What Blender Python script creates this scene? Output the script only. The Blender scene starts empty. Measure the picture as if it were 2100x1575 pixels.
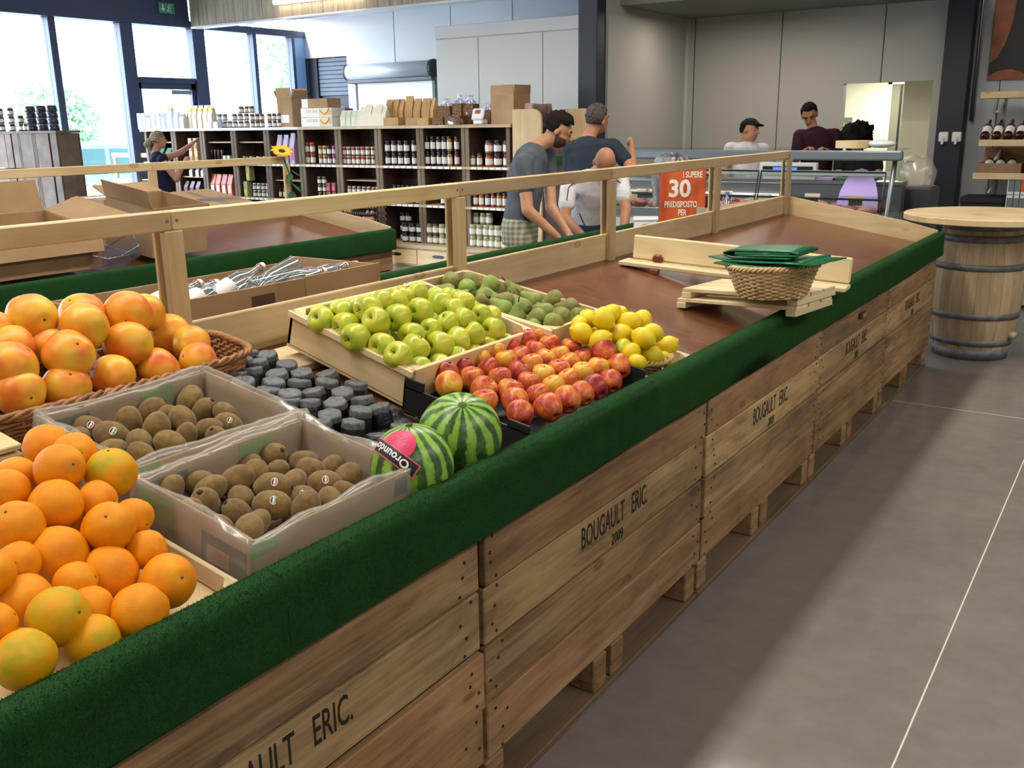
import bpy, bmesh, math, random
from mathutils import Vector, Matrix, noise
random.seed(7)
PI = math.pi
scn = bpy.context.scene
col = scn.collection
# ---------------------------------------------------------------- camera
FPX, PITCH, ROLL, YAW = 1953.6256, 0.2672, -0.0146, 0.5924
CAM = Vector((1.0795, 0.0, 1.5164))
FW = Vector((-math.sin(YAW)*math.cos(PITCH), math.cos(YAW)*math.cos(PITCH), -math.sin(PITCH)))
_r0 = Vector((math.cos(YAW), math.sin(YAW), 0)); _u0 = _r0.cross(FW)
RT = math.cos(ROLL)*_r0 + math.sin(ROLL)*_u0
UP = -math.sin(ROLL)*_r0 + math.cos(ROLL)*_u0
cd = bpy.data.cameras.new('camera'); cam = bpy.data.objects.new('camera', cd); col.objects.link(cam)
cd.sensor_width = 36.0; cd.lens = FPX/2100*36.0; cd.clip_start = 0.05; cd.clip_end = 200
M = Matrix.Identity(4)
for i, v in enumerate((RT, UP, -FW)):
    for k in range(3): M[k][i] = v[k]
M.translation = CAM
cam.matrix_world = M
scn.camera = cam
# ---------------------------------------------------------------- world, exposure
scn.view_settings.view_transform = 'Standard'; scn.view_settings.look = 'None'
scn.view_settings.gamma = 1.0; scn.view_settings.use_curve_mapping = False
scn.view_settings.exposure = -0.3
w = bpy.data.worlds.new('sky'); scn.world = w; w.use_nodes = True
nt = w.node_tree; bg = nt.nodes['Background']
sky = nt.nodes.new('ShaderNodeTexSky'); sky.sky_type = 'NISHITA'; sky.sun_disc = False
sky.sun_elevation = math.radians(48); sky.sun_rotation = math.radians(200); sky.dust_density = 3.0; sky.air_density = 1.0
mixw = nt.nodes.new('ShaderNodeMix'); mixw.data_type = 'RGBA'; mixw.inputs[0].default_value = 0.35
mixw.inputs[7].default_value = (0.55, 0.62, 0.72, 1)
nt.links.new(sky.outputs[0], mixw.inputs[6]); nt.links.new(mixw.outputs[2], bg.inputs[0])
bg.inputs[1].default_value = 6.0

def area(name, loc, size, energy, color, rot=(0, 0, 0)):
    l = bpy.data.lights.new(name, 'AREA'); l.shape = 'RECTANGLE'; l.size = size[0]; l.size_y = size[1]
    l.energy = energy; l.color = color
    o = bpy.data.objects.new(name, l); col.objects.link(o); o.location = loc; o.rotation_euler = rot
    return o
# ---------------------------------------------------------------- pixel -> place helpers (frame 2100 x 1575)
def ray(px, py): return FW + (px-1050)/FPX*RT - (py-787.5)/FPX*UP
def onX(px, py, v): d = ray(px, py); return CAM + d*((v-CAM.x)/d.x)
def onY(px, py, v): d = ray(px, py); return CAM + d*((v-CAM.y)/d.y)
def onZ(px, py, v): d = ray(px, py); return CAM + d*((v-CAM.z)/d.z)
def onD(px, py, D): return CAM + ray(px, py)*D
DK0, DKS = 0.755, 0.171
def deckz(x): return DK0 - DKS*x
def onDeck(px, py, h=0.0):
    d = ray(px, py); t = (DK0 - DKS*CAM.x + h - CAM.z)/(d.z + DKS*d.x); return CAM + d*t
def fwd(p): return (Vector(p)-CAM).dot(FW)
# ---------------------------------------------------------------- materials
def lin(c):
    if isinstance(c, str):
        c = c.lstrip('#'); c = [int(c[i:i+2], 16)/255 for i in (0, 2, 4)]
    return tuple((x/12.92 if x <= .04045 else ((x+.055)/1.055)**2.4) for x in c[:3]) + (1,)
MATS = {}
class NT:
    def __init__(s, name):
        s.m = bpy.data.materials.new(name); s.m.use_nodes = True; s.n = s.m.node_tree.nodes; s.l = s.m.node_tree.links
        s.b = s.n['Principled BSDF']
    def node(s, t, **k):
        x = s.n.new(t)
        for a, v in k.items(): setattr(x, a, v)
        return x
    def link(s, a, b): s.l.new(a, b)
    def coords(s, scale=(1, 1, 1), rnd=True, kind='Object'):
        tc = s.node('ShaderNodeTexCoord'); mp = s.node('ShaderNodeMapping'); mp.inputs['Scale'].default_value = scale
        s.link(tc.outputs[kind], mp.inputs['Vector'])
        if rnd:
            oi = s.node('ShaderNodeObjectInfo'); mu = s.node('ShaderNodeMath', operation='MULTIPLY'); mu.inputs[1].default_value = 37.0
            s.link(oi.outputs['Random'], mu.inputs[0])
            cb = s.node('ShaderNodeCombineXYZ')
            for i in range(3): s.link(mu.outputs[0], cb.inputs[i])
            s.link(cb.outputs[0], mp.inputs['Location'])
        return mp.outputs[0]
    def noise(s, vec, scale, detail=4, rough=.55, dist=0.0):
        n = s.node('ShaderNodeTexNoise'); n.inputs['Scale'].default_value = scale; n.inputs['Detail'].default_value = detail
        n.inputs['Roughness'].default_value = rough; n.inputs['Distortion'].default_value = dist
        s.link(vec, n.inputs['Vector']); return n.outputs['Fac']
    def ramp(s, fac, stops):
        r = s.node('ShaderNodeValToRGB'); e = r.color_ramp.elements
        while len(e) > 1: e.remove(e[-1])
        e[0].position = stops[0][0]; e[0].color = lin(stops[0][1])
        for p, c in stops[1:]:
            x = e.new(p); x.color = lin(c)
        s.link(fac, r.inputs[0]); return r.outputs[0]
    def mix(s, fac, a, b, blend='MIX'):
        m = s.node('ShaderNodeMix', data_type='RGBA', blend_type=blend)
        for i, v in ((0, fac), (6, a), (7, b)):
            if isinstance(v, (int, float)): m.inputs[i].default_value = v
            elif isinstance(v, (str, tuple)): m.inputs[i].default_value = lin(v)
            else: s.link(v, m.inputs[i])
        return m.outputs[2]
    def math(s, op, a, b=None):
        m = s.node('ShaderNodeMath', operation=op)
        for i, v in ((0, a), (1, b)):
            if v is None: continue
            if isinstance(v, (int, float)): m.inputs[i].default_value = v
            else: s.link(v, m.inputs[i])
        return m.outputs[0]
    def base(s, c, rough=.6, metal=0, spec=.5):
        if isinstance(c, (str, tuple)): s.b.inputs['Base Color'].default_value = lin(c)
        else: s.link(c, s.b.inputs['Base Color'])
        if isinstance(rough, (int, float)): s.b.inputs['Roughness'].default_value = rough
        else: s.link(rough, s.b.inputs['Roughness'])
        s.b.inputs['Metallic'].default_value = metal; s.b.inputs['Specular IOR Level'].default_value = spec
        return s
    def bump(s, h, strength=.3, dist=.01):
        b = s.node('ShaderNodeBump'); b.inputs['Strength'].default_value = strength; b.inputs['Distance'].default_value = dist
        s.link(h, b.inputs['Height']); s.link(b.outputs[0], s.b.inputs['Normal']); return s
    def rand(s):
        return s.node('ShaderNodeObjectInfo').outputs['Random']
def plain(name, c, rough=.6, metal=0, spec=.5, var=0.0):
    if name in MATS: return MATS[name]
    t = NT(name)
    if var:
        n = t.noise(t.coords((1, 1, 1)), 6, 3)
        c1 = tuple(max(0, x*(1-var)) for x in hexf(c)); c2 = tuple(min(1, x*(1+var)) for x in hexf(c))
        t.base(t.ramp(n, [(.3, c1), (.7, c2)]), rough, metal, spec)
    else: t.base(c, rough, metal, spec)
    MATS[name] = t.m; return t.m
def hexf(c):
    if isinstance(c, str):
        c = c.lstrip('#'); return tuple(int(c[i:i+2], 16)/255 for i in (0, 2, 4))
    return c
def glassmat(name, tint='#ffffff', refl=.08, rough=.02, diff=0.0, dcol='#ffffff'):
    t = NT(name); out = t.n['Material Output']
    tr = t.node('ShaderNodeBsdfTransparent'); tr.inputs[0].default_value = lin(tint)
    gl = t.node('ShaderNodeBsdfGlossy'); gl.inputs['Roughness'].default_value = rough
    mx = t.node('ShaderNodeMixShader'); mx.inputs[0].default_value = refl
    t.link(tr.outputs[0], mx.inputs[1]); t.link(gl.outputs[0], mx.inputs[2])
    last = mx.outputs[0]
    if diff:
        df = t.node('ShaderNodeBsdfDiffuse'); df.inputs[0].default_value = lin(dcol)
        m2 = t.node('ShaderNodeMixShader'); m2.inputs[0].default_value = diff
        t.link(last, m2.inputs[1]); t.link(df.outputs[0], m2.inputs[2]); last = m2.outputs[0]
    t.link(last, out.inputs[0]); MATS[name] = t.m; return t.m
def emit(name, c, strength):
    t = NT(name); t.base(c, .5); t.b.inputs['Emission Color'].default_value = lin(c); t.b.inputs['Emission Strength'].default_value = strength
    MATS[name] = t.m; return t.m
def wood(name, c0, c1, c2, axis='y', gs=9.0, rough=.6, knots=True, bump=.25, stain=None):
    t = NT(name); sc = [gs, gs, gs]; sc['xyz'.index(axis)] = gs*.09
    v = t.coords(tuple(sc)); g = t.noise(v, 2.2, 6, .6, 1.2)
    v2 = t.coords((1, 1, 1)); big = t.noise(v2, 3.0, 3)
    c = t.ramp(g, [(.25, c0), (.5, c1), (.75, c2)])
    fs_ = [gs*5, gs*5, gs*5]; fs_['xyz'.index(axis)] = gs*.12; fine = t.noise(t.coords(tuple(fs_)), 2.0, 4, .7, .5)
    c = t.mix(.38 if bump > .3 else .2, c, t.ramp(fine, [(.35, c0), (.65, c2)]))
    c = t.mix(.35, c, t.ramp(big, [(.3, c0), (.7, c2)]))
    if knots:
        ks = {'y': [.4, 3.0, 6.5], 'x': [2.4, 2.0, 4.5], 'z': [3.0, 3.0, 2.4]}[axis]
        vo = t.node('ShaderNodeTexVoronoi'); vo.inputs['Scale'].default_value = 1.0
        t.link(t.coords(tuple(ks)), vo.inputs['Vector'])
        kf = t.ramp(vo.outputs['Distance'], [(.0, '#ffffff'), (.05, '#8a8a8a'), (.066, '#ffffff'), (.12, '#000000')])
        c = t.mix(t.math('MULTIPLY', kf, .65), c, stain or c0)
    if bump > .45:
        st_ = [4.0, 4.0, 6.0]; st_['xyz'.index(axis)] = 1.3; sn_ = t.noise(t.coords(tuple(st_)), 1.6, 6, .7, .8)
        c = t.mix(t.ramp(sn_, [(.47, '#000000'), (.66, '#c8c8c8')]), c, '#4a3d30')
        en_ = t.noise(t.coords((9, .5, 9)), 1.4, 5, .7); c = t.mix(t.ramp(en_, [(.54, '#000000'), (.66, '#a0a0a0')]), c, '#c9b08a')
    rn = t.rand(); hv = t.node('ShaderNodeHueSaturation'); hv.inputs['Saturation'].default_value = 1.0
    t.link(t.math('ADD', t.math('MULTIPLY', rn, .34), .80), hv.inputs['Value'])
    wn_ = t.node('ShaderNodeTexWhiteNoise', noise_dimensions='1D'); t.link(rn, wn_.inputs['W'])
    t.link(t.mix(t.math('MULTIPLY', wn_.outputs['Value'], .22 if bump > .3 else .08), c, '#8a5a3c'), hv.inputs['Color'])
    t.base(hv.outputs[0], rough, 0, .35); t.bump(g, bump, .004); MATS[name] = t.m; return t.m
# ---------------------------------------------------------------- mesh building
class MB:
    def __init__(s): s.v = []; s.f = []
    def add(s, vs, fs):
        k = len(s.v); s.v += [Vector(p) for p in vs]; s.f += [tuple(i+k for i in f) for f in fs]; return s
    def box(s, x0, x1, y0, y1, z0, z1, b=0.0, M=None):
        if b <= 0:
            vs = [(x, y, z) for z in (z0, z1) for y in (y0, y1) for x in (x0, x1)]
            fs = [(0, 2, 3, 1), (4, 5, 7, 6), (0, 1, 5, 4), (2, 6, 7, 3), (0, 4, 6, 2), (1, 3, 7, 5)]
        else:
            b = min(b, (x1-x0)*.45, (y1-y0)*.45, (z1-z0)*.45)
            vs = []; idx = {}
            X = ((x0, 1), (x1, -1)); Y = ((y0, 1), (y1, -1)); Z = ((z0, 1), (z1, -1))
            for i, (x, sx) in enumerate(X):
                for j, (y, sy) in enumerate(Y):
                    for k, (z, sz) in enumerate(Z):
                        for a, p in enumerate(((x, y+sy*b, z+sz*b), (x+sx*b, y, z+sz*b), (x+sx*b, y+sy*b, z))):
                            idx[i, j, k, a] = len(vs); vs.append(p)
            fs = []
            for i in (0, 1):
                q = [idx[i, j, k, 0] for j, k in ((0, 0), (1, 0), (1, 1), (0, 1))]; fs.append(q if i else q[::-1])
                q = [idx[j, i, k, 1] for j, k in ((0, 0), (1, 0), (1, 1), (0, 1))]; fs.append(q[::-1] if i else q)
                q = [idx[j, k, i, 2] for j, k in ((0, 0), (1, 0), (1, 1), (0, 1))]; fs.append(q if i else q[::-1])
            for i in (0, 1):
                for j in (0, 1):
                    fs.append([idx[0, i, j, 1], idx[1, i, j, 1], idx[1, i, j, 2], idx[0, i, j, 2]])
                    fs.append([idx[i, 0, j, 0], idx[i, 1, j, 0], idx[i, 1, j, 2], idx[i, 0, j, 2]])
                    fs.append([idx[i, j, 0, 0], idx[i, j, 1, 0], idx[i, j, 1, 1], idx[i, j, 0, 1]])
            for i in (0, 1):
                for j in (0, 1):
                    for k in (0, 1): fs.append([idx[i, j, k, 0], idx[i, j, k, 1], idx[i, j, k, 2]])
        if M is not None: vs = [M @ Vector(p) for p in vs]
        return s.add(vs, fs)
    def tube(s, pts, r, n=8, closed=False, cap=True):
        pts = [Vector(p) for p in pts]; N = len(pts); rs = r if isinstance(r, (list, tuple)) else [r]*N
        vs = []; prev = None
        for i, p in enumerate(pts):
            a = pts[(i-1) % N] if (closed or i > 0) else p; b = pts[(i+1) % N] if (closed or i < N-1) else p
            t = (b-a).normalized() if (b-a).length > 1e-9 else Vector((0, 0, 1))
            u = prev if prev is not None else (Vector((0, 0, 1)) if abs(t.z) < .9 else Vector((1, 0, 0)))
            u = (u - t*u.dot(t));
            if u.length < 1e-6: u = t.orthogonal()
            u.normalize(); w_ = t.cross(u); prev = u
            vs += [p + (u*math.cos(2*PI*k/n) + w_*math.sin(2*PI*k/n))*rs[i] for k in range(n)]
        fs = []
        for i in range(N if closed else N-1):
            j = (i+1) % N
            for k in range(n): fs.append((i*n+k, i*n+(k+1) % n, j*n+(k+1) % n, j*n+k))
        if cap and not closed: fs += [tuple(range(n))[::-1], tuple(range((N-1)*n, N*n))]
        return s.add(vs, fs)
    def lathe(s, prof, n=24, M=None, jit=None):
        vs = []; fs = []; rows = []
        for i, (r, z) in enumerate(prof):
            if r < 1e-6: rows.append([len(vs)]); vs.append(Vector((0, 0, z)))
            else:
                rows.append(list(range(len(vs), len(vs)+n)))
                for k in range(n):
                    a = 2*PI*k/n; p = Vector((r*math.cos(a), r*math.sin(a), z))
                    if jit: p = jit(p, i, k)
                    vs.append(p)
        for A, B in zip(rows, rows[1:]):
            for k in range(n):
                a0, a1 = A[k % len(A)], A[(k+1) % len(A)]; b0, b1 = B[k % len(B)], B[(k+1) % len(B)]
                q = [a0, a1, b1, b0]; q = [x for i, x in enumerate(q) if x not in q[:i]]
                if len(q) > 2: fs.append(tuple(q))
        if M is not None: vs = [M @ p for p in vs]
        return s.add(vs, fs)
    def prism(s, poly, z0, z1, M=None):
        n = len(poly); vs = [Vector((x, y, z0)) for x, y in poly] + [Vector((x, y, z1)) for x, y in poly]
        fs = [tuple(range(n))[::-1], tuple(range(n, 2*n))] + [(i, (i+1) % n, (i+1) % n+n, i+n) for i in range(n)]
        if M is not None: vs = [M @ p for p in vs]
        return s.add(vs, fs)
    def ball(s, c, r, n=12, M=None):
        rr = r if isinstance(r, (tuple, list, Vector)) else (r, r, r); c = Vector(c); prof = []
        vs = []; fs = []; m = max(6, n*2//3)
        tmp = MB().lathe([(math.sin(PI*i/m), -math.cos(PI*i/m)) for i in range(m+1)], n)
        vs = [Vector((p.x*rr[0], p.y*rr[1], p.z*rr[2])) for p in tmp.v]
        if M is not None: vs = [M @ p for p in vs]
        return s.add([p+c for p in vs], tmp.f)
    def off(s, o):
        o = Vector(o); s.v = [p-o for p in s.v]; return s
    def mesh(s, name, mat, smooth=False):
        me = bpy.data.meshes.new(name); me.from_pydata([tuple(p) for p in s.v], [], s.f); me.update()
        bm = bmesh.new(); bm.from_mesh(me); bmesh.ops.recalc_face_normals(bm, faces=bm.faces); bm.to_mesh(me); bm.free()
        if mat: me.materials.append(MATS[mat] if isinstance(mat, str) else mat)
        if smooth:
            for p in me.polygons: p.use_smooth = True
        return me
    def build(s, name, mat, parent=None, smooth=False, loc=None):
        return link(name, s.mesh(name, mat, smooth), parent, loc)
def link(name, me, parent=None, loc=None):
    o = bpy.data.objects.new(name, me); col.objects.link(o)
    if parent is not None: o.parent = parent
    if loc is not None: o.location = loc
    return o
def autosmooth(me, ang=40):
    for p in me.polygons: p.use_smooth = True
    try: me.set_sharp_from_angle(angle=math.radians(ang))
    except Exception: pass
def tag(o, label, cat, group=None, kind=None):
    if label: o['label'] = label
    if cat: o['category'] = cat
    if group: o['group'] = group
    if kind: o['kind'] = kind
    return o
def empty(name, loc=(0, 0, 0), rot=None, label=None, cat=None, group=None):
    o = bpy.data.objects.new(name, None); col.objects.link(o); o.location = loc; o.empty_display_size = .05
    if rot is not None:
        if isinstance(rot, Matrix): o.rotation_euler = rot.to_euler()
        else: o.rotation_euler = rot
    return tag(o, label, cat, group)
def copytree(o, parent=None, loc=None, rot=None, label=None, group=None):
    c = o.copy(); col.objects.link(c); c.parent = parent
    if loc is not None: c.location = loc
    if rot is not None: c.rotation_euler = rot
    if label: c['label'] = label
    if group: c['group'] = group
    for ch in list(o.children): copytree(ch, c)
    return c
def struct(o): o['kind'] = 'structure'; return o
ORD = ['first', 'second', 'third', 'fourth', 'fifth', 'sixth', 'seventh', 'eighth', 'ninth', 'tenth', 'eleventh', 'twelfth', 'thirteenth', 'fourteenth', 'fifteenth']
def rowlabels(pts, per=5):
    """place words for a heap: rows counted from the back (top of the picture), places from the left"""
    idx = sorted(range(len(pts)), key=lambda i: pts[i][1]); out = {}
    rows = [idx[i:i+per] for i in range(0, len(idx), per)]
    for r, row in enumerate(rows):
        row = sorted(row, key=lambda i: pts[i][0])
        for k, i in enumerate(row):
            out[i] = '%s from left, %s row from back' % (ORD[k], ORD[r])
    return out
def text(body, size, mat, parent=None, M=None, name='lettering', ext=.0006, sx=1.0, bold=0.0, align='CENTER', space=1.0):
    cu = bpy.data.curves.new(name, 'FONT'); cu.body = body; cu.size = size; cu.align_x = align; cu.align_y = 'CENTER'
    cu.extrude = ext; cu.offset = bold; cu.space_character = space; cu.resolution_u = 3
    o = bpy.data.objects.new(name, cu); dg = bpy.context.evaluated_depsgraph_get()
    col.objects.link(o); dg.update(); me = bpy.data.meshes.new_from_object(o.evaluated_get(dg)); col.objects.unlink(o); bpy.data.objects.remove(o)
    me.materials.clear(); me.materials.append(MATS[mat])
    me.transform(Matrix.Diagonal((sx, 1, 1, 1)))
    if M is not None: me.transform(M)
    return link(name, me, parent)
def frame(origin, ex, ey):
    """matrix whose local x, y run along ex, ey"""
    ex = Vector(ex).normalized(); ez = ex.cross(Vector(ey)).normalized(); ey = ez.cross(ex)
    m = Matrix.Identity(4)
    for i, v in enumerate((ex, ey, ez)):
        for k in range(3): m[k][i] = v[k]
    m.translation = Vector(origin); return m
# ---------------------------------------------------------------- large lights (rows of tubes under the hall ceiling)
WARM = (1.0, .94, .85)
ROWS = [(-1.15, 350), (3.4, 290), (-4.9, 170), (-8.6, 45)]
for rx_, en in ROWS:
    area('tube_row_light', (rx_, 2.5, 3.98), (.30, 9.5), en, WARM)
area('butchery_light', (-2.6, 9.9, 2.6), (1.6, .12), 26, (1.0, .93, .82))
area('side_room_light', (-1.7, 11.9, 2.05), (.5, .2), 40, (1.0, .97, .86))
# ---------------------------------------------------------------- materials
wood('pine', '#b39468', '#d2b88a', '#e2cfa6', 'y', 7, .55, True, .12, '#8a5a2c')
wood('pinex', '#b39468', '#d2b88a', '#e2cfa6', 'x', 7, .55, True, .12, '#8a5a2c')
wood('pinez', '#b39468', '#d2b88a', '#e2cfa6', 'z', 7, .55, False, .12)
wood('palepine', '#c4ad7c', '#dac89b', '#e8dab4', 'x', 7, .55, True, .1, '#a98a58')
wood('paleply', '#c9a871', '#dcc394', '#ead7b0', 'x', 8, .6, False, .1)
wood('paleply_y', '#c9a871', '#dcc394', '#ead7b0', 'y', 8, .6, False, .1)
wood('crate', '#46311d', '#8a6b46', '#b5946a', 'y', 9, .8, True, .5, '#3a2718')
wood('crate_pale', '#644a2b', '#a98a5c', '#cbaf80', 'y', 9, .8, True, .5, '#4a3018')
wood('crate_shaded', '#3d342a', '#5f5344', '#766955', 'y', 12, .85, False, .4)  # crate wood darkened and greyed: shading at the foot put into the colour
wood('cratez', '#4f4132', '#7d6a54', '#9a866c', 'z', 9, .8, False, .4)
wood('greywood', '#5a4e40', '#7a6c59', '#8d7e69', 'z', 10, .8, False, .3)
wood('stave', '#8a7558', '#b59d7b', '#c8b393', 'z', 8, .7, True, .3, '#6a4a2a')
t = NT('laminate'); v = t.coords((2.2, 40, 40)); g = t.noise(v, 1.6, 5, .6, .4)
t.base(t.ramp(g, [(.3, '#4f2d1c'), (.6, '#73462e')]), .27, 0, .5); MATS['laminate'] = t.m
t = NT('laminate_edge'); t.base('#3b2317', .5); MATS['laminate_edge'] = t.m
t = NT('carpet'); v = t.coords((1, 1, 1), False); n1 = t.noise(v, 420, 3, .7); n2 = t.noise(v, 14, 3)
t.base(t.mix(.5, t.ramp(n1, [(.3, '#08200d'), (.7, '#235a2b')]), t.ramp(n2, [(.3, '#11351a'), (.7, '#1c4a24')])), .95, 0, .15)
t.b.inputs['Sheen Weight'].default_value = .18; t.b.inputs['Sheen Tint'].default_value = lin('#6fae4a')
t.bump(n1, .9, .006); MATS['carpet'] = t.m
t = NT('concrete'); v = t.coords((1, 1, 1), False); n1 = t.noise(v, .9, 6, .62, .6); n2 = t.noise(v, 9, 5, .7)
t.base(t.mix(.35, t.ramp(n1, [(.3, '#6f6a64'), (.7, '#817c75')]), t.ramp(n2, [(.3, '#6a655f'), (.7, '#86817a')])), t.ramp(n2, [(.3, '#565656'), (.7, '#787878')]), 0, .4); MATS['concrete'] = t.m
plain('joint', '#c9c6bd', .7)
plain('navy', '#171d2b', .5)
plain('facade_dark', '#313e5c', .45)
plain('white_panel', '#d9dcdc', .45, 0, .4)
plain('white_gap', '#8f979c', .6)
plain('grey_panel', '#a5a39c', .6, 0, .3)
plain('grey_gap', '#4d4b48', .7)
plain('wall_pale', '#b9b7b0', .6)
plain('cream_wall', '#e0decb', .6)
plain('white_gloss', '#dfe3e6', .25)
plain('alu', '#c4cacf', .4, .25)
plain('steel', '#8e9398', .3, .9)
plain('dark_metal', '#3a3d40', .4, .8)
plain('black', '#101114', .5)
plain('black_card', '#17171b', .6)
plain('rubber', '#1b1b1d', .8)
plain('white_plastic', '#dedfe0', .35)
plain('white_paint', '#e4e5e3', .4)
plain('ink', '#17110c', .9)
plain('screw', '#9a9a98', .35, .9)
plain('nail', '#24190f', .8)
plain('paper', '#ecece8', .7)
plain('print_grey', '#70757a', .7)
plain('blue_panel', '#8fb2dc', .5)
glassmat('pane', '#f2f8ff', .05, .02)
glassmat('case_glass', '#f1f8f5', .045, .03)
glassmat('film', '#f5f3ee', .10, .22, .18, '#f0e8da')
glassmat('clear_plastic', '#e2e2ee', .16, .08, .05)
glassmat('bottle_glass', '#e2e8e8', .22, .05, .05)
emit('tube', '#fff0d8', 14); emit('tube_cool', '#fff6ea', 9); emit('lcd', '#3f63ff', 2.2); emit('case_strip', '#fff3d6', 7)
t = NT('boards'); v = t.coords((12, 12, .9), False); g = t.noise(v, 1.8, 5, .6, .8)
t.base(t.ramp(g, [(.3, '#8c8069'), (.6, '#b3a68b'), (.8, '#c4b89d')]), .6); MATS['boards'] = t.m
t = NT('cardboard'); v = t.coords((1, 1, 1)); n1 = t.noise(v, 5, 3)
t.base(t.ramp(n1, [(.3, '#9a7c5a'), (.7, '#b0926d')]), .8, 0, .2); MATS['cardboard'] = t.m
t = NT('cardboard_in'); v = t.coords((1, 1, 1)); n1 = t.noise(v, 5, 3)
t.base(t.ramp(n1, [(.3, '#7d6347'), (.7, '#94785a')]), .85, 0, .2); MATS['cardboard_in'] = t.m
# ---------------------------------------------------------------- the hall
CZ = 4.4
fl = struct(MB().box(-11.3, 6.3, -5, 13.2, -.12, 0).build('floor', 'concrete'))
MB().box(.7265, .731, -5, 10.9, 0, .0012).build('joint', 'joint', fl)
MB().box(.0, 6.2, 5.385, 5.389, 0, .0011).build('joint', 'joint', fl)
MB().box(4.4, 4.406, -5, 10.9, 0, .0012).build('joint', 'joint', fl)
struct(MB().box(-11.3, 6.3, -5, 13.2, CZ, CZ+.15).build('ceiling', plain('ceil', '#c9c7c2', .7)))
struct(MB().box(6.2, 6.35, -5, 13.2, 0, CZ).build('wall_right', 'wall_pale'))
struct(MB().box(-11.3, 6.3, -5.15, -5, 0, CZ).build('wall_rear', 'wall_pale'))
# glazed facade along x = -11
wl = struct(MB().box(-11.25, -11.0, -5, 9.68, 2.92, CZ).box(-11.25, -11.0, -5, 12.1, 0, .06).box(-11.22, -11.02, 9.68, 12.1, 2.92, 3.02).build('wall_left', 'facade_dark'))
WIN = [(6.45, 7.49), (7.59, 8.53), (8.73, 9.73), (9.95, 10.88), (10.95, 11.70)]
yy = 6.35
while yy > -4.5:
    WIN.insert(0, (yy-1.04, yy)); yy -= 1.14
for i, (a, b) in enumerate(WIN):
    wn = struct(empty('window_%d' % (i+1), (-11.1, (a+b)/2, .06)))
    nxt = WIN[i+1][0] if i+1 < len(WIN) else 11.76
    fr = MB().box(-.07, .08, b-(a+b)/2, nxt-(a+b)/2, 0, 2.86, .006)
    if i == 0: fr.box(-.07, .08, -5-(a+b)/2, a-(a+b)/2, 0, 2.86)
    fr.build('mullion', 'facade_dark', wn)
    h = (b-a)/2
    if abs(a-8.73) < .01:   # the bay with a door under a transom
        MB().box(-.06, .06, -h, h, 2.08, 2.16, .005).build('transom', 'facade_dark', wn)
        MB().box(-.012, .0, -h, h, 2.16, 2.86).build('pane', 'pane', wn)
        d = MB().box(-.03, .03, -h, -h+.07, 0, 2.08).box(-.03, .03, h-.07, h, 0, 2.08).box(-.03, .03, -h, h, 0, .1).box(-.03, .03, -h, h, 2.0, 2.08)
        d.build('door_frame', 'facade_dark', wn)
        MB().box(-.012, .0, -h+.07, h-.07, .1, 2.0).build('pane', 'pane', wn)
        MB().box(.03, .07, h-.45, h-.1, 1.93, 1.99, .01).build('door_closer', 'steel', wn)
        MB().tube([(.06, h-.14, .85), (.06, h-.14, 1.25)], .012).build('door_handle', 'steel', wn)
    else:
        MB().box(-.012, .0, -h, h, 0, 2.86).build('pane', 'pane', wn)
struct(MB().box(-11.16, -11.04, 11.76, 12.0, .06, 2.92).build('trim_1', 'blue_panel'))
# green running man sign above the windows
es = empty('exit_sign', (-10.975, 8.9, 3.16), None, 'small green escape sign with white arrow and running figure above the windows', 'sign')
es.location = onX(341, 17, -10.98)
MB().box(-.012, .012, -.13, .13, -.07, .07, .004).build('sign_plate', plain('sign_green', '#3f8f7a', .5), es)
MB().prism([(-.10, .0), (-.075, .0), (-.075, .05), (-.055, .05), (-.055, .0), (-.03, .0), (-.065, -.05)], .0125, .0145, frame((0, 0, 0), (0, 1, 0), (0, 0, 1))).build('arrow', 'white_plastic', es)
rm = MB(); fm = frame((0, 0, 0), (0, 1, 0), (0, 0, 1))
for a, b in (((.03, .02), (.02, -.02)), ((.02, -.02), (.045, -.045)), ((.02, -.02), (-.005, -.045)), ((.03, .01), (.055, .0)), ((.03, .01), (.005, .015))):
    rm.tube([fm @ Vector((a[0], a[1], .0135)), fm @ Vector((b[0], b[1], .0135))], .006, 6)
rm.ball(fm @ Vector((.035, .038, .0135)), .010, 8)
rm.box(.0125, .0145, .06, .066, -.05, .05).box(.0125, .0145, .06, .1, .045, .05)
rm.build('running_figure', 'white_plastic', es)
# back of the recess: bulkhead, dark doorway, white wall with roller door
wb = struct(MB().box(-11.2, -10.12, 12.0, 12.15, 2.60, CZ).box(-10.12, -3.9, 12.0, 12.15, 0, CZ).build('wall_back', 'white_panel'))
for gx in (-9.1, -8.0, -6.9, -5.8, -4.7): MB().box(gx-.006, gx+.006, 11.996, 12.0, 0, 3.2).build('panel_gap', 'white_gap', wb)
struct(MB().box(-11.0, -3.8, 9.72, 12.0, 3.2, 3.24).build('ceiling_recess', 'white_gloss'))
d1 = struct(empty('door_1', (-10.66, 12.04, 0)))
MB().box(-.54, -.36, -.05, .06, 0, 2.6, .005).box(-.34, -.14, -.03, .06, 0, 2.6, .005).build('door_jamb', 'navy', d1)
for k in range(9): MB().box(-.24, .54, .0, .03, 2.0+k*.066, 2.06+k*.066, .004).build('shutter_slat', plain('shutter', '#4a5866', .5), d1)
MB().box(-.24, .54, .03, .06, 0, 2.6).build('door_leaf', 'navy', d1)
cabn = empty('meter_cabinet', (-10.36, 11.8, 0), None, 'pale grey upright cabinet standing in the dark doorway behind the shelf', 'cabinet')
MB().box(-.2, .2, -.14, .14, 0, 1.82, .01).build('body', plain('cab_grey', '#a9b4bf', .5), cabn)
MB().box(-.12, -.04, -.143, -.139, 1.68, 1.74).build('notice', 'print_grey', cabn)
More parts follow.
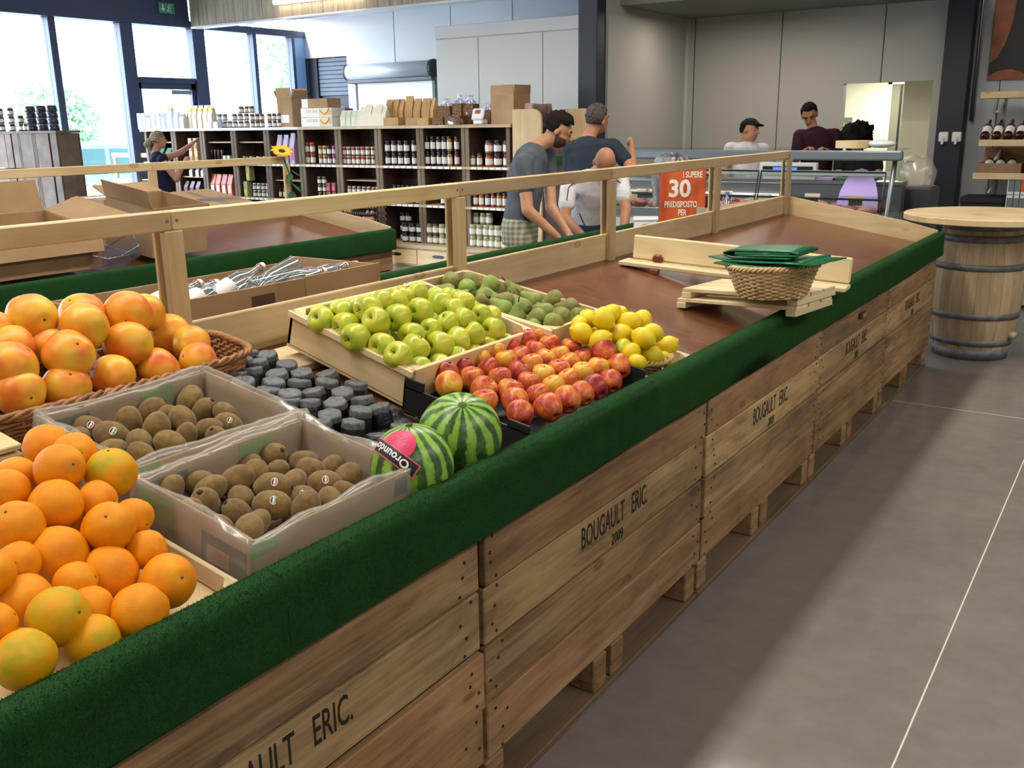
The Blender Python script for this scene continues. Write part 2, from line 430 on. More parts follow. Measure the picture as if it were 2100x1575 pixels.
# roller door on the white wall
rd = empty('roller_door', (-9.4, 11.9, 0), None, 'white roll-up cold room door under a silver drum on the white wall', 'door')
pA = onY(716, 150, 11.9); pB = onY(893, 135, 11.9)
rd.location = (0, 11.9, 0)
x0, x1 = pA.x+.02, pB.x
MB().box(x0+.12, x1-.06, .03, .06, 0, 2.2).build('curtain', 'white_gloss', rd)
dr = MB().tube([(x0, -.02, 2.33), (x1-.02, -.02, 2.33)], .12, 20); dr.build('drum_cover', 'alu', rd, True)
MB().box(x0, x1-.02, -.08, .06, 2.16, 2.22, .01).build('drum_lip', plain('dgrey', '#62676b', .5), rd)
MB().tube([(x0-.03, -.02, 2.33), (x0, -.02, 2.33)], .125, 20).build('end_cap', 'dark_metal', rd)
MB().tube([(x1-.05, -.02, 2.33), (x1-.0, -.02, 2.33)], .135, 20).build('end_cap', 'dark_metal', rd)
MB().box(x1-.08, x1-.02, .0, .07, 0, 2.16, .006).build('guide_rail', plain('guide', '#55605a', .5), rd)
MB().box(x0+.02, x0+.1, .0, .07, 0, 2.16, .006).build('guide_rail', 'white_gloss', rd)
# cold room box in front of the white wall
bx0 = onY(892, 57, 10.2).x; bz = onY(1000, 46, 10.2).z
cr = struct(MB().box(bx0, -3.94, 10.22, 11.98, 0, bz).build('wall_cold_room', 'white_panel'))
edges = [bx0, onY(981, 120, 10.2).x, onY(1113, 120, 10.2).x, -3.95]
for a, b in zip(edges, edges[1:]): MB().box(a+.004, b-.004, 10.2, 10.22, 0, bz-.16, .004).build('panel', 'white_panel', cr)
MB().box(bx0, -3.95, 10.195, 10.22, bz-.15, bz, .004).build('panel', 'white_panel', cr)
# board fascia with a tube lamp above the shelf
fc = struct(empty('trim_2', (0, 9.7, 0))); fz = 2.94
xk = -11.0
while xk < -3.9:
    xn = min(xk+.19, -3.9); MB().box(xk, xn-.004, 0, .03, fz, CZ, .002).build('board', 'boards', fc); xk = xn
MB().box(-11.0, -3.9, .03, .12, fz, CZ).build('backing', 'boards', fc)
MB().box(-11.0, -3.9, -.012, .13, fz-.03, fz, .004).build('edge_strip', 'white_gloss', fc)
lp0 = onY(562, 8, 9.62); 
lm = empty('tube_lamp', (lp0.x, 9.63, lp0.z+.02), None, 'lit white tube lamp fixed to the board fascia above the shelf', 'lamp')
MB().tube([(0, 0, 0), (1.55, 0, 0)], .035, 12).build('tube', 'tube', lm, True)
MB().box(-.02, 1.57, .035, .065, -.03, .04, .005).build('batten', 'white_plastic', lm)
sg = empty('fascia_sign', (onY(735, 4, 9.66).x, 9.665, lp0.z+.14), None, 'dark sign board with white lettering cut off by the top of the picture', 'sign')
MB().box(0, .62, 0, .02, -.14, .35, .004).build('sign_board', plain('signdark', '#2c2430', .6), sg)
for k in range(6): MB().box(.07+k*.09, .10+k*.09, -.003, 0, -.105, .2).build('letter_stroke', 'white_plastic', sg)
# column, grey side wall and back wall of the butcher corner
struct(MB().box(-4.02, -3.80, 8.86, 9.05, 0, CZ, .008).build('trim_3', 'navy'))
struct(MB().box(-3.93, -3.775, 9.05, 11.0, 0, CZ).build('wall_side', 'grey_panel'))
bw = struct(MB().box(-3.9, -1.93, 11.0, 11.12, 0, CZ).box(-1.02, -.9, 11.0, 11.12, 0, CZ).box(-1.93, -1.02, 11.0, 11.12, 1.88, CZ).build('wall_butchery', 'grey_panel'))
for px in (1425, 1602): 
    gx = onY(px, 100, 11.0).x; MB().box(gx-.005, gx+.005, 10.996, 11.0, 0, 2.66).build('panel_gap', 'grey_gap', bw)
gx = onY(1812, 90, 11.0).x; MB().box(gx-.005, gx+.005, 10.996, 11.0, 1.88, 2.66).build('panel_gap', 'grey_gap', bw)
MB().box(-3.775, -3.74, 10.96, 11.0, 0, 2.66).build('corner_bead', 'wall_pale', bw)
struct(MB().box(-3.775, -.62, 9.3, 11.0, 2.66, 2.75).build('ceiling_butchery', plain('soffit', '#77756f', .7)))
struct(MB().box(-.915, -.665, 10.80, 11.0, 0, CZ, .006).build('trim_4', 'navy'))
wr = struct(MB().box(-.69, 6.3, 10.98, 11.12, 0, CZ).build('wall_far', plain('wall_cool', '#a3a6a6', .6)))
MB().box(-.40, -.39, 10.976, 10.98, 0, 3).build('panel_gap', 'grey_gap', wr)
# small lit room behind the doorway
struct(MB().box(-2.9, -1.0+.9, 12.6, 12.7, 0, 2.3).box(-2.95, -2.85, 11.12, 12.6, 0, 2.3).box(-.2, -.1, 11.12, 12.6, 0, 2.3).box(-2.95, -.1, 11.12, 12.7, 2.3, 2.4).build('wall_side_room', 'cream_wall'))
d2 = struct(empty('door_2', (0, 12.58, 0)))
a0 = onY(1822, 250, 12.58).x; a1 = onY(1842, 250, 12.58).x
MB().box(a0-.03, a0+.02, -.04, 0, 0, 1.95, .004).box(a1+.06, a1+.12, -.04, 0, 0, 1.95, .004).box(a0-.03, a1+.12, -.04, 0, 1.9, 1.97, .004).build('door_frame', 'cream_wall', d2)
MB().box(a0+.02, a1+.06, -.012, 0, 0, 1.9).build('door_leaf', plain('leaf_grey', '#7c7a68', .6), d2)
MB().box(a1+.0, a1+.02, -.03, -.012, 0, 1.9).build('door_edge', 'black', d2)
d3 = struct(empty('door_3', (0, 11.6, 0)))
b0 = onY(1848, 250, 11.6).x; b1 = onY(1925, 250, 11.6).x+.4
MB().box(b0, b1, 0, .05, 0, 1.9, .004).build('door_leaf', plain('leaf_cream', '#d3d2b4', .5), d3)
hp = onY(1866, 331, 11.6)
MB().tube([(hp.x-.05, -.05, hp.z), (hp.x+.06, -.05, hp.z)], .012, 8).tube([(hp.x-.05, -.05, hp.z), (hp.x-.05, 0, hp.z)], .012, 8).tube([(hp.x-.05, -.012, hp.z), (hp.x-.05, 0, hp.z)], .028, 12).build('door_handle', 'black', d3)
nb = empty('wall_notice', (0, 0, 0), None, 'small paper notice on the cream wall seen through the doorway', 'notice'); npz = onY(1738, 246, 12.59); nb.location = npz
MB().box(-.06, .06, -.006, 0, -.03, .03).build('sheet', 'print_grey', nb)
# sockets on the dark column
for k, px in enumerate((1935, 1962)):
    sp = onY(px, 281, 10.79)
    so = empty('power_socket', sp, None, ('left' if k == 0 else 'right') + ' white power socket with a plug on the dark blue column', 'socket', 'sockets on the column')
    MB().box(-.045, .045, -.02, 0.01, -.05, .05, .01).build('plate', 'white_plastic', so)
    MB().tube([(0, -.02, -.01), (0, -.045, -.01), (0, -.05, -.07)], .013, 8).build('plug', 'white_plastic', so)
# pole of an awning crank on the wall, poster
cp = empty('hanging_crank_rod', (0, 10.93, 0), None, 'thin grey crank rod hanging down the pale wall beside the dark column', 'rod')
q0 = onY(2020, 0, 10.93); q1 = onY(1990, 248, 10.93)
MB().tube([(q1.x, 0, q1.z), (q1.x, 0, q1.z+2.2)], .014, 8).build('rod', 'steel', cp, True)
MB().tube([(q1.x+.018, 0, q1.z), (q1.x+.018, 0, q1.z+2.2)], .006, 8).build('cord', 'steel', cp, True)
ps = empty('barrel_poster', onY(2024, 165, 10.95), None, 'large dark poster of orange brown wooden barrels high on the right wall', 'poster')
MB().box(0, 1.7, 0, .02, 0, 1.3, .003).build('board', plain('poster_dark', '#231a1a', .6), ps)
pm = MB(); arc = [(0, .16), (.07, .22), (.13, .36), (.17, .55), (.19, .9), (.19, 1.3), (0, 1.3)]
pm.prism(arc, .0, .002, frame((.005, -.001, .0), (1, 0, 0), (0, 0, 1))); pm.build('printed_barrel', plain('poster_orange', '#7d4626', .6, var=.2), ps)
pm = MB().prism([(0, 0), (.36, 0), (.30, .07), (.2, .10), (.08, .085), (0, .04)], 0, .002, frame((.005, -.001, .0), (1, 0, 0), (0, 0, 1))); pm.build('printed_barrel', 'poster_orange', ps)
# battens of the hall lamps, out of frame under the ceiling
for (rx_, en), wh in zip(ROWS, ('the fruit stand', 'the right aisle', 'the second stand', 'the window aisle')):
    b = empty('ceiling_tube_lamp', (rx_, 2.5, 4.0), None, 'long white tube lamp track hung under the ceiling above ' + wh, 'lamp')
    MB().box(-.07, .07, -4.8, 4.8, 0, .05, .01).build('batten', 'white_plastic', b)
    for k in (-4, 0, 4): MB().tube([(0, k, .05), (0, k, CZ-4.0)], .01, 6).build('hanger', 'steel', b)
# ---------------------------------------------------------------- wooden crates under the stands
Y0, CL = 1.4825, 1.2
def nails(pts, parent, nrm='x'):
    m = MB()
    for p in pts: m.tube([p, Vector(p)+Vector((.0025, 0, 0))], .0042, 6)
    o = m.build('nail_heads', 'nail', parent); o['kind'] = 'stuff'; return o
def big_crate(y0, y1, x_front, facing, label, writing=True, matp='crate', group=None, detail=True):
    """crate on a pallet base; front face at x_front looking towards +x (facing=1) or -x (-1)"""
    t = empty('wooden_crate', (x_front, (y0+y1)/2, 0), None, label, 'crate', group)
    if facing < 0: t.rotation_euler = (0, 0, PI)
    h = (y1-y0)/2-.004; dep = .93
    zs = [(.140, .2755), (.2825, .4175), (.4245, .5585), (.5655, .70)]
    for k, (a, b) in enumerate(zs):
        j = random.uniform(-.006, .005)
        pl = MB().box(-.02+j, j, -h+.003, h-.003, a, b, .003).build('plank', 'crate_pale' if k == 2 and writing else matp, t)
        if detail:
            pts = []
            for s in (-1, 1):
                for q in range(4): pts.append((j-.001, s*(h-.015-random.uniform(0, .065)), a+(b-a)*(.12+.25*q+random.uniform(-.07, .07))))
            nails(pts, pl)
        if k == 2 and writing:
            fm_ = frame((j+.0004, 0, (a+b)/2), (0, 1, 0), (0, 0, 1))
            text('BOUGAULT', .084, 'ink', pl, fm_ @ Matrix.Translation((-.058, .017, 0)), sx=.53, bold=.0004, ext=.0004, name='stencil_word')
            text('ERIC.', .084, 'ink', pl, fm_ @ Matrix.Translation((.150, .017, 0)), sx=.53, bold=.0004, ext=.0004, name='stencil_word')
            text('2009', .046, 'ink', pl, fm_ @ Matrix.Translation((.02, -.045, 0)), sx=.72, bold=.0006, ext=.0004, name='stencil_year')
        MB().box(-dep, -dep+.02, -h+.003, h-.003, a, b, .003).build('plank', matp, t)
        for s in (-1, 1):
            yy0 = s*h; MB().box(-dep+.02, -.022, min(yy0, yy0-s*.02), max(yy0, yy0-s*.02), a, b, .003).build('side_plank', matp, t)
    for s in (-1, 1):
        MB().box(-.085, -.037, s*(h-.045)-.025, s*(h-.045)+.025, .14, .70).build('corner_post', 'cratez', t)
    MB().box(-dep, -.02, -h, h, .12, .138, .002).build('bottom_board', matp, t)
    MB().box(-.036, -.028, -h+.03, h-.03, .15, .69).build('gap_shade_sheet', 'nail', t)  # dark sheet added behind the planks so their gaps read as shaded
    MB().box(-.11, -.004, -h, h, .0, .022, .004).build('runner', 'crate_shaded', t)
    MB().box(-dep, -dep+.1, -h, h, .0, .022, .004).build('runner', 'crate', t)
    for yb in (-h+.045, -.05, .05, h-.045):
        MB().box(-.09, -.012, yb-.036, yb+.036, .022, .12, .004).build('foot_block', 'crate', t)
        MB().box(-dep+.01, -dep+.1, yb-.036, yb+.036, .022, .12, .004).build('foot_block', 'crate', t)
    return t
names = ['nearest crate, cut off by the lower left corner of the picture', 'second crate from the camera, large knot beside its stencilled name', 'third crate from the camera, below the lemons and small pallets',
         'fourth crate from the camera, with a torn hand hole in its top plank', 'farthest crate of the row, beside the wine barrel, stencil nearly worn off']
CR = []
for k in range(5):
    CR.append(big_crate(Y0+(k-1)*CL, Y0+k*CL, 0, 1, names[k], True, group='crates under the fruit stand'))
# torn hand hole of the fourth crate
MB().box(.004, .0065, .0, .09, .622, .648).build('hand_hole', 'black', CR[3])
MB().box(.004, .0072, .05, .11, .616, .636).build('splinter', 'crate_pale', CR[3])
for k in range(5):
    big_crate(Y0+(k-1)*CL, Y0+k*CL, -1.87, -1, 'rear crate backing the %s crate of the front row' % ORD[k], False, group='rear crates under the fruit stand', detail=False)
# ---------------------------------------------------------------- the double fruit stand
def green_profile():
    # around the front board: from inside the deck over the top and down the face
    return [(-.033, .77), (-.034, .826), (-.027, .838), (-.012, .843), (.012, .842), (.024, .835), (.030, .822), (.031, .78), (.030, .708), (.027, .701), (.021, .701), (.019, .708), (.014, .77)]
def carpet_strip(y0, y1, parent, mirror_x=None, seed=0):
    m = MB(); pr = green_profile(); n = max(2, int((y1-y0)/.02)); vs = []; fs = []
    for i in range(n+1):
        y = y0+(y1-y0)*i/n
        for k, (x, z) in enumerate(pr):
            nz = noise.noise((y*2.3+seed, k*.9, seed)); nf = noise.noise((y*34, k*3.1, 5.0))
            zz = z + (.010*nz + .002*nf if k in (8, 9, 10, 11) else .0015*nf); xx = x + .0025*nz + .001*nf
            if mirror_x is not None: xx = mirror_x - xx
            vs.append((xx, y, zz))
    k = len(pr)
    for i in range(n):
        for j in range(k): fs.append((i*k+j, i*k+(j+1) % k, (i+1)*k+(j+1) % k, (i+1)*k+j))
    m.add(vs, fs); o = m.build('carpet_strip', 'carpet', parent, True)
    if mirror_x is None and seed >= 0 and parent.name.startswith('fruit'):
        rng = random.Random(int(seed*10)); pv = []; pf = []; N = int((y1-y0)*(34000 if y0 < 2.2 else 14000))
        for q in range(N):
            j = rng.choice((1, 2, 3, 4, 4, 5, 5, 6, 6, 6, 6, 6, 6, 7, 7, 7, 7, 7, 7, 7, 7)); i = rng.randrange(n); u = rng.random(); w_ = rng.random()
            A = Vector(vs[i*k+j]).lerp(Vector(vs[i*k+j+1]), u); B = Vector(vs[(i+1)*k+j]).lerp(Vector(vs[(i+1)*k+j+1]), u); p = A.lerp(B, w_)
            tx, tz = vs[i*k+j+1][0]-vs[i*k+j][0], vs[i*k+j+1][2]-vs[i*k+j][2]; nn = Vector((-tz, 0, tx)).normalized()
            d = (nn*1.0+Vector((rng.uniform(-.7, .7), rng.uniform(-.9, .9), rng.uniform(-.9, .5)))).normalized()*rng.uniform(.0022, .0048); s_ = Vector((rng.uniform(-.3, .3), 1, rng.uniform(-.5, .5))).normalized()*rng.uniform(.0004, .0008)
            c = len(pv); pv += [p-s_-nn*.0006, p+s_-nn*.0006, p+d]; pf.append((c, c+1, c+2))
        pm_ = bpy.data.meshes.new('pile'); pm_.from_pydata([tuple(v_) for v_ in pv], [], pf); pm_.update(); pm_.materials.append(MATS['carpet']); po = link('pile', pm_, o); po['kind'] = 'stuff'
    return o
YA, YB = Y0-CL, Y0+4*CL
BX = -.955
stand = empty('fruit_stand', (0, 0, 0), None, 'long double sided fruit stand with brown sloping deck and green carpeted edge', 'display stand')
for k in range(5):
    a, b = YA+k*CL, YA+(k+1)*CL
    th = math.atan(DKS)
    for s in (0, 1):
        xs = (-.02, BX) if s == 0 else (2*BX+.04, BX)
        z0, z1 = (deckz(-.02), deckz(BX))
        lo, hi = (a+.001, b-.001)
        vs = [(xs[0], lo, z0), (xs[1], lo, z1), (xs[1], hi, z1), (xs[0], hi, z0)]
        vs += [(p[0], p[1], p[2]-.018) for p in vs]
        MB().add(vs, [(0, 1, 2, 3), (4, 7, 6, 5), (0, 4, 5, 1), (1, 5, 6, 2), (2, 6, 7, 3), (3, 7, 4, 0)]).build('deck_panel', 'laminate', stand)
cuts = [YA, .92, 2.26, 3.62, 4.83, YB]
for i, (a, b) in enumerate(zip(cuts, cuts[1:])): carpet_strip(a+.0004, b-.0004, stand, None, i*3.7)
for i, (a, b) in enumerate(zip(cuts, cuts[1:])): carpet_strip(a+.001, b-.001, stand, 2*BX-.0, i*2.9+40)
# board inside the carpet
MB().box(-.028, .012, YA, YB, .702, .833).build('front_board', 'pine', stand)
MB().box(2*BX-.012, 2*BX+.028, YA, YB, .702, .833).build('front_board', 'pine', stand)
# back boards, posts, rail
PY = [Y0-CL+.02, Y0+.02, Y0+CL+.012, Y0+2*CL-.06, Y0+3*CL-.03, YB-.006]
PY = [.30, 1.505, 2.69, 3.82, 5.05, YB-.02]
for a, b in zip(PY, PY[1:]):
    MB().box(BX-.022, BX, a+.002, b-.002, .86, 1.032, .003).build('back_board', 'pine', stand)
    MB().box(BX-.018, BX+.018, a+.001, b-.001, 1.272, 1.32, .003).build('top_rail', 'pine', stand)
for k, y in enumerate(PY):
    MB().box(BX+.0, BX+.022, y-.028, y+.028, .87, 1.272, .003).build('post', 'pinez', stand)
    MB().box(BX-.03, BX-.0225, y-.028, y+.028, .87, 1.272, .003).build('post_backing', 'pinez', stand)
    if 0 < k < 5:
        sc = MB()
        for s in (-1, 1): sc.tube([(BX+.018, y+s*.014, 1.296), (BX+.0195, y+s*.014, 1.296)], .0045, 10)
        sc.build('rail_screws', 'screw', stand)['kind'] = 'stuff'
# end boards at the far end of the deck
for s in (1, -1):
    def mx(x): return x if s == 1 else 2*BX-x
    e0, e1 = YB-.02, YB
    poly = [(mx(BX), deckz(BX)-.05), (mx(-.03), deckz(-.03)-.05), (mx(-.01), .852), (mx(-.20), .90), (mx(BX+.02), 1.03), (mx(BX), 1.03)]
    MB().prism(poly, -e1, -e0, Matrix.Rotation(PI/2, 4, 'X')).build('end_board', 'pinex', stand)
# ---------------------------------------------------------------- second stand on the left
SX = -3.2
st2 = empty('second_fruit_stand', (SX, 0, 0), None, 'second fruit stand behind the first, brown deck mostly empty with cardboard boxes on it', 'display stand')
S2A, S2B = -.4, 4.94
for k in range(5):
    a = S2B-(k+1)*1.068; b = a+1.068
    big_crate(a, b, SX, 1, '%s crate from the right end of the second fruit stand' % ORD[k], False, 'crate', 'crates under the second stand', False)
    vs = [(-.02, a+.001, deckz(-.02)), (BX, a+.001, deckz(BX)), (BX, b-.001, deckz(BX)), (-.02, b-.001, deckz(-.02))]
    vs += [(p[0], p[1], p[2]-.018) for p in vs]
    MB().add(vs, [(0, 1, 2, 3), (4, 7, 6, 5), (0, 4, 5, 1), (1, 5, 6, 2), (2, 6, 7, 3), (3, 7, 4, 0)]).build('deck_panel', 'laminate', st2)
for a, b in ((S2A, 1.3), (1.3, 3.1), (3.1, S2B)): carpet_strip(a+.001, b-.001, st2, None, a*5)
MB().box(-.028, .012, S2A, S2B, .702, .833).build('front_board', 'pine', st2)
P2 = [S2A, 1.15, 2.35, onX(315, 400, SX+BX).y, S2B-.03]
for a, b in zip(P2, P2[1:]):
    MB().box(BX-.022, BX, a+.002, b-.002, .86, .985, .003).build('back_board', 'pine', st2)
    MB().box(BX-.018, BX+.018, a+.001, b-.001, 1.262, 1.312, .003).build('top_rail', 'pine', st2)
for y in P2: MB().box(BX, BX+.022, y-.028, y+.028, .87, 1.262, .003).build('post', 'pinez', st2)
poly = [(BX, deckz(BX)-.05), (-.03, deckz(-.03)-.05), (-.01, .852), (-.20, .895), (BX+.02, 1.0), (BX, 1.0)]
MB().prism(poly, -S2B, -(S2B-.02), Matrix.Rotation(PI/2, 4, 'X')).build('end_board', 'pinex', st2)
# ---------------------------------------------------------------- containers and fruit on the deck
TH = math.atan(DKS)
def onstand(name, x, y, lift, label, cat, rz=0.0, group=None, tilt=TH):
    return empty(name, (x, y, deckz(x)+lift), (0, tilt, rz), label, cat, group)
# --- materials of the fruit
t = NT('orange_skin'); v = t.coords((1, 1, 1)); n1 = t.noise(v, 1.3, 3); n2 = t.noise(v, 26, 3, .6)
t.base(t.ramp(n1, [(.3, '#d97f00'), (.55, '#e38c00'), (.75, '#e69a06')]), .5, 0, .28); t.bump(n2, .25, .02); t.b.inputs['Subsurface Weight'].default_value = .0; MATS['orange_skin'] = t.m
t = NT('orange_skin_green'); v = t.coords((1, 1, 1)); n1 = t.noise(v, 1.1, 3); n2 = t.noise(v, 26, 3, .6)
t.base(t.ramp(n1, [(.38, '#df9400'), (.58, '#c39c0c'), (.75, '#8f9814')]), .5, 0, .28); t.bump(n2, .25, .02); MATS['orange_skin_green'] = t.m
t = NT('grapefruit_skin'); v = t.coords((1, 1, 1)); n1 = t.noise(v, .75, 2, .5); n2 = t.noise(v, 22, 2)
t.base(t.ramp(n1, [(.30, '#cc5626'), (.42, '#d97a26'), (.53, '#df982a'), (.68, '#dcb036')]), .36, 0, .35); t.bump(n2, .08, .02); MATS['grapefruit_skin'] = t.m
t = NT('golden_skin'); v = t.coords((1, 1, 1)); n1 = t.noise(v, .9, 2); vo = t.node('ShaderNodeTexVoronoi'); vo.inputs['Scale'].default_value = 9; t.link(v, vo.inputs['Vector'])
c = t.ramp(n1, [(.3, '#98ae2c'), (.5, '#b6bc36'), (.7, '#ccc03e')]); c = t.mix(t.ramp(vo.outputs['Distance'], [(.04, '#808080'), (.08, '#000000')]), c, '#a89a50')
t.base(c, .3, 0, .5); MATS['golden_skin'] = t.m
t = NT('red_skin'); v = t.coords((9, 9, 1.1)); n1 = t.noise(v, 1.0, 4, .7, .3); v2 = t.coords((1, 1, 1)); n2 = t.noise(v2, .8, 2); rn = t.rand()
f_ = t.math('ADD', t.math('ADD', t.math('MULTIPLY', n1, .55), t.math('MULTIPLY', n2, .9)), t.math('MULTIPLY', t.math('SUBTRACT', rn, .5), .34))
t.base(t.ramp(f_, [(.54, '#d9a838'), (.68, '#d27c36'), (.84, '#b8442e'), (1.0, '#84222a')]), .36, 0, .4); MATS['red_skin'] = t.m
t = NT('lemon_skin'); v = t.coords((1, 1, 1)); n1 = t.noise(v, 1.0, 3); n2 = t.noise(v, 20, 3)
t.base(t.ramp(n1, [(.3, '#d6b80c'), (.7, '#e8cc14')]), .4, 0, .45); t.bump(n2, .15, .02); MATS['lemon_skin'] = t.m
plain('lemon_green', '#bdbf32', .4)
t = NT('kiwi_skin'); v = t.coords((1, 1, 1)); n1 = t.noise(v, 2.2, 3); n2 = t.noise(v, 60, 3, .7); rn = t.rand()
c = t.mix(rn, t.ramp(n1, [(.3, '#62492c'), (.7, '#80643c')]), t.ramp(n1, [(.3, '#6a552f'), (.7, '#8b7240')]))
t.base(c, .8, 0, .2); t.b.inputs['Sheen Weight'].default_value = .15; t.bump(n2, .25, .02); MATS['kiwi_skin'] = t.m
t = NT('pear_skin'); v = t.coords((1, 1, 1)); n1 = t.noise(v, 1.6, 5, .65); rn = t.rand(); n2 = t.noise(v, 24, 3)
f_ = t.math('ADD', n1, t.math('MULTIPLY', t.math('SUBTRACT', rn, .5), .28))
t.base(t.mix(.25, t.ramp(f_, [(.35, '#8ca04c'), (.52, '#7c8a44'), (.68, '#78683c')]), t.ramp(n2, [(.3, '#5a5a2c'), (.7, '#9aa550')])), .55, 0, .3); MATS['pear_skin'] = t.m
t = NT('melon_skin'); tc = t.coords((1, 1, 1), True); sp = t.node('ShaderNodeSeparateXYZ'); tc0 = t.coords((1, 1, 1), False); t.link(tc0, sp.inputs[0])
n1 = t.noise(tc, 7, 5, .7); n2 = t.noise(tc, 30, 4, .8); at = t.math('ARCTAN2', sp.outputs[1], sp.outputs[0])
ang = t.math('ADD', t.math('MULTIPLY', at, 12.0), t.math('MULTIPLY', t.math('SUBTRACT', n1, .5), 8.0))
sn = t.math('SINE', ang)
sn2 = t.math('ADD', sn, t.math('MULTIPLY', t.math('SUBTRACT', n2, .5), 2.2))
c = t.ramp(t.math('ADD', t.math('MULTIPLY', sn2, .5), .5), [(.30, '#16301a'), (.42, '#2c5524'), (.50, '#6f9f34'), (.9, '#8db546')])
t.base(t.mix(.25, c, t.ramp(n2, [(.4, '#3f6a26'), (.6, '#93bb50')])), .35, 0, .5); MATS['melon_skin'] = t.m
plain('stem_brown', '#4b3a22', .8); plain('stem_green', '#4c5426', .8); plain('calyx', '#3a2c18', .9); plain('tan_scar', '#b59a66', .8)
# --- unit fruit meshes
def lathemesh(name, prof, mat, n=32, jit=None): return MB().lathe(prof, n, None, jit).mesh(name, mat, True)
def sph(m=20, fx=lambda a: 1.0, fz=lambda a: 1.0):
    out = []
    for i in range(m+1):
        a = PI*i/m; out.append((0.0 if i in (0, m) else math.sin(a)*fx(a), -math.cos(a)*fz(a)))
    return out
def wob(s, amp):
    def j(p, i, k):
        f = 1+amp*noise.noise((p.x*1.2+s, p.y*1.2, p.z*1.2)); return Vector((p.x*f, p.y*f, p.z*f))
    return j
def navel(a): return 1 - .06*math.exp(-(a/.18)**2) - .05*math.exp(-((PI-a)/.16)**2)
FM = {'orange': [lathemesh('orange', sph(22, lambda a: 1.0, navel), 'orange_skin', 32, wob(s, .05)) for s in (1, 5)],
      'orange_g': [lathemesh('orange', sph(22, lambda a: 1.0, navel), 'orange_skin_green', 32, wob(s, .05)) for s in (2, 7)],
      'grapefruit': [lathemesh('grapefruit', sph(22, lambda a: 1.02, lambda a: .93*navel(a)), 'grapefruit_skin', 32, wob(s, .06)) for s in (3, 8)],
      'kiwi': [lathemesh('kiwi', sph(16, lambda a: .86, lambda a: 1.14-.05*math.exp(-((PI-a)/.25)**2)), 'kiwi_skin', 22, wob(s, .06)) for s in (4, 9)],
      'lemon': [lathemesh('lemon', sph(22, lambda a: .9, lambda a: 1.06+.14*math.exp(-(a/.22)**2)+.18*math.exp(-((PI-a)/.2)**2)), m_, 26, wob(s, .04)) for s, m_ in ((5, 'lemon_skin'), (6, 'lemon_skin'), (7, 'lemon_green'))]}
apf = [(x*1.03, z*1.07) for x, z in [(0, -.66), (.10, -.72), (.24, -.83), (.42, -.86), (.62, -.74), (.80, -.50), (.93, -.18), (.99, .14), (.97, .42), (.86, .66), (.66, .82), (.44, .88), (.27, .84), (.14, .72), (.05, .58), (0, .52)]]
FM['golden'] = [lathemesh('golden_apple', apf, 'golden_skin', 30, wob(s, .05)) for s in (1, 4)]
FM['red'] = [lathemesh('red_apple', apf, 'red_skin', 30, wob(s, .05)) for s in (2, 6)]
prf = [(0, -.98), (.12, -1.0), (.3, -1.0), (.6, -.90), (.85, -.66), (.98, -.32), (.98, .02), (.84, .40), (.62, .76), (.46, 1.08), (.36, 1.36), (.24, 1.54), (.10, 1.60), (0, 1.60)]
FM['pear'] = [lathemesh('pear', prf, 'pear_skin', 26, wob(s, .06)) for s in (1, 3)]
STEM = {'orange': MB().tube([(0, 0, .92), (0, 0, .97)], [.085, .055], 8).mesh('stem_button', 'stem_green', True),
        'grapefruit': MB().tube([(0, 0, .85), (0, 0, .90)], [.085, .06], 8).mesh('stem_button', 'stem_green', True),
        'golden': MB().tube([(0, 0, .5), (.02, 0, .8), (.09, .03, 1.06)], [.03, .026, .034], 6).mesh('stem', 'stem_brown', True),
        'red': MB().tube([(0, 0, .5), (.02, .02, .78), (.05, .06, .98)], [.03, .026, .034], 6).mesh('stem', 'stem_brown', True),
        'kiwi': MB().tube([(0, 0, 1.08), (0, 0, 1.17)], [.2, .12], 7).mesh('calyx', 'calyx', True),
        'pear': MB().tube([(0, 0, 1.55), (.03, 0, 1.85), (.14, .05, 2.15)], [.06, .05, .07], 6).mesh('stem', 'calyx', True)}
EYE = {'golden': MB().tube([(0, 0, -.70), (0, 0, -.79)], [.09, .06], 6).mesh('calyx', 'calyx', True), 'red': MB().tube([(0, 0, -.70), (0, 0, -.79)], [.09, .06], 6).mesh('calyx', 'calyx', True)}
plain('stk_green', '#4c9a4a', .5); plain('stk_white', '#e6e3dc', .5); plain('stk_pink', '#d9556e', .5); plain('stk_dark', '#23353a', .5)
def sticker_on(o, d, r=1.0, size=.22, mats=('stk_white', 'stk_dark', 'stk_pink')):
    """oval sticker lying on the skin in local direction d"""
    d = Vector(d).normalized(); q = d.to_track_quat('Z', 'Y').to_matrix().to_4x4()
    for k, (mt, s, a0_, a1_) in enumerate(((mats[0], 1.0, 0, 2*PI), (mats[1], .82, PI*.02, PI*.98), (mats[2], .82, PI*1.08, PI*1.92))):
        n = 16; cx_ = (0.0, size*.30 if k == 1 else (-size*.30 if k == 2 else 0.0)); pts = [cx_]
        for i in range(n+(1 if k else 0)):
            a = a0_+(a1_-a0_)*i/n; pts.append((size*1.3*s*math.cos(a), size*s*math.sin(a)))
        vs = [q @ Vector((x, y, math.sqrt(max(.01, r*r-x*x-y*y))*1.012+k*.004)) for x, y in pts]
        m = MB().add(vs, [(0, i+1, (i+1) % n+1) for i in range(n)] if k == 0 else [(0, i+1, i+2) for i in range(n)])
        m.build('sticker' if k == 0 else 'sticker_print', mt, o, True)
FRUIT_N = {}
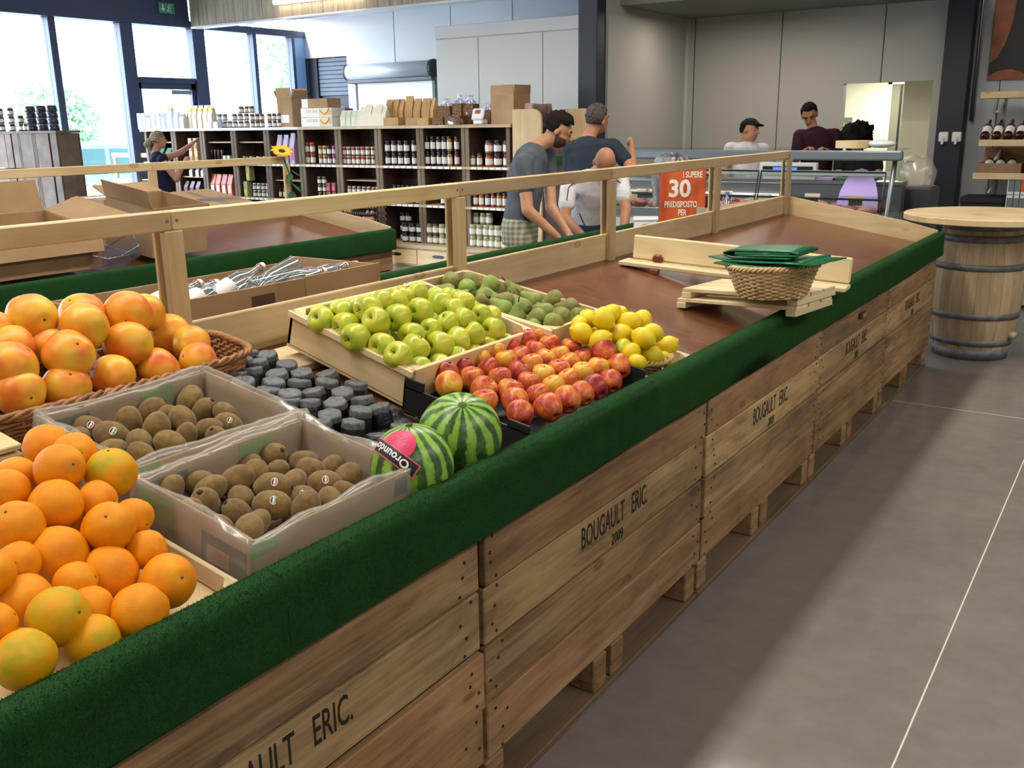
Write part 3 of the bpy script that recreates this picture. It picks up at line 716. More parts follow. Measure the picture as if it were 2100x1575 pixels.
def place_fruit(kind, p, r, axis, label, cat, group, meshes=None, stem=True, eye=True, spin=None):
    ms = FM[meshes or kind]; FRUIT_N[kind] = FRUIT_N.get(kind, 0)+1
    me = ms[FRUIT_N[kind] % len(ms)]
    o = link({'golden': 'golden_apple', 'red': 'red_apple'}.get(kind, kind), me)
    q = Vector(axis).normalized().to_track_quat('Z', 'Y') @ Matrix.Rotation(spin if spin is not None else random.uniform(0, 6.28), 3, 'Z').to_quaternion()
    o.location = p; o.rotation_euler = q.to_euler(); o.scale = (r, r, r)
    tag(o, label, cat, group)
    if stem and kind in STEM: link(STEM[kind].name.split('.')[0], STEM[kind], o)
    if eye and kind in EYE: link('calyx', EYE[kind], o)
    return o
def settle(L, bounds, rexp, prior, aspect=1.0, rmin=.85, rmax=1.15):
    """L: list of (px, py, radius px). returns positions and radii of fruit lying in the container"""
    x0, x1, y0, y1 = bounds; T = []
    for px, py, pr in L:
        d = ray(px, py); best = None
        for k in range(70):
            h = .02+k*.005; p = onDeck(px, py, h); t_ = fwd(p); r = pr*t_/FPX
            c = ((h-prior(px, py))/.035)**2 + ((r/rexp-1)/.15)**2
            for v_, lo, hi in ((p.x, x0, x1), (p.y, y0, y1)):
                if v_ < lo+r*.8: c += ((lo+r*.8-v_)/.012)**2
                if v_ > hi-r*.8: c += ((v_-hi+r*.8)/.012)**2
            if best is None or c < best[0]: best = (c, t_)
        T.append(best[1])
    R = lambda i: min(max(L[i][2]*T[i]/FPX, rexp*rmin), rexp*rmax)
    for it in range(60):
        for i in range(len(L)):
            pi = CAM+ray(*L[i][:2])*T[i]
            for j in range(i):
                pj = CAM+ray(*L[j][:2])*T[j]; dd = (pi-pj).length; need = (R(i)+R(j))*.93
                if dd < need:
                    s = (need-dd)*.25
                    a, b = (i, j) if (L[i][1], T[j]) > (L[j][1], T[i]) else (j, i)
                    T[a] -= s; T[b] += s
        for i in range(len(L)):
            d = ray(*L[i][:2]); r = R(i); tmin = (x1-r*.9-CAM.x)/d.x; tmax = (x0+r*.8-CAM.x)/d.x
            T[i] = min(max(T[i], tmin), max(tmin, tmax))
            T[i] = min(T[i], fwd(onDeck(L[i][0], L[i][1], r*.9+.006)))
    return [(CAM+ray(*L[i][:2])*T[i], R(i)) for i in range(len(L))]
def filler(vis, bounds, rexp, kind, lab, cat, group, meshes=None, layers=3, base=.0):
    """fruit underneath, seen only through gaps"""
    x0, x1, y0, y1 = bounds; out = []
    for L_ in range(layers):
        y = y0+rexp*(1+.5*(L_ % 2)); 
        while y < y1-rexp*.9:
            x = x0+rexp*(1+.5*(L_ % 2))
            while x < x1-rexp*.9:
                p = Vector((x, y, deckz(x)+base+rexp*1.02+L_*rexp*1.65)); ok = False; clash = False
                dp = p-CAM; tp = dp.dot(FW)
                for q, r in vis:
                    if (q-p).length < (r+rexp)*.86: clash = True; break
                    tq = (q-CAM).dot(FW); e = ((q-CAM)/tq-dp/tp).length*tp
                    if tq < tp-.3*r and e < 1.15*r: ok = True
                if ok and not clash: out.append((p, rexp*.97))
                x += rexp*2.02
            y += rexp*2.02
    for p, r in out: place_fruit(kind, p, r, (random.uniform(-1, 1), random.uniform(-1, 1), random.uniform(-.3, 1)), lab, cat, group, meshes, stem=False, eye=False)
    return out
def toCam(p): return (CAM-p).normalized()
SC = lambda L, ox, oy, s: [(ox+a*s, oy+b*s, c*s) for a, b, c in L]
lerp = lambda a, b, t_: a+(b-a)*max(0, min(1, t_))
# ---- oranges in a plywood crate
def slat_crate(name, x0, x1, y0, y1, h, lift, label, mat='paleply', tilt=TH, th=.008, cat='crate', skip=(), mat2='paleply_y'):
    cx, cy = (x0+x1)/2, (y0+y1)/2
    t = empty(name, (cx, cy, deckz(cx)+lift), (0, tilt, 0), label, cat); a, b = (x1-x0)/2, (y1-y0)/2
    MB().box(-a, a, -b, b, 0, .006).build('bottom', mat, t)
    if 'n' not in skip: MB().box(-a, a, -b, -b+th, .008, h, .0015).build('end_panel', mat, t)
    if 'f' not in skip: MB().box(-a, a, b-th, b, .008, h, .0015).build('end_panel', mat, t)
    MB().box(-a, -a+th, -b, b, .008, h, .0015).build('side_panel', mat2, t)
    if 'r' not in skip: MB().box(a-th, a, -b, b, .008, h, .0015).build('side_panel', mat2, t)
    for sx in (-1, 1):
        for sy in (-1, 1):
            MB().prism([(0, 0), (-sx*.03, 0), (0, -sy*.03)], .006, h, Matrix.Translation((sx*(a-th), sy*(b-th), 0))).build('corner_block', 'pinez', t)
    if 'n' not in skip: MB().box(-a-.001, a+.001, -b-.010, -b-.0005, h-.018, h-.001, .001).build('batten', mat, t)
    return t
slat_crate('orange_crate', -.46, -.042, .33, .90, .045, .012, 'pale wooden crate heaped with oranges at the lower left', th=.01, skip=('r',))
orange = [(97,917,47),(152,932,45),(122,960,50),(229,970,52),(32,978,42),(15,1006,44),(114,1037,54),(198,1027,42),(223,1082,53),(274,1061,37),(36,1082,55),(120,1136,59),(301,1128,39),(225,1176,58),(345,1191,56),(-17,1176,46),(38,1155,42),(53,1231,55),(120,1265,62),(187,1246,42),(286,1254,58),(190,1317,56),(50,1353,63),(-15,1284,48),(155,1195,42)]
OB = (-.45, -.028, .34, .93)
vis = settle(orange, OB, .0365, lambda x, y: lerp(.18, .11, (y-917)/400))
rl = rowlabels(orange); greens = {3: 'top', 18: '', 22: '', 21: ''}
for i, (p, r) in enumerate(vis):
    ax = Vector((random.uniform(-1, 1), random.uniform(-1, 1), random.uniform(-.6, 1)))
    special = {3: (.0, .35, 1), 18: (.7, -.3, .2), 2: (.8, .5, .2), 10: (-.1, -.75, .75), 14: (.6, .5, .2), 8: (.2, -.7, .5), 22: (-.9, .1, .6), 7: (.9, .2, .0)}.get(i)
    if special: ax = RT*special[0] + UP*special[2] - FW*(.55 if special[1] == 0 else abs(special[1]))
    lab = ('orange' if i not in greens else 'green tinged orange') + ', ' + rl[i]
    place_fruit('orange', p, r, ax, lab, 'orange', 'oranges heaped in the crate', 'orange_g' if i in greens else 'orange')
filler(vis, (-.45, -.05, .34, .90), .0365, 'orange', 'orange buried inside the heap in the crate', 'orange', 'oranges buried in the heap', 'orange', 3, .03)
# ---- kiwi boxes
def plate(parent, name, mat, M, w_, h_, z=.0012):
    return MB().box(-w_/2, w_/2, -h_/2, h_/2, 0, z).build(name, mat, parent).__setattr__('matrix_local', M)
plain('prt_green', '#5f9a3c', .7); plain('prt_dark', '#2a3136', .7); plain('prt_red', '#a85a5a', .7)
def kiwi_box(x0, x1, y0, y1, label, seed):
    cx, cy = (x0+x1)/2, (y0+y1)/2; a, b, h, th = (x1-x0)/2, (y1-y0)/2, .115, .005
    t = empty('kiwi_box', (cx, cy, deckz(cx)+.003), (0, TH, 0), label, 'box')
    MB().box(-a, a, -b, b, 0, .005).build('bottom', 'cardboard_in', t)
    for s in (-1, 1):
        MB().box(-a, a, s*b-(th if s > 0 else 0), s*b+(0 if s > 0 else th), .005, h, .001).build('end_wall', 'cardboard', t)
        MB().box(s*a-(th if s > 0 else 0), s*a+(0 if s > 0 else th), -b+th, b-th, .005, h-.004, .001).build('side_wall', 'cardboard', t)
    # printed patches on the walls
    fr = frame((0, -b-.0008, 0), (1, 0, 0), (0, 0, 1))
    MB().box(-a+.01, -a+.11, -b-.0012, -b, .05, h-.008).build('print_patch', 'prt_green', t)
    MB().box(a-.12, a-.01, -b-.0012, -b, .02, h-.03).build('print_patch', 'prt_dark', t)
    MB().box(a-.105, a-.05, -b-.0022, -b-.0012, .035, h-.05).build('print_patch', 'cardboard', t)
    MB().box(a, a+.0012, -b+.0, -b+.055, h-.035, h-.004).build('print_patch', 'prt_green', t)
    MB().box(-a+th, -a+th+.0012, b-.17, b-.09, h-.06, h-.008).build('print_patch', 'prt_green', t)
    MB().box(-a+th, -a+th+.0012, -b+.03, -b+.11, h-.075, h-.02).build('print_patch', 'prt_dark', t)
    MB().box(a, a+.0012, b-.05, b-.005, h-.05, h-.012).build('print_patch', 'prt_dark', t)
    # clear film liner folded over the rim
    per = []; n = 120
    for i in range(n):
        u = i/n*4; k = int(u); f_ = u-k; c = [(a, -b), (a, b), (-a, b), (-a, -b), (a, -b)]
        per.append((lerp(c[k][0], c[k+1][0], f_), lerp(c[k][1], c[k+1][1], f_)))
    prof = [(-.020, .012), (-.012, .05), (-.009, .09), (-.006, 1.0), (.004, 1.0), (.008, .085), (.010, .055), (.012, .02)]
    vs = []; fs = []; m = len(prof)
    for i, (x, y) in enumerate(per):
        d = Vector((x/a if abs(x) > a-.0001 else 0, y/b if abs(y) > b-.0001 else 0, 0)); d = d.normalized() if d.length > 0 else Vector((1, 0, 0))
        tp = h+.006+.016*noise.noise((x*9+seed, y*9, 1.0))
        low = .03+.03*noise.noise((x*6, y*6+seed, 9.0))
        for j, (o_, z) in enumerate(prof):
            zz = tp if z == 1.0 else z
            if j >= 5: zz = lerp(tp, low, (j-4)/3)
            w_ = .0055*noise.noise((x*40+seed, y*40, zz*60)); o2 = o_ + w_ + (.006*noise.noise((x*16, y*16, zz*20+seed)) if j not in (3, 4) else 0)
            if j < 3: o2 = min(o2, -.007)
            if j > 4: o2 = max(o2, .003)
            vs.append((x+d.x*o2, y+d.y*o2, zz))
    for i in range(n):
        for j in range(m-1): fs.append((i*m+j, ((i+1) % n)*m+j, ((i+1) % n)*m+j+1, i*m+j+1))
    MB().add(vs, fs).build('film_liner', 'film', t, True)
    return t
kiwi_box(-.685, -.385, .945, 1.345, 'rear cardboard kiwi box with clear film liner, beside the grapefruit basket', 3.0)
kiwi_box(-.362, -.062, .925, 1.325, 'front cardboard kiwi box with clear film liner, against the green edge', 17.0)
kb = [(390,819,34),(310,842,30),(419,843,28),(462,850,26),(183,880,32),(229,893,34),(264,867,32),(321,881,34),(374,862,30),(286,907,30),(348,910,32),(429,881,28),(381,893,26),(469,869,26),(229,925,30),(345,854,28),(160,905,28),(445,898,26),(290,932,28)]
kf = [(349,1006,31),(408,989,30),(432,1004,32),(422,1034,35),(485,985,35),(525,970,31),(559,936,31),(567,969,27),(560,998,35),(494,1023,31),(487,1053,32),(558,1036,37),(624,949,30),(637,964,30),(665,993,34),(714,976,30),(680,961,27),(603,991,30),(626,1041,34),(677,1024,28),(510,1087,35),(708,1010,26),(454,1084,28),(618,1019,28),(529,1071,28),(510,955,26),(390,1045,26)]
for L, B, nm, stk in ((kb, (-.67, -.40, .955, 1.335), 'rear', (4, 5, 13)), (kf, (-.35, -.075, .935, 1.315), 'front', (8, 11, 14, 23))):
    vis = settle(L, B, .0285, lambda x, y: .07); rl = rowlabels(L, 6)
    for i, (p, r) in enumerate(vis):
        ax = RT*random.uniform(-1, 1)+UP*random.uniform(-.8, .8)-FW*random.uniform(-.2, .8)
        if i in stk: ax = RT*1.0+UP*random.uniform(-.5, .2)
        lab = 'kiwi%s in the %s box, %s' % (' with a sticker' if i in stk else '', nm, rl[i])
        o = place_fruit('kiwi', p, r, ax, lab, 'kiwi', 'kiwis in the %s box' % nm)
        if i in stk:
            dl = o.rotation_euler.to_matrix().inverted() @ (toCam(p)+UP*.35+RT*.1); sticker_on(o, dl, .9, .2, ('stk_white', 'stk_green' if i % 2 else 'stk_pink', 'stk_dark'))
    filler(vis, B, .0265, 'kiwi', 'kiwi buried at the bottom of the %s box' % nm, 'kiwi', 'kiwis buried in the %s box' % nm, None, 1, .004)
# ---- wicker
t = NT('wicker_brown'); v = t.coords((1, 1, 1)); n1 = t.noise(v, 30, 3); t.base(t.ramp(n1, [(.3, '#6b4326'), (.7, '#a8703f')]), .5); MATS['wicker_brown'] = t.m
t = NT('wicker_pale'); v = t.coords((1, 1, 1)); n1 = t.noise(v, 24, 3); t.base(t.ramp(n1, [(.3, '#ab8a58'), (.7, '#d2b683')]), .55); MATS['wicker_pale'] = t.m
def wicker(t, a, b, h, flare, mat, rings, stakes, sup=2.0, sr=.004):
    def per(u, k):
        c, s_ = math.cos(u), math.sin(u); f_ = (abs(c)**sup+abs(s_)**sup)**(-1/sup); return Vector((a*k*c*f_, b*k*s_*f_, 0))
    w_ = MB()
    for i in range(rings):
        z = sr+(h-.01)*i/(rings-1); k = 1-flare*(1-i/(rings-1)); N = stakes*6; pts = []
        for q in range(N):
            u = 2*PI*q/N; p = per(u, k); nrm = p.normalized()
            pts.append(p + nrm*sr*1.1*math.sin(stakes*u/1.0*.5+(PI if i % 2 else 0)) + Vector((0, 0, z+.001*noise.noise((u*5, i, 0)))))
        w_.tube(pts, sr, 6, True)
    w_.build('weave', mat, t, True)
    s = MB()
    for q in range(stakes):
        u = 2*PI*(q+.25)/stakes; s.tube([per(u, 1-flare)+Vector((0, 0, 0)), per(u, 1)+Vector((0, 0, h))], sr*.9, 6)
    s.build('stakes', mat, t, True)
    r_ = MB()
    for st in range(3):
        N = 160; pts = []
        for q in range(N):
            u = 2*PI*q/N; p = per(u, 1.0); nrm = p.normalized(); ph = u*stakes*.55+st*2*PI/3
            pts.append(p+nrm*(.004+.007*math.cos(ph))+Vector((0, 0, h+.004+.006*math.sin(ph))))
        r_.tube(pts, sr*1.15, 6, True)
    r_.build('braided_rim', mat, t, True)
    MB().prism([(per(2*PI*q/40, 1-flare).x, per(2*PI*q/40, 1-flare).y) for q in range(40)], .0, .008).build('base', mat, t)
gb = onstand('wicker_basket', -.825, 1.13, .02, 'brown wicker basket heaped with grapefruit against the back board', 'basket')
wicker(gb, .103, .42, .08, .06, 'wicker_brown', 9, 56, 5.0, .0048)
grape = [(65,653,50),(167,645,46),(174,669,47),(262,645,48),(302,640,38),(263,707,51),(349,690,45),(142,728,51),(24,750,52),(137,793,48),(230,774,47),(325,757,43),(405,740,38),(43,807,48),(24,714,47),(105,712,42),(-15,680,42),(393,705,38)]
GB = (-.935, -.718, .70, 1.55)
vis = settle(grape, GB, .047, lambda x, y: lerp(.25, .14, (y-645)/150)); rl = rowlabels(grape)
for i, (p, r) in enumerate(vis):
    ax = Vector((random.uniform(-1, 1), random.uniform(-1, 1), random.uniform(-.5, 1)))
    sp_ = {1: (-.2, .5), 7: (.6, .45), 5: (.25, -.65), 9: (.4, .5), 10: (-.55, .35), 11: (-.5, -.5), 12: (-.45, .2), 13: (.75, -.2), 0: (.9, -.1)}.get(i)
    if sp_: ax = RT*sp_[0]+UP*sp_[1]-FW*.55
    place_fruit('grapefruit', p, r, ax, 'grapefruit in the wicker basket, ' + rl[i], 'grapefruit', 'grapefruit heaped in the wicker basket')
filler(vis, (-.92, -.72, .76, 1.5), .046, 'grapefruit', 'grapefruit buried inside the heap in the basket', 'grapefruit', 'grapefruit buried in the basket', None, 3, .055)
# plywood box corner left of the kiwis
pb = onstand('plywood_lid', -.63, .70, .09, 'corner of a pale plywood lid beside the rear kiwi box', 'lid'); MB().box(-.10, .06, -.30, .16, 0, .012, .002).box(-.10, .06, -.30, .16, .018, .03, .002).build('sheet', 'paleply', pb); MB().box(-.09, .05, -.28, .14, -.087, 0).build('support', 'cardboard', pb)
# ---- pots wrapped in dark film
t = NT('dark_film'); v = t.coords((1, 1, 1)); n1 = t.noise(v, 60, 4, .6, 1.5); t.base(t.ramp(n1, [(.3, '#0e0f11'), (.7, '#1b1c1f')]), .38, 0, .5); t.bump(n1, .5, .006); MATS['dark_film'] = t.m
t = NT('grey_film'); v = t.coords((1, 1, 1)); n1 = t.noise(v, 50, 4, .6, 1.5); t.base(t.ramp(n1, [(.3, '#414245'), (.7, '#6d6d6e')]), .5, 0, .5); t.bump(n1, .6, .006); MATS['grey_film'] = t.m  # lighter, greyer film for the pot caps than for the sides
POT = []
for s in range(5):
    def jj(p, i, k, s=s):
        f_ = 1+.06*math.cos(6*math.atan2(p.y, p.x)+s) + .05*noise.noise((p.x*60+s*9, p.y*60, p.z*60)); return Vector((p.x*f_, p.y*f_, p.z+.003*noise.noise((p.x*50, p.y*50, s*7.0))))
    body = MB().lathe([(0, 0), (.026, 0), (.0285, .02), (.028, .045), (.026, .056)], 18, None, jj).mesh('pot_body', 'dark_film', True)
    cap = MB().lathe([(.0275, .050), (.0273, .061), (.0258, .066), (.014, .0645), (0, .064)], 18, None, jj).mesh('wrinkled_cap', 'grey_film', True)
    POT.append((body, cap))
pots = [(165,205),(440,225),(350,310),(615,330),(90,280),(255,405),(550,430),(820,420),(155,515),(450,530),(745,540),(1035,530),(390,625),(650,655),(965,635),(1245,635),(870,760),(1180,750),(1485,725),(620,745),(800,880),(1100,880),(1405,845),(1690,810),(1040,985),(1325,990),(1630,1150),(1445,1225),(1890,1050),(30,440),(480,745),(1120,440),(1360,560)]
pots = [(470+a*.1857, 680+b*.1857) for a, b in pots]; rl = rowlabels(pots, 6)
for i, (px, py) in enumerate(pots):
    p = onDeck(px, py, .066 if i not in (26, 27, 28) else .03)
    if p.x < -.90: p.x = -.90
    o = empty('film_wrapped_pot', (p.x, p.y, deckz(p.x)), (0, TH, random.uniform(0, 6)), 'dark film wrapped pot behind the kiwis, ' + rl[i], 'pot', 'pots wrapped in dark film')
    b_, c_ = POT[i % 5]
    if i in (26, 27, 28): o.scale = (1, 1, .5)
    link('pot_body', b_, o); link('wrinkled_cap', c_, o)
sh = MB(); n = 26; c0 = Vector((-.33, 1.56, 0)); vs = []; fs = []
for i in range(n):
    for j in range(n):
        x = -.43+.17*i/(n-1); y = 1.46+.25*j/(n-1); z = deckz(x)+.012+.016*noise.noise((x*26, y*26, 3.0))+.008*noise.noise((x*80, y*80, 7.0)); vs.append((x, y, max(z, deckz(x)+.003)))
for i in range(n-1):
    for j in range(n-1): fs.append((i*n+j, (i+1)*n+j, (i+1)*n+j+1, i*n+j+1))
o = sh.add(vs, fs).build('crumpled_film', 'dark_film', None, True); tag(o, 'crumpled dark plastic film lying behind the watermelons', 'plastic film')
# ---- watermelons
wm = []
for k, (px, py, pr, ax, lab) in enumerate(((845, 955, 86, RT*-.05+UP*.86-FW*.28, 'watermelon with a pink and black paper label, next to the kiwi box'), (943, 892, 87, RT*.1+UP*.72-FW*.7, 'watermelon without a label, beside the black apple tray'))):
    r = .07
    for _ in range(6): p = onDeck(px, py, r*1.02); r = pr*fwd(p)/FPX
    q = ax.normalized().to_track_quat('Z', 'Y')
    o = empty('watermelon', p, None, lab, 'watermelon', None); o.rotation_euler = q.to_euler()
    MB().lathe([(x*r, z*r*1.02) for x, z in sph(28)], 44).build('rind', 'melon_skin', o, True)
    MB().tube([(0, 0, r*.99), (.002, 0, r*1.035), (.008, .003, r*1.07)] if k == 0 else [(0, 0, r*1.0), (0, 0, r*1.026)], [.007, .004, .003] if k == 0 else [.012, .008], 8).build('stem', 'stem_green', o, True)
    wm.append((o, p, r))
o, p, r = wm[1]
dl = o.rotation_euler.to_matrix().inverted() @ (toCam(p)*.75+UP*.62-RT*.55); d = dl.normalized(); q = d.to_track_quat('Z', 'Y').to_matrix().to_4x4()
m = MB(); vs = [q @ Vector((0, 0, r*1.004))]; n = 12
for i in range(n):
    rr = .010*(1+.3*math.sin(i*2.1)); x, y = rr*math.cos(2*PI*i/n), rr*.7*math.sin(2*PI*i/n); vs.append(q @ Vector((x, y, math.sqrt(r*r-x*x-y*y)*1.004)))
m.add(vs, [(0, i+1, (i+1) % n+1) for i in range(n)]).build('ground_spot', 'tan_scar', o, True)
# label on the first melon: pink round with black banner, curved onto the rind
o, p, r = wm[0]
plain('lbl_pink', '#cf2f5e', .45); plain('lbl_black', '#1c1618', .45); plain('lbl_red', '#e8566a', .45); plain('lbl_white', '#f3ecec', .45)
inv = o.rotation_euler.to_matrix().inverted(); dcen = (onDeck(800, 940, .078)-p); 
dv = (toCam(p)*.82-RT*.42+UP*.34).normalized(); ex = (RT*.80-UP*.60); ex = (ex-dv*ex.dot(dv)).normalized(); ey = dv.cross(ex)
def curved(poly, lift, sub=1):
    vs = []
    for x, y in poly: vs.append(inv @ ((dv*math.sqrt(max(1e-6, r*r-x*x-y*y))+ex*x+ey*y)*(1+lift)))
    return vs
def curvegrid(x0, x1, y0, y1, lift, nx=14, ny=6, keep=None):
    vs = []; fs = []
    for i in range(nx+1):
        for j in range(ny+1): vs.append((x0+(x1-x0)*i/nx, y0+(y1-y0)*j/ny))
    for i in range(nx):
        for j in range(ny): fs.append((i*(ny+1)+j, (i+1)*(ny+1)+j, (i+1)*(ny+1)+j+1, i*(ny+1)+j+1))
    return MB().add(curved(vs, lift), fs)
disc = MB(); cs = [(.0, .014)]+[(.034*math.cos(2*PI*i/24)*k/3, .014+.034*math.sin(2*PI*i/24)*k/3) for k in (1, 2, 3) for i in range(24)]
fs = [(0, 1+i, 1+(i+1) % 24) for i in range(24)]
for k in (0, 1):
    for i in range(24): fs.append((1+k*24+i, 1+k*24+(i+1) % 24, 1+(k+1)*24+(i+1) % 24, 1+(k+1)*24+i))
disc.add(curved(cs, .030), fs).build('paper_label', 'lbl_pink', o, True)
curvegrid(-.058, .058, -.021, .0065, .034).build('label_banner_edge', 'lbl_red', o, True)
curvegrid(-.056, .056, -.019, .0045, .037).build('label_banner', 'lbl_black', o, True)
tx = text('Oroundo', .0215, 'lbl_white', None, None, 'label_lettering', ext=.0, sx=1.05, bold=.0004)
for vv in tx.data.vertices:
    vv.co = curved([(-vv.co.x*1.0, -vv.co.y-.007)], .044)[0]
tx.parent = o
sw = MB()
for cx_, cy_ in ((-.004, .030), (.014, .020), (-.017, .022)):
    pts = []
    for k in range(14):
        a = k*.55; rr = .0012+.0004*k; pts.append((cx_+rr*math.cos(a), cy_+rr*math.sin(a)))
    sw.tube(curved(pts, .034), .0005, 4)
sw.build('label_swirl', plain('lbl_swirl', '#f09ab0', .5), o, True)
# ---- golden apples
gt = TH+.10
cx, cy = -.62, 2.02
gc = slat_crate('apple_crate', -.835, -.405, 1.745, 2.30, .105, .028, 'pale plywood crate heaped with golden yellow green apples', tilt=gt, th=.012)
bd = onstand('pine_board', -.80, 1.90, .0, 'pine board lying under the back of the golden apple crate', 'board'); MB().box(-.09, .05, -.24, .36, 0, .022, .002).build('board', 'pine', bd)
gold = SC([(740,380,98),(885,310,84),(915,415,100),(1070,290,100),(1130,385,100),(985,495,105),(1285,350,98),(1255,240,95),(1425,185,80),(1445,305,95),(1580,270,95),(1175,560,98),(1290,635,102),(1385,480,95),(1400,585,105),(1520,440,84),(1590,555,102),(1640,400,84),(1755,245,82),(1690,290,75),(1760,370,86),(1880,335,80),(1710,510,92),(1825,475,86),(1970,440,86),(1320,210,78),(1640,215,78),(1705,640,88),(1580,700,90),(1440,720,90),(1820,615,80),(1925,570,75),(2050,550,75),(1160,245,70)],450,550,.2857)
vis = settle(gold, (-.84, -.40, 1.74, 2.31), .0352, lambda x, y: lerp(.21, .11, (y-600)/150)); rl = rowlabels(gold, 6)
GA = {0: (-.35, .25), 2: (-.75, -.2), 3: (-.8, -.2), 4: (-.4, .3), 5: (-.6, -.3), 9: (-.5, -.15), 11: (-.55, -.1), 12: (-.35, .35), 6: (-.55, -.4), 16: (-.9, -.1), 21: (-.3, -.1), 24: (-.7, -.1), 15: (-.3, .0), 13: (-.5, -.3)}
for i, (p, r) in enumerate(vis):
    ax = RT*random.uniform(-1, .6)+UP*random.uniform(-.6, .8)-FW*random.uniform(-.3, .6)
    if i in GA: ax = RT*GA[i][0]+UP*GA[i][1]-FW*.75
    o = place_fruit('golden', p, r, ax, 'golden apple in the crate, ' + rl[i], 'apple', 'golden apples heaped in the crate')
    if i in (1, 3, 9, 18, 27, 28, 30):
        dl = o.rotation_euler.to_matrix().inverted() @ (toCam(p)*.6+UP*.6+RT*.45); sticker_on(o, dl, .95, .17, ('stk_white', 'print_grey', 'stk_white'))
filler(vis, (-.82, -.42, 1.77, 2.28), .034, 'golden', 'golden apple buried inside the heap in the crate', 'apple', 'golden apples buried in the crate', None, 2, .04)
# ---- red apples in a black tray
cx, cy = -.235, 2.03; a, b, h = .185, .30, .078
rt = onstand('apple_tray', cx, cy, .004, 'black cardboard tray filled with red and yellow apples', 'tray')
MB().box(-a, a, -b, b, 0, .006).build('bottom', 'black_card', rt)
for s in (-1, 1):
    MB().box(-a, a, s*b-(.006 if s > 0 else 0), s*b+(0 if s > 0 else .006), .006, h*.86, .001).build('end_wall', 'black_card', rt)
    MB().box(s*a-(.006 if s > 0 else 0), s*a+(0 if s > 0 else .006), -b, b, .006, h if s < 0 else .05, .001).build('side_wall', 'black_card', rt)
    MB().box(-a, -a+.06, s*b-(.007 if s > 0 else -.0), s*b+(0 if s > 0 else .007), h*.8, h+.012, .001).build('corner_tab', 'black_card', rt)
    MB().box(a-.06, a, s*b-(.007 if s > 0 else -.0), s*b+(0 if s > 0 else .007), h*.8, h+.006, .001).build('corner_tab', 'black_card', rt)
MB().box(-.03, .02, -b-.0012, -b, .03, .06).build('print_patch', 'cardboard', rt)
red = SC([(215,930,95),(250,1020,100),(335,890,85),(410,970,88),(470,835,80),(540,900,82),(495,1050,97),(570,780,75),(505,1140,95),(615,970,85),(660,845,80),(690,750,78),(685,1065,95),(725,1140,100),(745,925,85),(760,1225,98),(795,695,85),(765,815,70),(820,1005,82),(845,870,75),(865,775,75),(890,1095,88),(925,950,80),(935,835,78),(965,1180,103),(1000,1030,82),(1035,910,78),(1045,810,72),(970,730,72),(895,670,68),(1100,1120,98),(1110,980,80),(1120,865,72),(1120,755,72),(1210,930,78),(1215,830,74),(1205,1080,88),(1300,1030,90),(1320,895,74),(1410,990,84),(1365,780,88),(1470,885,88)],850,500,.2857)
vis = settle(red, (-.425, -.030, 1.715, 2.34), .0345, lambda x, y: .07, 1, .9, 1.2); rl = rowlabels(red, 7)
for i, (p, r) in enumerate(vis):
    ax = Vector((0, 0, 1))+RT*random.uniform(-.6, .6)+UP*random.uniform(-.3, .5)
    if i in (1, 13, 15, 24, 30, 36, 37, 39, 40, 41): ax = -(RT*random.uniform(.0, .5)-UP*.55-FW*.5)
    place_fruit('red', p, r, ax, 'red and yellow apple in the black tray, ' + rl[i], 'apple', 'red apples in the black tray')
filler(vis, (-.41, -.06, 1.74, 2.32), .033, 'red', 'red apple buried under the others in the black tray', 'apple', 'red apples buried in the tray', None, 2, .006)
# ---- pears
slat_crate('pear_crate', -.915, -.355, 2.325, 2.655, .115, .004, 'pale wooden crate of green and russet pears at the back', th=.012)
pear = SC([(265,285,66),(415,275,62),(530,305,68),(705,335,66),(380,335,66),(215,335,60),(530,380,75),(640,405,70),(620,455,72),(465,420,60),(765,440,70),(735,515,78),(835,395,66),(985,405,68),(1095,455,70),(920,485,72),(865,545,78),(1050,545,74),(980,590,80),(1160,530,60),(840,605,58),(320,375,60)],850,500,.2857)
vis = settle(pear, (-.93, -.345, 2.32, 2.67), .0275, lambda x, y: .095); rl = rowlabels(pear, 6)
PA = {3: (-.6, .75), 11: (.1, .8), 13: (-.75, -.3), 14: (-1, .05), 16: (-.7, -.4), 0: (.1, -.9), 4: (.1, -.9), 17: (0, -1), 18: (-.5, -.6), 5: (-.8, .2), 2: (-.5, -.5)}
for i, (p, r) in enumerate(vis):
    sp_ = PA.get(i, (random.uniform(-1, 1), random.uniform(-.8, .6))); ax = RT*sp_[0]+UP*sp_[1]-FW*(-.8 if i in (0, 4, 17) else random.uniform(-.2, .3))
    place_fruit('pear', p-ax.normalized()*r*.25, r, ax, 'green and russet pear in the crate, ' + rl[i], 'pear', 'pears in the crate')
filler(vis, (-.90, -.37, 2.34, 2.64), .027, 'pear', 'pear buried under the others in the crate', 'pear', 'pears buried in the crate', None, 2, .006)
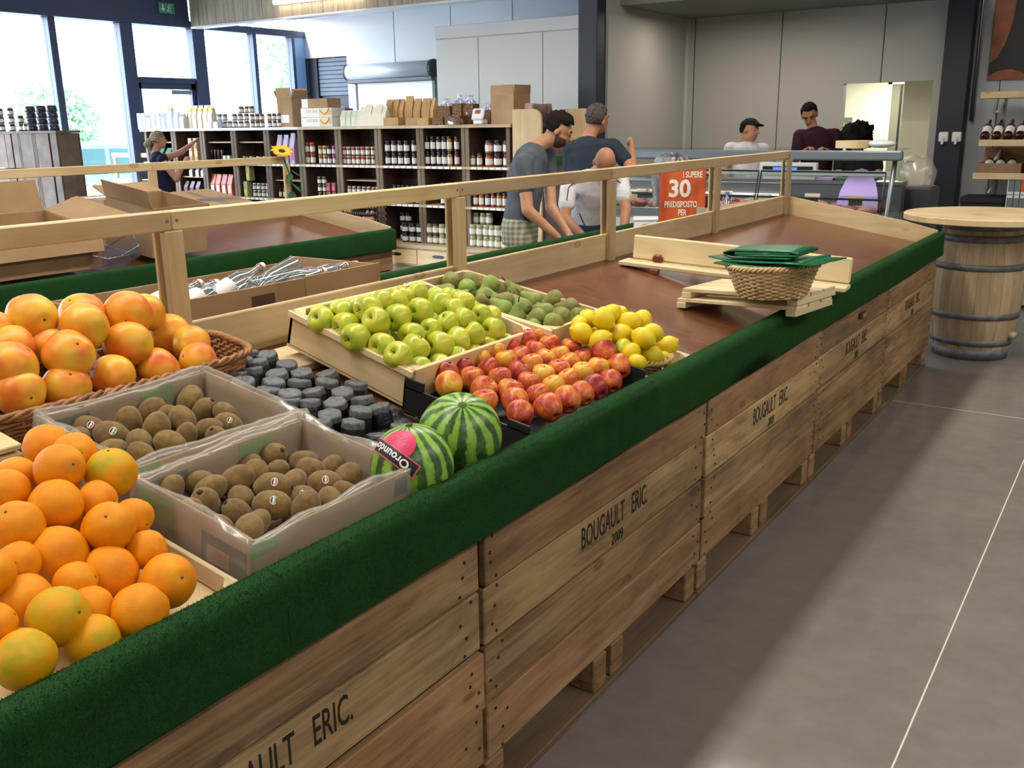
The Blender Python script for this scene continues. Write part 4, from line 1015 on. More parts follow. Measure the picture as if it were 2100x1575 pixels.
# ---- lemons
slat_crate('low_crate', -.35, -.055, 2.345, 2.68, .05, .004, 'low wooden crate under the lemon basket', th=.01)
lb = onstand('lemon_basket', -.20, 2.50, .012, 'round pale wicker basket heaped with lemons', 'basket'); wicker(lb, .132, .132, .058, .28, 'wicker_pale', 9, 30, 2.0, .0038)
lem = SC([(1250,535,70),(1185,590,70),(1355,545,88),(1410,505,75),(1470,505,65),(1200,640,84),(1335,690,80),(1475,650,88),(1540,560,86),(1635,545,76),(1645,675,88),(1715,640,75),(1500,755,75),(1815,735,78),(1695,795,90),(1555,775,70),(1790,830,65),(1600,850,65)],850,500,.2857)
vis = settle(lem, (-.345, -.055, 2.355, 2.645), .0295, lambda x, y: lerp(.175, .085, (y-650)/90)); rl = rowlabels(lem, 6)
for i, (p, r) in enumerate(vis):
    ax = RT*random.uniform(-1, 1)+UP*random.uniform(-.6, .6)-FW*random.uniform(-.2, .7)
    o = place_fruit('lemon', p, r, ax, ('greenish lemon' if i == 12 else 'lemon') + ' in the round basket, ' + rl[i], 'lemon', 'lemons heaped in the basket')
    o.data = FM['lemon'][2] if i == 12 else FM['lemon'][i % 2]
filler(vis, (-.31, -.09, 2.39, 2.61), .029, 'lemon', 'lemon buried inside the heap in the basket', 'lemon', 'lemons buried in the basket', None, 3, .02)
for o in [o for o in bpy.data.objects if o.name.startswith('lemon') and o.get('group') == 'lemons buried in the basket']: o.data = FM['lemon'][0]
# ---------------------------------------------------------------- small pallets, basket, boards on the empty part of the deck
def mini_pallet(x0, x1, y0, y1, z, rz, tilt, label, tops):
    cx, cy = (x0+x1)/2, (y0+y1)/2; a, b = (x1-x0)/2, (y1-y0)/2
    t = empty('small_pallet', (cx, cy, z), (0, tilt, rz), label, 'pallet', 'small pallets under the wicker basket')
    for s in (-1, 1): MB().box(s*(a-.02)-.02, s*(a-.02)+.02, -b, b, 0, .022, .002).build('bearer', 'palepine', t)
    for k in range(tops):
        w_ = 2*b/tops; MB().box(-a, a, -b+k*w_+.006, -b+(k+1)*w_-.006, .022, .036, .002).build('slat', 'palepine', t)
    return t
pz = .858; q1 = onDeck(1387, 632, 0); q2 = onZ(1632, 652, .846); ang = math.atan2(q2.y-q1.y, q2.x-q1.x)
L_ = math.hypot(q2.x-q1.x, q2.y-q1.y); tl = -math.atan2(.846-deckz(q1.x), L_)
mid = Vector(((q1.x+q2.x)/2, (q1.y+q2.y)/2, 0)); nrm = Vector((-math.sin(ang), math.cos(ang), 0)); W_ = .30
c1 = mid+nrm*W_/2
t1 = mini_pallet(c1.x-L_/2, c1.x+L_/2, c1.y-W_/2, c1.y+W_/2, (deckz(q1.x)+.846)/2+.002, ang, tl, 'lower of two small pine pallets under the wicker basket', 3)
c2 = c1+nrm*.01+Vector((.004, 0, 0))
t2 = mini_pallet(c2.x-L_/2+.01, c2.x+L_/2-.0, c2.y-W_/2, c2.y+W_/2, (deckz(q1.x)+.846)/2+.0395, ang-.02, tl, 'upper of two small pine pallets under the wicker basket', 3)
bp = onZ(1580, 600, .925); pzt = (deckz(q1.x)+.846)/2+.0395+.037
wbk = empty('wicker_basket', (bp.x, bp.y+.02, pzt), (0, tl, ang), 'round pale wicker basket on two small pallets, green bags on top', 'basket')
wicker(wbk, .150, .150, .105, .24, 'wicker_pale', 15, 34, 2.0, .0044)
t = NT('green_bag'); v = t.coords((1, 1, 1)); vo = t.node('ShaderNodeTexVoronoi'); vo.inputs['Scale'].default_value = 34; t.link(v, vo.inputs['Vector'])
t.base(t.ramp(vo.outputs['Distance'], [(.16, '#2f8a5c'), (.22, '#14623c')]), .3, 0, .5); MATS['green_bag'] = t.m
def fold_bag(name, pts, w_, th, label, rz, mat='green_bag'):
    """flat folded bag: a bent strip given as a profile (x, z), width along y"""
    t = empty(name, (wbk.location.x, wbk.location.y, pzt+.112), (0, tl, ang+rz), label, 'bag', 'green bags on the wicker basket')
    m = MB(); ny = 10; vs = []; fs = []; n = len(pts)
    for j in range(ny+1):
        y = -w_/2+w_*j/ny
        for k, (x, z) in enumerate(pts):
            e = .004*noise.noise((x*20, y*20, rz*9)); vs.append((x+.01*noise.noise((y*9, rz*5, 2.0)), y, z+e+th/2)); vs.append((x+.01*noise.noise((y*9, rz*5, 2.0)), y, z+e-th/2))
    q = 2*n
    for j in range(ny):
        for k in range(n-1):
            fs.append((j*q+2*k, j*q+2*k+2, (j+1)*q+2*k+2, (j+1)*q+2*k)); fs.append((j*q+2*k+1, (j+1)*q+2*k+1, (j+1)*q+2*k+3, j*q+2*k+3))
        fs.append((j*q, (j+1)*q, (j+1)*q+1, j*q+1)); fs.append((j*q+q-2, j*q+q-1, (j+1)*q+q-1, (j+1)*q+q-2))
    for j in (0, ny):
        for k in range(n-1): fs.append((j*q+2*k, j*q+2*k+1, j*q+2*k+3, j*q+2*k+2))
    m.add(vs, fs).build('folded_sheet', mat, t, True); return t
fold_bag('folded_bag', [(-.17, .012), (-.08, .004), (.02, .003), (.12, .005), (.15, .012), (.155, .02), (.14, .026)], .24, .006, 'lowest green folded bag on the wicker basket, edge curled', .05)
fold_bag('folded_bag', [(-.20, .028), (-.12, .018), (-.02, .016), (.1, .018), (.22, .020)], .22, .005, 'middle green folded bag with pointed end sticking out of the pile', -.12)
fold_bag('folded_bag', [(.09, .030), (-.12, .030), (-.15, .036), (-.155, .044), (-.13, .054), (0, .056), (.09, .054), (.125, .047), (.115, .039), (-.11, .039), (-.11, .046), (.09, .046)], .16, .007, 'topmost rolled green bag printed with pale motifs', .08)
# long board on an L of planks
L0 = onDeck(1267, 545, 0); R0 = onZ(1733, 603, .848); ab = math.atan2(R0.y-L0.y, R0.x-L0.x); ll = math.hypot(R0.x-L0.x, R0.y-L0.y); tb = -math.atan2(.848-deckz(L0.x), ll)
lbz = empty('wooden_lip_board', ((L0.x+R0.x)/2, (L0.y+R0.y)/2, (deckz(L0.x)+.848)/2+.004), (0, tb, ab), 'long pale pine board with an upright plank lying across the deck', 'board')
MB().box(-ll/2, ll/2, 0, .11, 0, .018, .003).build('base_plank', 'palepine', lbz)
MB().box(-ll/2+.025, ll/2-.004, .10, .118, .020, .125, .006).build('upright_plank', 'palepine', lbz)
plain('red_clip', '#7c3520', .4)
for k, x in enumerate((-ll/2+.15, ll/2-.22)):
    MB().box(x-.022, x+.022, .075, .099, .019, .042, .004).box(x-.014, x+.02, .06, .09, .040, .052, .004).build('plastic_clip', 'red_clip', lbz)
    MB().box(x-.0, x+.04, -.004, .02, -.022, -.0005, .003).build('plastic_clip', 'red_clip', lbz)
# ---------------------------------------------------------------- things on the rear deck, behind the back board
def rz_deck(x): return deckz(2*BX-x)
bb = empty('bottle_box', (-1.30, 2.05, rz_deck(-1.40)+.01), None, 'long open cardboard box of empty swing top bottles behind the back board', 'box')
y0b, y1b = onX(330, 690, -1.12).y-.12, onX(778, 545, -1.12).y
hb = onX(660, 563, -1.12).z-bb.location.z; a0, b0 = y0b-2.05, y1b-2.05
MB().box(-.26, .18, a0, b0, 0, .006).build('bottom', 'cardboard', bb)
ym = (onX(625, 570, -1.12).y-2.05)
MB().box(.174, .18, a0, ym, .006, hb, .001).build('side_wall', 'cardboard', bb); MB().box(.176, .182, ym+.001, b0, .006, hb+.004, .001).build('side_wall', 'cardboard', bb)
MB().box(-.26, -.254, a0, b0, .006, hb*.9, .001).build('side_wall', 'cardboard', bb)
for y in (a0, b0-.006): MB().box(-.254, .174, y, y+.006, .006, hb, .001).build('end_wall', 'cardboard', bb)
hh_ = onX(540, 612, -1.12); MB().box(.1805, .1815, hh_.y-2.05-.045, hh_.y-2.05+.045, hh_.z-bb.location.z-.02, hh_.z-bb.location.z+.012, .0005).build('hand_hole', plain('hole', '#54432f', .9), bb)
plain('btl_label', '#d8d3d2', .5); plain('btl_red', '#b02a24', .4); plain('porcelain', '#e9e6e2', .3)
BT = MB().lathe([(0, 0), (.036, 0), (.038, .006), (.038, .16), (.034, .185), (.02, .215), (.015, .235), (.0145, .27), (.017, .272), (.017, .282), (0, .282)], 18).mesh('glass_body', 'bottle_glass', True)
BL = MB().lathe([(.0385, .05), (.0385, .13)], 18).mesh('paper_label', 'btl_label', True)
BC = MB().lathe([(0, .281), (.014, .281), (.016, .287), (.012, .298), (0, .30)], 12).mesh('stopper', 'porcelain', True)
BR = MB().lathe([(.0165, .274), (.0185, .277), (.0165, .281)], 12).mesh('rubber_ring', 'btl_red', True)
BW = MB().tube([(.017, 0, .262), (.03, 0, .272), (.022, 0, .29), (0, 0, .302), (-.022, 0, .29), (-.03, 0, .272), (-.017, 0, .262)], .0016, 5).mesh('wire_bail', 'steel', True)
btl = [(355, 605, .35, 1), (385, 600, .3, 0), (420, 600, .25, 1), (455, 592, .25, 1), (490, 575, .55, 1), (520, 582, .2, 0), (555, 572, -.3, 0), (585, 570, .3, 0), (610, 566, .1, 0), (640, 562, .1, 0), (675, 556, .05, 0), (705, 552, .1, 0)]
for i, (px, py, lift, lab) in enumerate(btl):
    c = onX(px, py+2, -1.20 - .07*(i % 2)); d = Vector((.25*math.sin(i*2.3), 1.0 if i != 6 else -1.0, lift*.7)).normalized()
    if i >= 7: d = Vector((.3*math.sin(i), 1, .1)).normalized()
    o = empty('swing_top_bottle', c-d*.14, None, '%sclear swing top bottle, %s from the left in the cardboard box' % ('labelled ' if lab else '', ORD[i]), 'bottle', 'empty bottles in the cardboard box')
    o.rotation_euler = d.to_track_quat('Z', 'Y').to_euler(); o.scale = (.82, .82, .82)
    link('glass_body', BT, o); link('stopper', BC, o); link('rubber_ring', BR, o); link('wire_bail', BW, o)
    if lab: link('paper_label', BL, o)
for i in range(14):
    o = empty('swing_top_bottle', (-1.50+.06*(i % 6), y0b+.08+i*.068, rz_deck(-1.4)+.06), (PI/2*.98, 0, random.uniform(-.4, .4)), 'clear bottle at the bottom of the cardboard box', 'bottle', 'bottles at the bottom of the box')
    link('glass_body', BT, o)
# orange gift box with foil bag, paper and pen at the far end of the rear deck
gpos = onX(1347, 478, -1.44); t = empty('cake_box', (0, 0, 0), None, 'tall orange carton with white lettering and a church picture, foil behind it', 'box')
A_ = onX(1352, 455, -1.42); B_ = onX(1432, 452, -1.30)
ea = Vector((RT.x, RT.y, 0)).normalized(); ea = (Matrix.Rotation(-.12, 3, 'Z') @ ea); wA = .27; eb = Vector((-ea.y, ea.x, 0))
t.location = (A_.x, A_.y, rz_deck(A_.x)+.01); t.rotation_euler = (0, 0, math.atan2(ea.y, ea.x))
ztop = onD(1380, 342, fwd(A_)).z-t.location.z
t_ = NT('orange_card'); v = t_.coords((30, 1, 1), False); n1 = t_.noise(v, .5, 1); t_.base(t_.ramp(n1, [(.4, '#b94e24'), (.6, '#cf6230')]), .45); MATS['orange_card'] = t_.m
plain('orange_dark', '#7c3022', .5)
MB().box(0, wA, .004, .16, 0, ztop, .003).build('carton', 'orange_card', t)
MB().box(-.0012, 0, .006, .158, .002, ztop-.004).build('dark_side', 'orange_dark', t)
ff = frame((0, .0035, 0), (1, 0, 0), (0, 0, 1)); ZF = lambda a, b: onD(a, b, fwd(A_)+.05).z-t.location.z
text('30', .14, 'paper', t, ff @ Matrix.Translation((.115, ZF(1372, 386), 0)), 'print_number', .0005, .95, .004)
text('I SUPERE', .05, 'paper', t, ff @ Matrix.Translation((.19, ZF(1405, 356), 0)), 'print_lettering', .0005, .6, .001)
text('PREDISPOSTO', .05, 'paper', t, ff @ Matrix.Translation((.125, ZF(1383, 417), 0)), 'print_lettering', .0005, .62, .001)
text('PER', .05, 'paper', t, ff @ Matrix.Translation((.135, ZF(1387, 434), 0)), 'print_lettering', .0005, .62, .001)
MB().box(wA-.05, wA-.002, .0025, .004, ztop*.1, ztop*.42).build('picture', plain('pic_grey', '#a7a59a', .6), t)
m = MB()
for k in range(6): m.box(wA-.044+k*.007, wA-.040+k*.007, .0018, .0026, ztop*.11, ztop*(.22+.10*math.sin((k+.5)/6*PI)))
m.build('printed_spires', plain('pic_dark', '#4d4d48', .6), t)
foil = NT('foil'); foil.base('#b9bdc2', .16, 1.0); vv_ = foil.coords((1, 1, 1)); foil.bump(foil.noise(vv_, 60, 4, .7, 2), 1.0, .05); MATS['foil'] = foil.m
fc_ = onD(1378, 332, fwd(A_)+.15)
m = MB().lathe([(0, -.25), (.10, -.25), (.115, -.1), (.115, -.05), (.11, .0), (.09, .03), (.06, .05), (.03, .055), (0, .06)], 40, None, lambda p, i, k: p*(1+.22*noise.noise((p.x*34, p.y*34, p.z*34))+.1*noise.noise((p.x*90, p.y*90, p.z*90))))
o = m.build('foil_bag', 'foil', None, True, fc_); o.location.z = max(fc_.z, rz_deck(fc_.x)+.25+.005); tag(o, 'crumpled silver foil bag standing behind the orange carton', 'bag')
pp = onX(1335, 452, -1.62); o = MB().box(-.10, .12, -.15, .15, 0, .004).build('paper_sheets', 'paper', None, False, (pp.x-.05, pp.y-.05, rz_deck(pp.x-.12)+.012)); o.rotation_euler = (0, -TH, .2); tag(o, 'white sheet of paper on the rear deck beside the men', 'paper')
# white tub with round blue emblem
tp_ = onD(1335, 432, 7.0); t = empty('cheese_tub', (0, 0, 0), None, 'white tub with a blue round emblem beside the orange carton', 'tub')
tp_ = onX(1322, 440, -1.72); t.location = (tp_.x, tp_.y, rz_deck(tp_.x)+.012); t.rotation_euler = (0, 0, math.atan2(ea.y, ea.x))
MB().box(-.07, .09, 0, .16, 0, .085, .01).build('tub_body', 'white_plastic', t); MB().box(-.075, .095, -.005, .165, .085, .10, .005).build('lid', 'white_plastic', t)
MB().prism([(.05*math.cos(PI*i/12), .05*math.sin(PI*i/12)) for i in range(13)], 0, .002, frame((.01, -.002, .012), (1, 0, 0), (0, 0, 1))).build('emblem', plain('emb_blue', '#27335c', .5), t)
# ---------------------------------------------------------------- cardboard boxes on the second stand
def open_box(name, loc, sx, sy, h, rz, label, flaps, lift=None, th=.005, matl='cardboard', cat='box', grp=None, tiltx=0):
    t = empty(name, loc, (0, tiltx, rz), label, cat, grp); a, b = sx/2, sy/2
    MB().box(-a, a, -b, b, 0, th).build('bottom', matl, t)
    for s in (-1, 1):
        MB().box(s*a-(th if s > 0 else 0), s*a+(0 if s > 0 else th), -b, b, th, h, .001).build('side_wall', matl, t)
        MB().box(-a+th, a-th, s*b-(th if s > 0 else 0), s*b+(0 if s > 0 else th), th, h, .001).build('side_wall', matl, t)
    for side, an, ln in flaps:   # side: +x,-x,+y,-y ; angle from straight up, positive outward
        f = MB(); w_ = b if side[1] == 'x' else a
        Mx = {'+x': frame((a, 0, h), (0, 1, 0), (math.sin(an), 0, math.cos(an))), '-x': frame((-a, 0, h), (0, 1, 0), (-math.sin(an), 0, math.cos(an))),
              '+y': frame((0, b, h), (1, 0, 0), (0, math.sin(an), math.cos(an))), '-y': frame((0, -b, h), (1, 0, 0), (0, -math.sin(an), math.cos(an)))}[side]
        f.prism([(-w_, .001), (w_, .001), (w_*.97, ln), (-w_*.97, ln)], -th/2, th/2, Mx).build('flap', matl, t)
    return t
def s2z(x): return deckz(x-SX)
xq = SX-.30; p0 = onX(30, 560, xq)
open_box('cardboard_box', (SX-.42, onX(40, 470, SX-.3).y, s2z(SX-.42)+.05), .5, .66, .19, .0, 'large open cardboard box at the left end of the second stand', [('-x', .35, .16), ('-y', .6, .2), ('+y', 1.25, .2), ('+x', 2.75, .1)], tiltx=TH)
open_box('cardboard_box', (SX-.42, onX(345, 460, SX-.3).y, s2z(SX-.42)+.04), .36, .40, .27, .1, 'open cardboard box standing behind the near rail post, flaps raised', [('-y', .35, .10), ('-x', 1.3, .12), ('+y', 2.6, .1)], tiltx=TH)
cb_ = empty('closed_box', (onX(405, 415, SX-1.30).x, onX(405, 415, SX-1.30).y, onX(405, 415, SX-1.30).z-.12), (0, .20, .15), 'closed cardboard box with crossed brown tape behind the second stand', 'box')
zt = .14
MB().box(-.26, .26, -.36, .36, -.14, zt, .004).build('carton', 'cardboard', cb_); MB().box(-.03, .03, -.361, .361, zt, zt+.001).build('tape', plain('tape', '#6b5335', .4), cb_); MB().box(-.2, .2, .08, .13, zt, zt+.0012).build('tape', 'tape', cb_); MB().box(-.261, .261, -.14, -.135, zt, zt+.0011).build('lid_seam', 'tape', cb_)
cbz = cb_.location.z-.20; o = MB().box(-.20, .20, -.3, .3, 0, cbz, .004).build('support_crate', 'crate', None, False, (cb_.location.x, cb_.location.y, 0)); tag(o, 'plain wooden crate under the cardboard box with crossed tape', 'crate')
cb2 = empty('closed_box', (onX(262, 415, SX-1.95).x, onX(262, 415, SX-1.95).y-.12, 0), (0, 0, .0), 'taped cardboard box left of the crossed tape box behind the second stand', 'box'); zt = onX(262, 400, SX-1.95).z
MB().box(-.2, .2, -.2, .2, 0, zt, .004).build('carton', 'cardboard', cb2); MB().box(-.03, .03, -.201, .201, zt, zt+.001).build('tape', plain('cleartape', '#c9c6c0', .2), cb2)
# clear plastic punnet trays lying on the deck
for k, (px, py, rz, lab) in enumerate(((200, 520, .3, 'left clear plastic tray lying on the brown deck'), (252, 520, -.5, 'right clear plastic tray tipped over on the brown deck'))):
    c = onX(px, py, SX-.22); t = empty('plastic_tray', (c.x, c.y, s2z(c.x)+.012), (.0 if k == 0 else .5, TH, rz), lab, 'tray', 'clear plastic trays on the second stand')
    if k: t.location.z += .05
    m = MB(); a, b, h = .12, .10, .11 if k == 0 else .06
    pr = [(-a*.85, -b*.85), (a*.85, -b*.85), (a*.85, b*.85), (-a*.85, b*.85)]; vs = [(x, y, 0) for x, y in pr]+[(x/.85, y/.85, h) for x, y in pr]+[(x/.85*1.1, y/.85*1.1, h) for x, y in pr]
    fs = [(3, 2, 1, 0)]+[(i, (i+1) % 4, (i+1) % 4+4, i+4) for i in range(4)]+[(i+4, (i+1) % 4+4, (i+1) % 4+8, i+8) for i in range(4)]
    m.add(vs, fs).build('tray_shell', 'clear_plastic', t); m = MB(); m.tube([Vector(v_) for v_ in vs[8:12]], .004, 6, True); m.build('rim', 'clear_plastic', t, True)
# sunflower fixed to the end post of the second stand
sf = empty('artificial_sunflower', (SX+BX+.02, S2B-.03, 1.06), None, 'yellow artificial sunflower with green leaves on the end post', 'flower')
fh = onX(578, 311, SX+BX+.05)-sf.location
MB().tube([(.03, 0, .0), (.03, .0, .1), (fh.x, fh.y, fh.z-.02)], .006, 8).build('stem', plain('leafgreen', '#2c5a30', .6), sf, True)
n_ = Vector((.45, -.25, .85)).normalized(); q = n_.to_track_quat('Z', 'Y').to_matrix().to_4x4(); q.translation = fh
plain('petal', '#e9b812', .6)
for k in range(18):
    a = 2*PI*k/18; rr = .085 if k % 2 else .075; pt = [(.02, -.010), (.05, -.017), (rr, 0), (.05, .017), (.02, .010)]
    vs = [q @ (Matrix.Rotation(a, 4, 'Z') @ Vector((x, y, .004*(k % 2)+x*.12))) for x, y in pt]; vs2 = [p_-n_*.002 for p_ in vs]
    MB().add(vs+vs2, [(0, 1, 2, 3, 4), (9, 8, 7, 6, 5)]+[(i, (i+1) % 5, (i+1) % 5+5, i+5) for i in range(5)]).build('petal', 'petal', sf)
MB().ball(fh, (.028, .028, .014), 14, q.to_3x3().to_4x4()).build('seed_head', plain('seedhead', '#3a2a12', .8), sf, True)
for k, (dx, dy, dz, ln) in enumerate(((.03, -.05, .12, .11), (.05, .02, .05, .13), (.03, -.03, .0, .12), (.06, .04, .14, .1))):
    b0_ = Vector((.03, 0, dz+.02)); d = Vector((dx, dy, -.05)).normalized(); s_ = d.cross(Vector((0, 0, 1))).normalized()
    vs = [b0_, b0_+d*ln*.4+s_*.03, b0_+d*ln, b0_+d*ln*.4-s_*.03]; MB().add(vs+[p_+Vector((0, 0, -.002)) for p_ in vs], [(0, 1, 2, 3), (7, 6, 5, 4), (0, 4, 5, 1), (1, 5, 6, 2), (2, 6, 7, 3), (3, 7, 4, 0)]).build('leaf', 'leafgreen', sf)
# ---------------------------------------------------------------- wine barrel with round table top
bc = Vector((.165, 6.80, 0))
br = empty('wine_barrel', bc, None, 'old oak wine barrel with grey hoops standing at the end of the fruit stand', 'barrel')
BH = .875
def brad(z): return .222+.052*(1-((z-BH/2)/(BH/2))**2)
NS = 22
for k in range(NS):
    a0_, a1_ = 2*PI*k/NS+.0025, 2*PI*(k+1)/NS-.0025; vs = []; fs = []; nz = 14; jz = random.uniform(-.002, .002)
    for i in range(nz+1):
        z = BH*i/nz; r = brad(z)+jz
        for a, rr in ((a0_, r), ((a0_+a1_)/2, r+.0015), (a1_, r), (a1_, r-.022), (a0_, r-.022)): vs.append((rr*math.cos(a), rr*math.sin(a), z))
    for i in range(nz):
        for j in range(5): fs.append((i*5+j, i*5+(j+1) % 5, (i+1)*5+(j+1) % 5, (i+1)*5+j))
    fs += [(4, 3, 2, 1, 0), tuple(nz*5+j for j in range(5))]
    MB().add(vs, fs).build('stave', 'stave', br)
t = NT('hoop'); v = t.coords((1, 1, 1)); n1 = t.noise(v, 20, 4); t.base(t.ramp(n1, [(.3, '#525354'), (.7, '#7a7b7b')]), .5, .2); MATS['hoop'] = t.m
for z, hw in ((.035, .035), (.115, .02), (.29, .02), (.60, .02), (.775, .022), (.85, .025)):
    MB().lathe([(brad(z-hw)+.001, z-hw), (brad(z-hw)+.005, z-hw), (brad(z+hw)+.005, z+hw), (brad(z+hw)+.001, z+hw), (brad(z-hw)+.001, z-hw)], 48).build('hoop', 'hoop', br, True)
MB().lathe([(0, BH-.03), (.2, BH-.03), (.2, BH-.015), (0, BH-.015)], 32).build('barrel_head', 'stave', br)
MB().tube([(brad(.17)*math.cos(-.35), brad(.17)*math.sin(-.35), .17), ((brad(.17)+.035)*math.cos(-.35), (brad(.17)+.035)*math.sin(-.35), .165)], .022, 12).build('bung', 'stave', br, True)
tt = empty('round_table_top', (bc.x+.02, bc.y, BH+.002), None, 'round pine table top resting on the wine barrel', 'table top')
ztt = onY(1960, 425, bc.y).z
MB().lathe([(0, 0), (.485, 0), (.50, .006), (.50, .038), (.493, .044), (0, .044)], 72).build('round_board', 'pinex', tt)
# ---------------------------------------------------------------- shelf wall of wooden crates
SY = 8.30; SD = .36
UX = [onY(px, 300, SY).x for px in (298, 357, 415.5, 479.5, 547, 617, 693, 775, 861, 953.5, 1046)]
ZT, Z1, Z2, Z3 = onY(800, 264, SY).z, onY(800, 339.5, SY).z, onY(900, 421, SY).z, onY(900, 501, SY).z
sh = empty('jar_shelf', (UX[0], SY, 0), None, 'long wall shelf built of wooden crates, filled with jars and packets', 'shelf')
OX = UX[0]
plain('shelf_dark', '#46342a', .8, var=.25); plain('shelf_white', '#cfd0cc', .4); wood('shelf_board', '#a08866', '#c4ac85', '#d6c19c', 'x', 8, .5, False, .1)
def sbox(x0, x1, y0, y1, z0, z1, name, mat, b=.002): return MB().box(x0-OX, x1-OX, y0, y1, z0, z1, b).build(name, mat, sh)
tops = [UX[0]-.05, UX[5], UX[7]+.02, UX[10]+.03]
for a, b in zip(tops, tops[1:]): sbox(a+.002, b-.002, -.03, SD, ZT, ZT+.032, 'top_board', 'shelf_white' if a == tops[0] else 'shelf_board')
for z in (Z1, Z2):
    for a, b in zip(tops, tops[1:]): sbox(a+.002, b-.002, -.02, SD, z-.028, z, 'shelf_board', 'shelf_board')
    m = MB()
    for i in range(len(UX)-1):
        for k in range(6): xx = UX[i]-OX+.09+k*(UX[i+1]-UX[i]-.1)/6; m.box(xx, xx+.06, -.0225, -.0202, z-.026, z-.004)
    m.build('price_strip', 'paper', sh)['kind'] = 'stuff'
sbox(UX[0]-.05, UX[10]+.05, -.16, SD, Z3-.04, Z3, 'base_board', 'shelf_board')
for i, x in enumerate(UX):
    for z0, z1 in ((Z3, Z2-.028), (Z2, Z1-.028), (Z1, ZT)):
        for s in ((-1, 1) if 0 < i < 10 else ((1,) if i == 0 else (-1,))):
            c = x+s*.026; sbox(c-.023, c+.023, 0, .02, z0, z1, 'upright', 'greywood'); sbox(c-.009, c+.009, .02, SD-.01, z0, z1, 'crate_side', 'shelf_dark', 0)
for i in range(10):
    for z0, z1 in ((Z3, Z2-.028), (Z2, Z1-.028), (Z1, ZT)): 
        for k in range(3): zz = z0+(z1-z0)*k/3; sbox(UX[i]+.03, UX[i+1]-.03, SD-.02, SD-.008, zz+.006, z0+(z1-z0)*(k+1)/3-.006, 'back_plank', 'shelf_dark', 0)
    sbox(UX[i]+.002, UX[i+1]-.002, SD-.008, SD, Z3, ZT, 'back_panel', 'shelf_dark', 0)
def half(i, z): sbox(UX[i]+.05, UX[i+1]-.05, .05, SD-.03, z, z+.014, 'half_shelf', 'shelf_board')
H0 = (ZT-Z1)
half(0, Z1+H0*.62); half(2, Z1+H0*.62); half(3, Z1+H0*.62); half(1, Z2+H0*.55); half(4, Z2+H0*.52); half(6, Z2+H0*.58)
# drawers below
for i, (a, b) in enumerate(zip(UX[5:10], UX[6:11])):
    d = sbox(a+.01, b-.004, -.13, -.11, .02, Z3-.06, 'drawer_front', 'paleply')
    MB().prism([(.06*math.cos(t_)+(.025 if math.cos(t_) > 0 else -.025), .018*math.sin(t_)) for t_ in [2*PI*k/16 for k in range(16)]], 0, .002, frame(((a+b)/2-OX, -.131, (Z3-.04)*.6), (1, 0, 0), (0, 0, 1))).build('hand_hole', 'black', d)
sbox(UX[0], UX[10], -.11, SD-.01, .0, Z3-.041, 'plinth', 'paleply')
# tall end panel with rounded top
ep = empty('shelf_end_panel', (UX[10]+.065, SY-.05, 0), None, 'tall pine end panel with rounded corner at the right end of the shelf', 'panel')
zt = onY(1070, 224, SY).z; wE = onY(1100, 240, SY).x-UX[10]+.02; 
pts = [(0, 0), (wE, 0), (wE, zt-.10)]+[(wE-.10+.10*math.cos(k*PI/12), zt-.10+.10*math.sin(k*PI/12)) for k in range(7)]+[(0, zt)]
MB().prism(pts, -.03, 0, frame((0, 0, 0), (1, 0, 0), (0, 0, 1))).build('panel', 'pinez', ep)
MB().prism([(x+.36, z) for x, z in pts], -.45, -.42, frame((0, 0, 0), (1, 0, 0), (0, 0, 1))).build('panel', 'pinez', ep)
MB().box(.02, wE+.3, .03, .42, 1.35, 1.38, .002).build('shelf_top', 'pinex', ep); MB().box(.02, wE+.3, .03, .42, .3, 1.345, .002).build('body', 'shelf_dark', ep)
MB().box(.1, wE+.32, -.06, -.002, 1.13, 1.2, .004).build('carpet_edge', 'carpet', ep)
# ---- goods: prototypes
plain('lbl', '#d9d7d0', .5); plain('lid_black', '#15151a', .35)
def jarproto(key, r, h, body, lid, label=True, lidr=.86, cloth=False, cat='jar'):
    pm = plain('jar_'+body, '#'+body, .15); lm = plain('lid_'+lid, '#'+lid, .4)
    me = {'b': MB().lathe([(0, 0), (r*.95, 0), (r, .006), (r, h*.70), (r*.9, h*.80), (r*.8, h*.84), (0, h*.84)], 14).mesh('jar_body', pm, True),
          'l': (MB().lathe([(0, h), (r*.7, h*1.0), (r*.95, h*.95), (r*1.12, h*.80), (r*1.05, h*.78), (r*.8, h*.84)], 14, None, lambda p, i, k: p*(1+.06*((k+i) % 2))) if cloth else MB().lathe([(r*lidr, h*.83), (r*lidr, h*.985), (r*lidr*.95, h), (0, h)], 14)).mesh('jar_lid', lm, True)}
    if label: me['t'] = MB().lathe([(r*1.012, h*.16), (r*1.012, h*.62)], 14).mesh('jar_label', MATS['lbl'], True)
    return me
JP = {}
def jar(key, x, y, z, label, group, r=.034, h=.115, body='3a1418', lid='15151a', lab=True, cloth=False):
    k = (r, h, body, lid, lab, cloth)
    if k not in JP: JP[k] = jarproto(key, r, h, body, lid, lab, .86, cloth)
    o = empty('jar', (x, y, z), (0, 0, random.uniform(-.3, .3)), label, 'jar', group)
    link('jar_body', JP[k]['b'], o); link('jar_lid', JP[k]['l'], o)
    if lab: link('jar_label', JP[k]['t'], o)
    return o
BN = ['first', 'second', 'third', 'fourth', 'fifth', 'sixth', 'seventh', 'eighth', 'ninth', 'last']
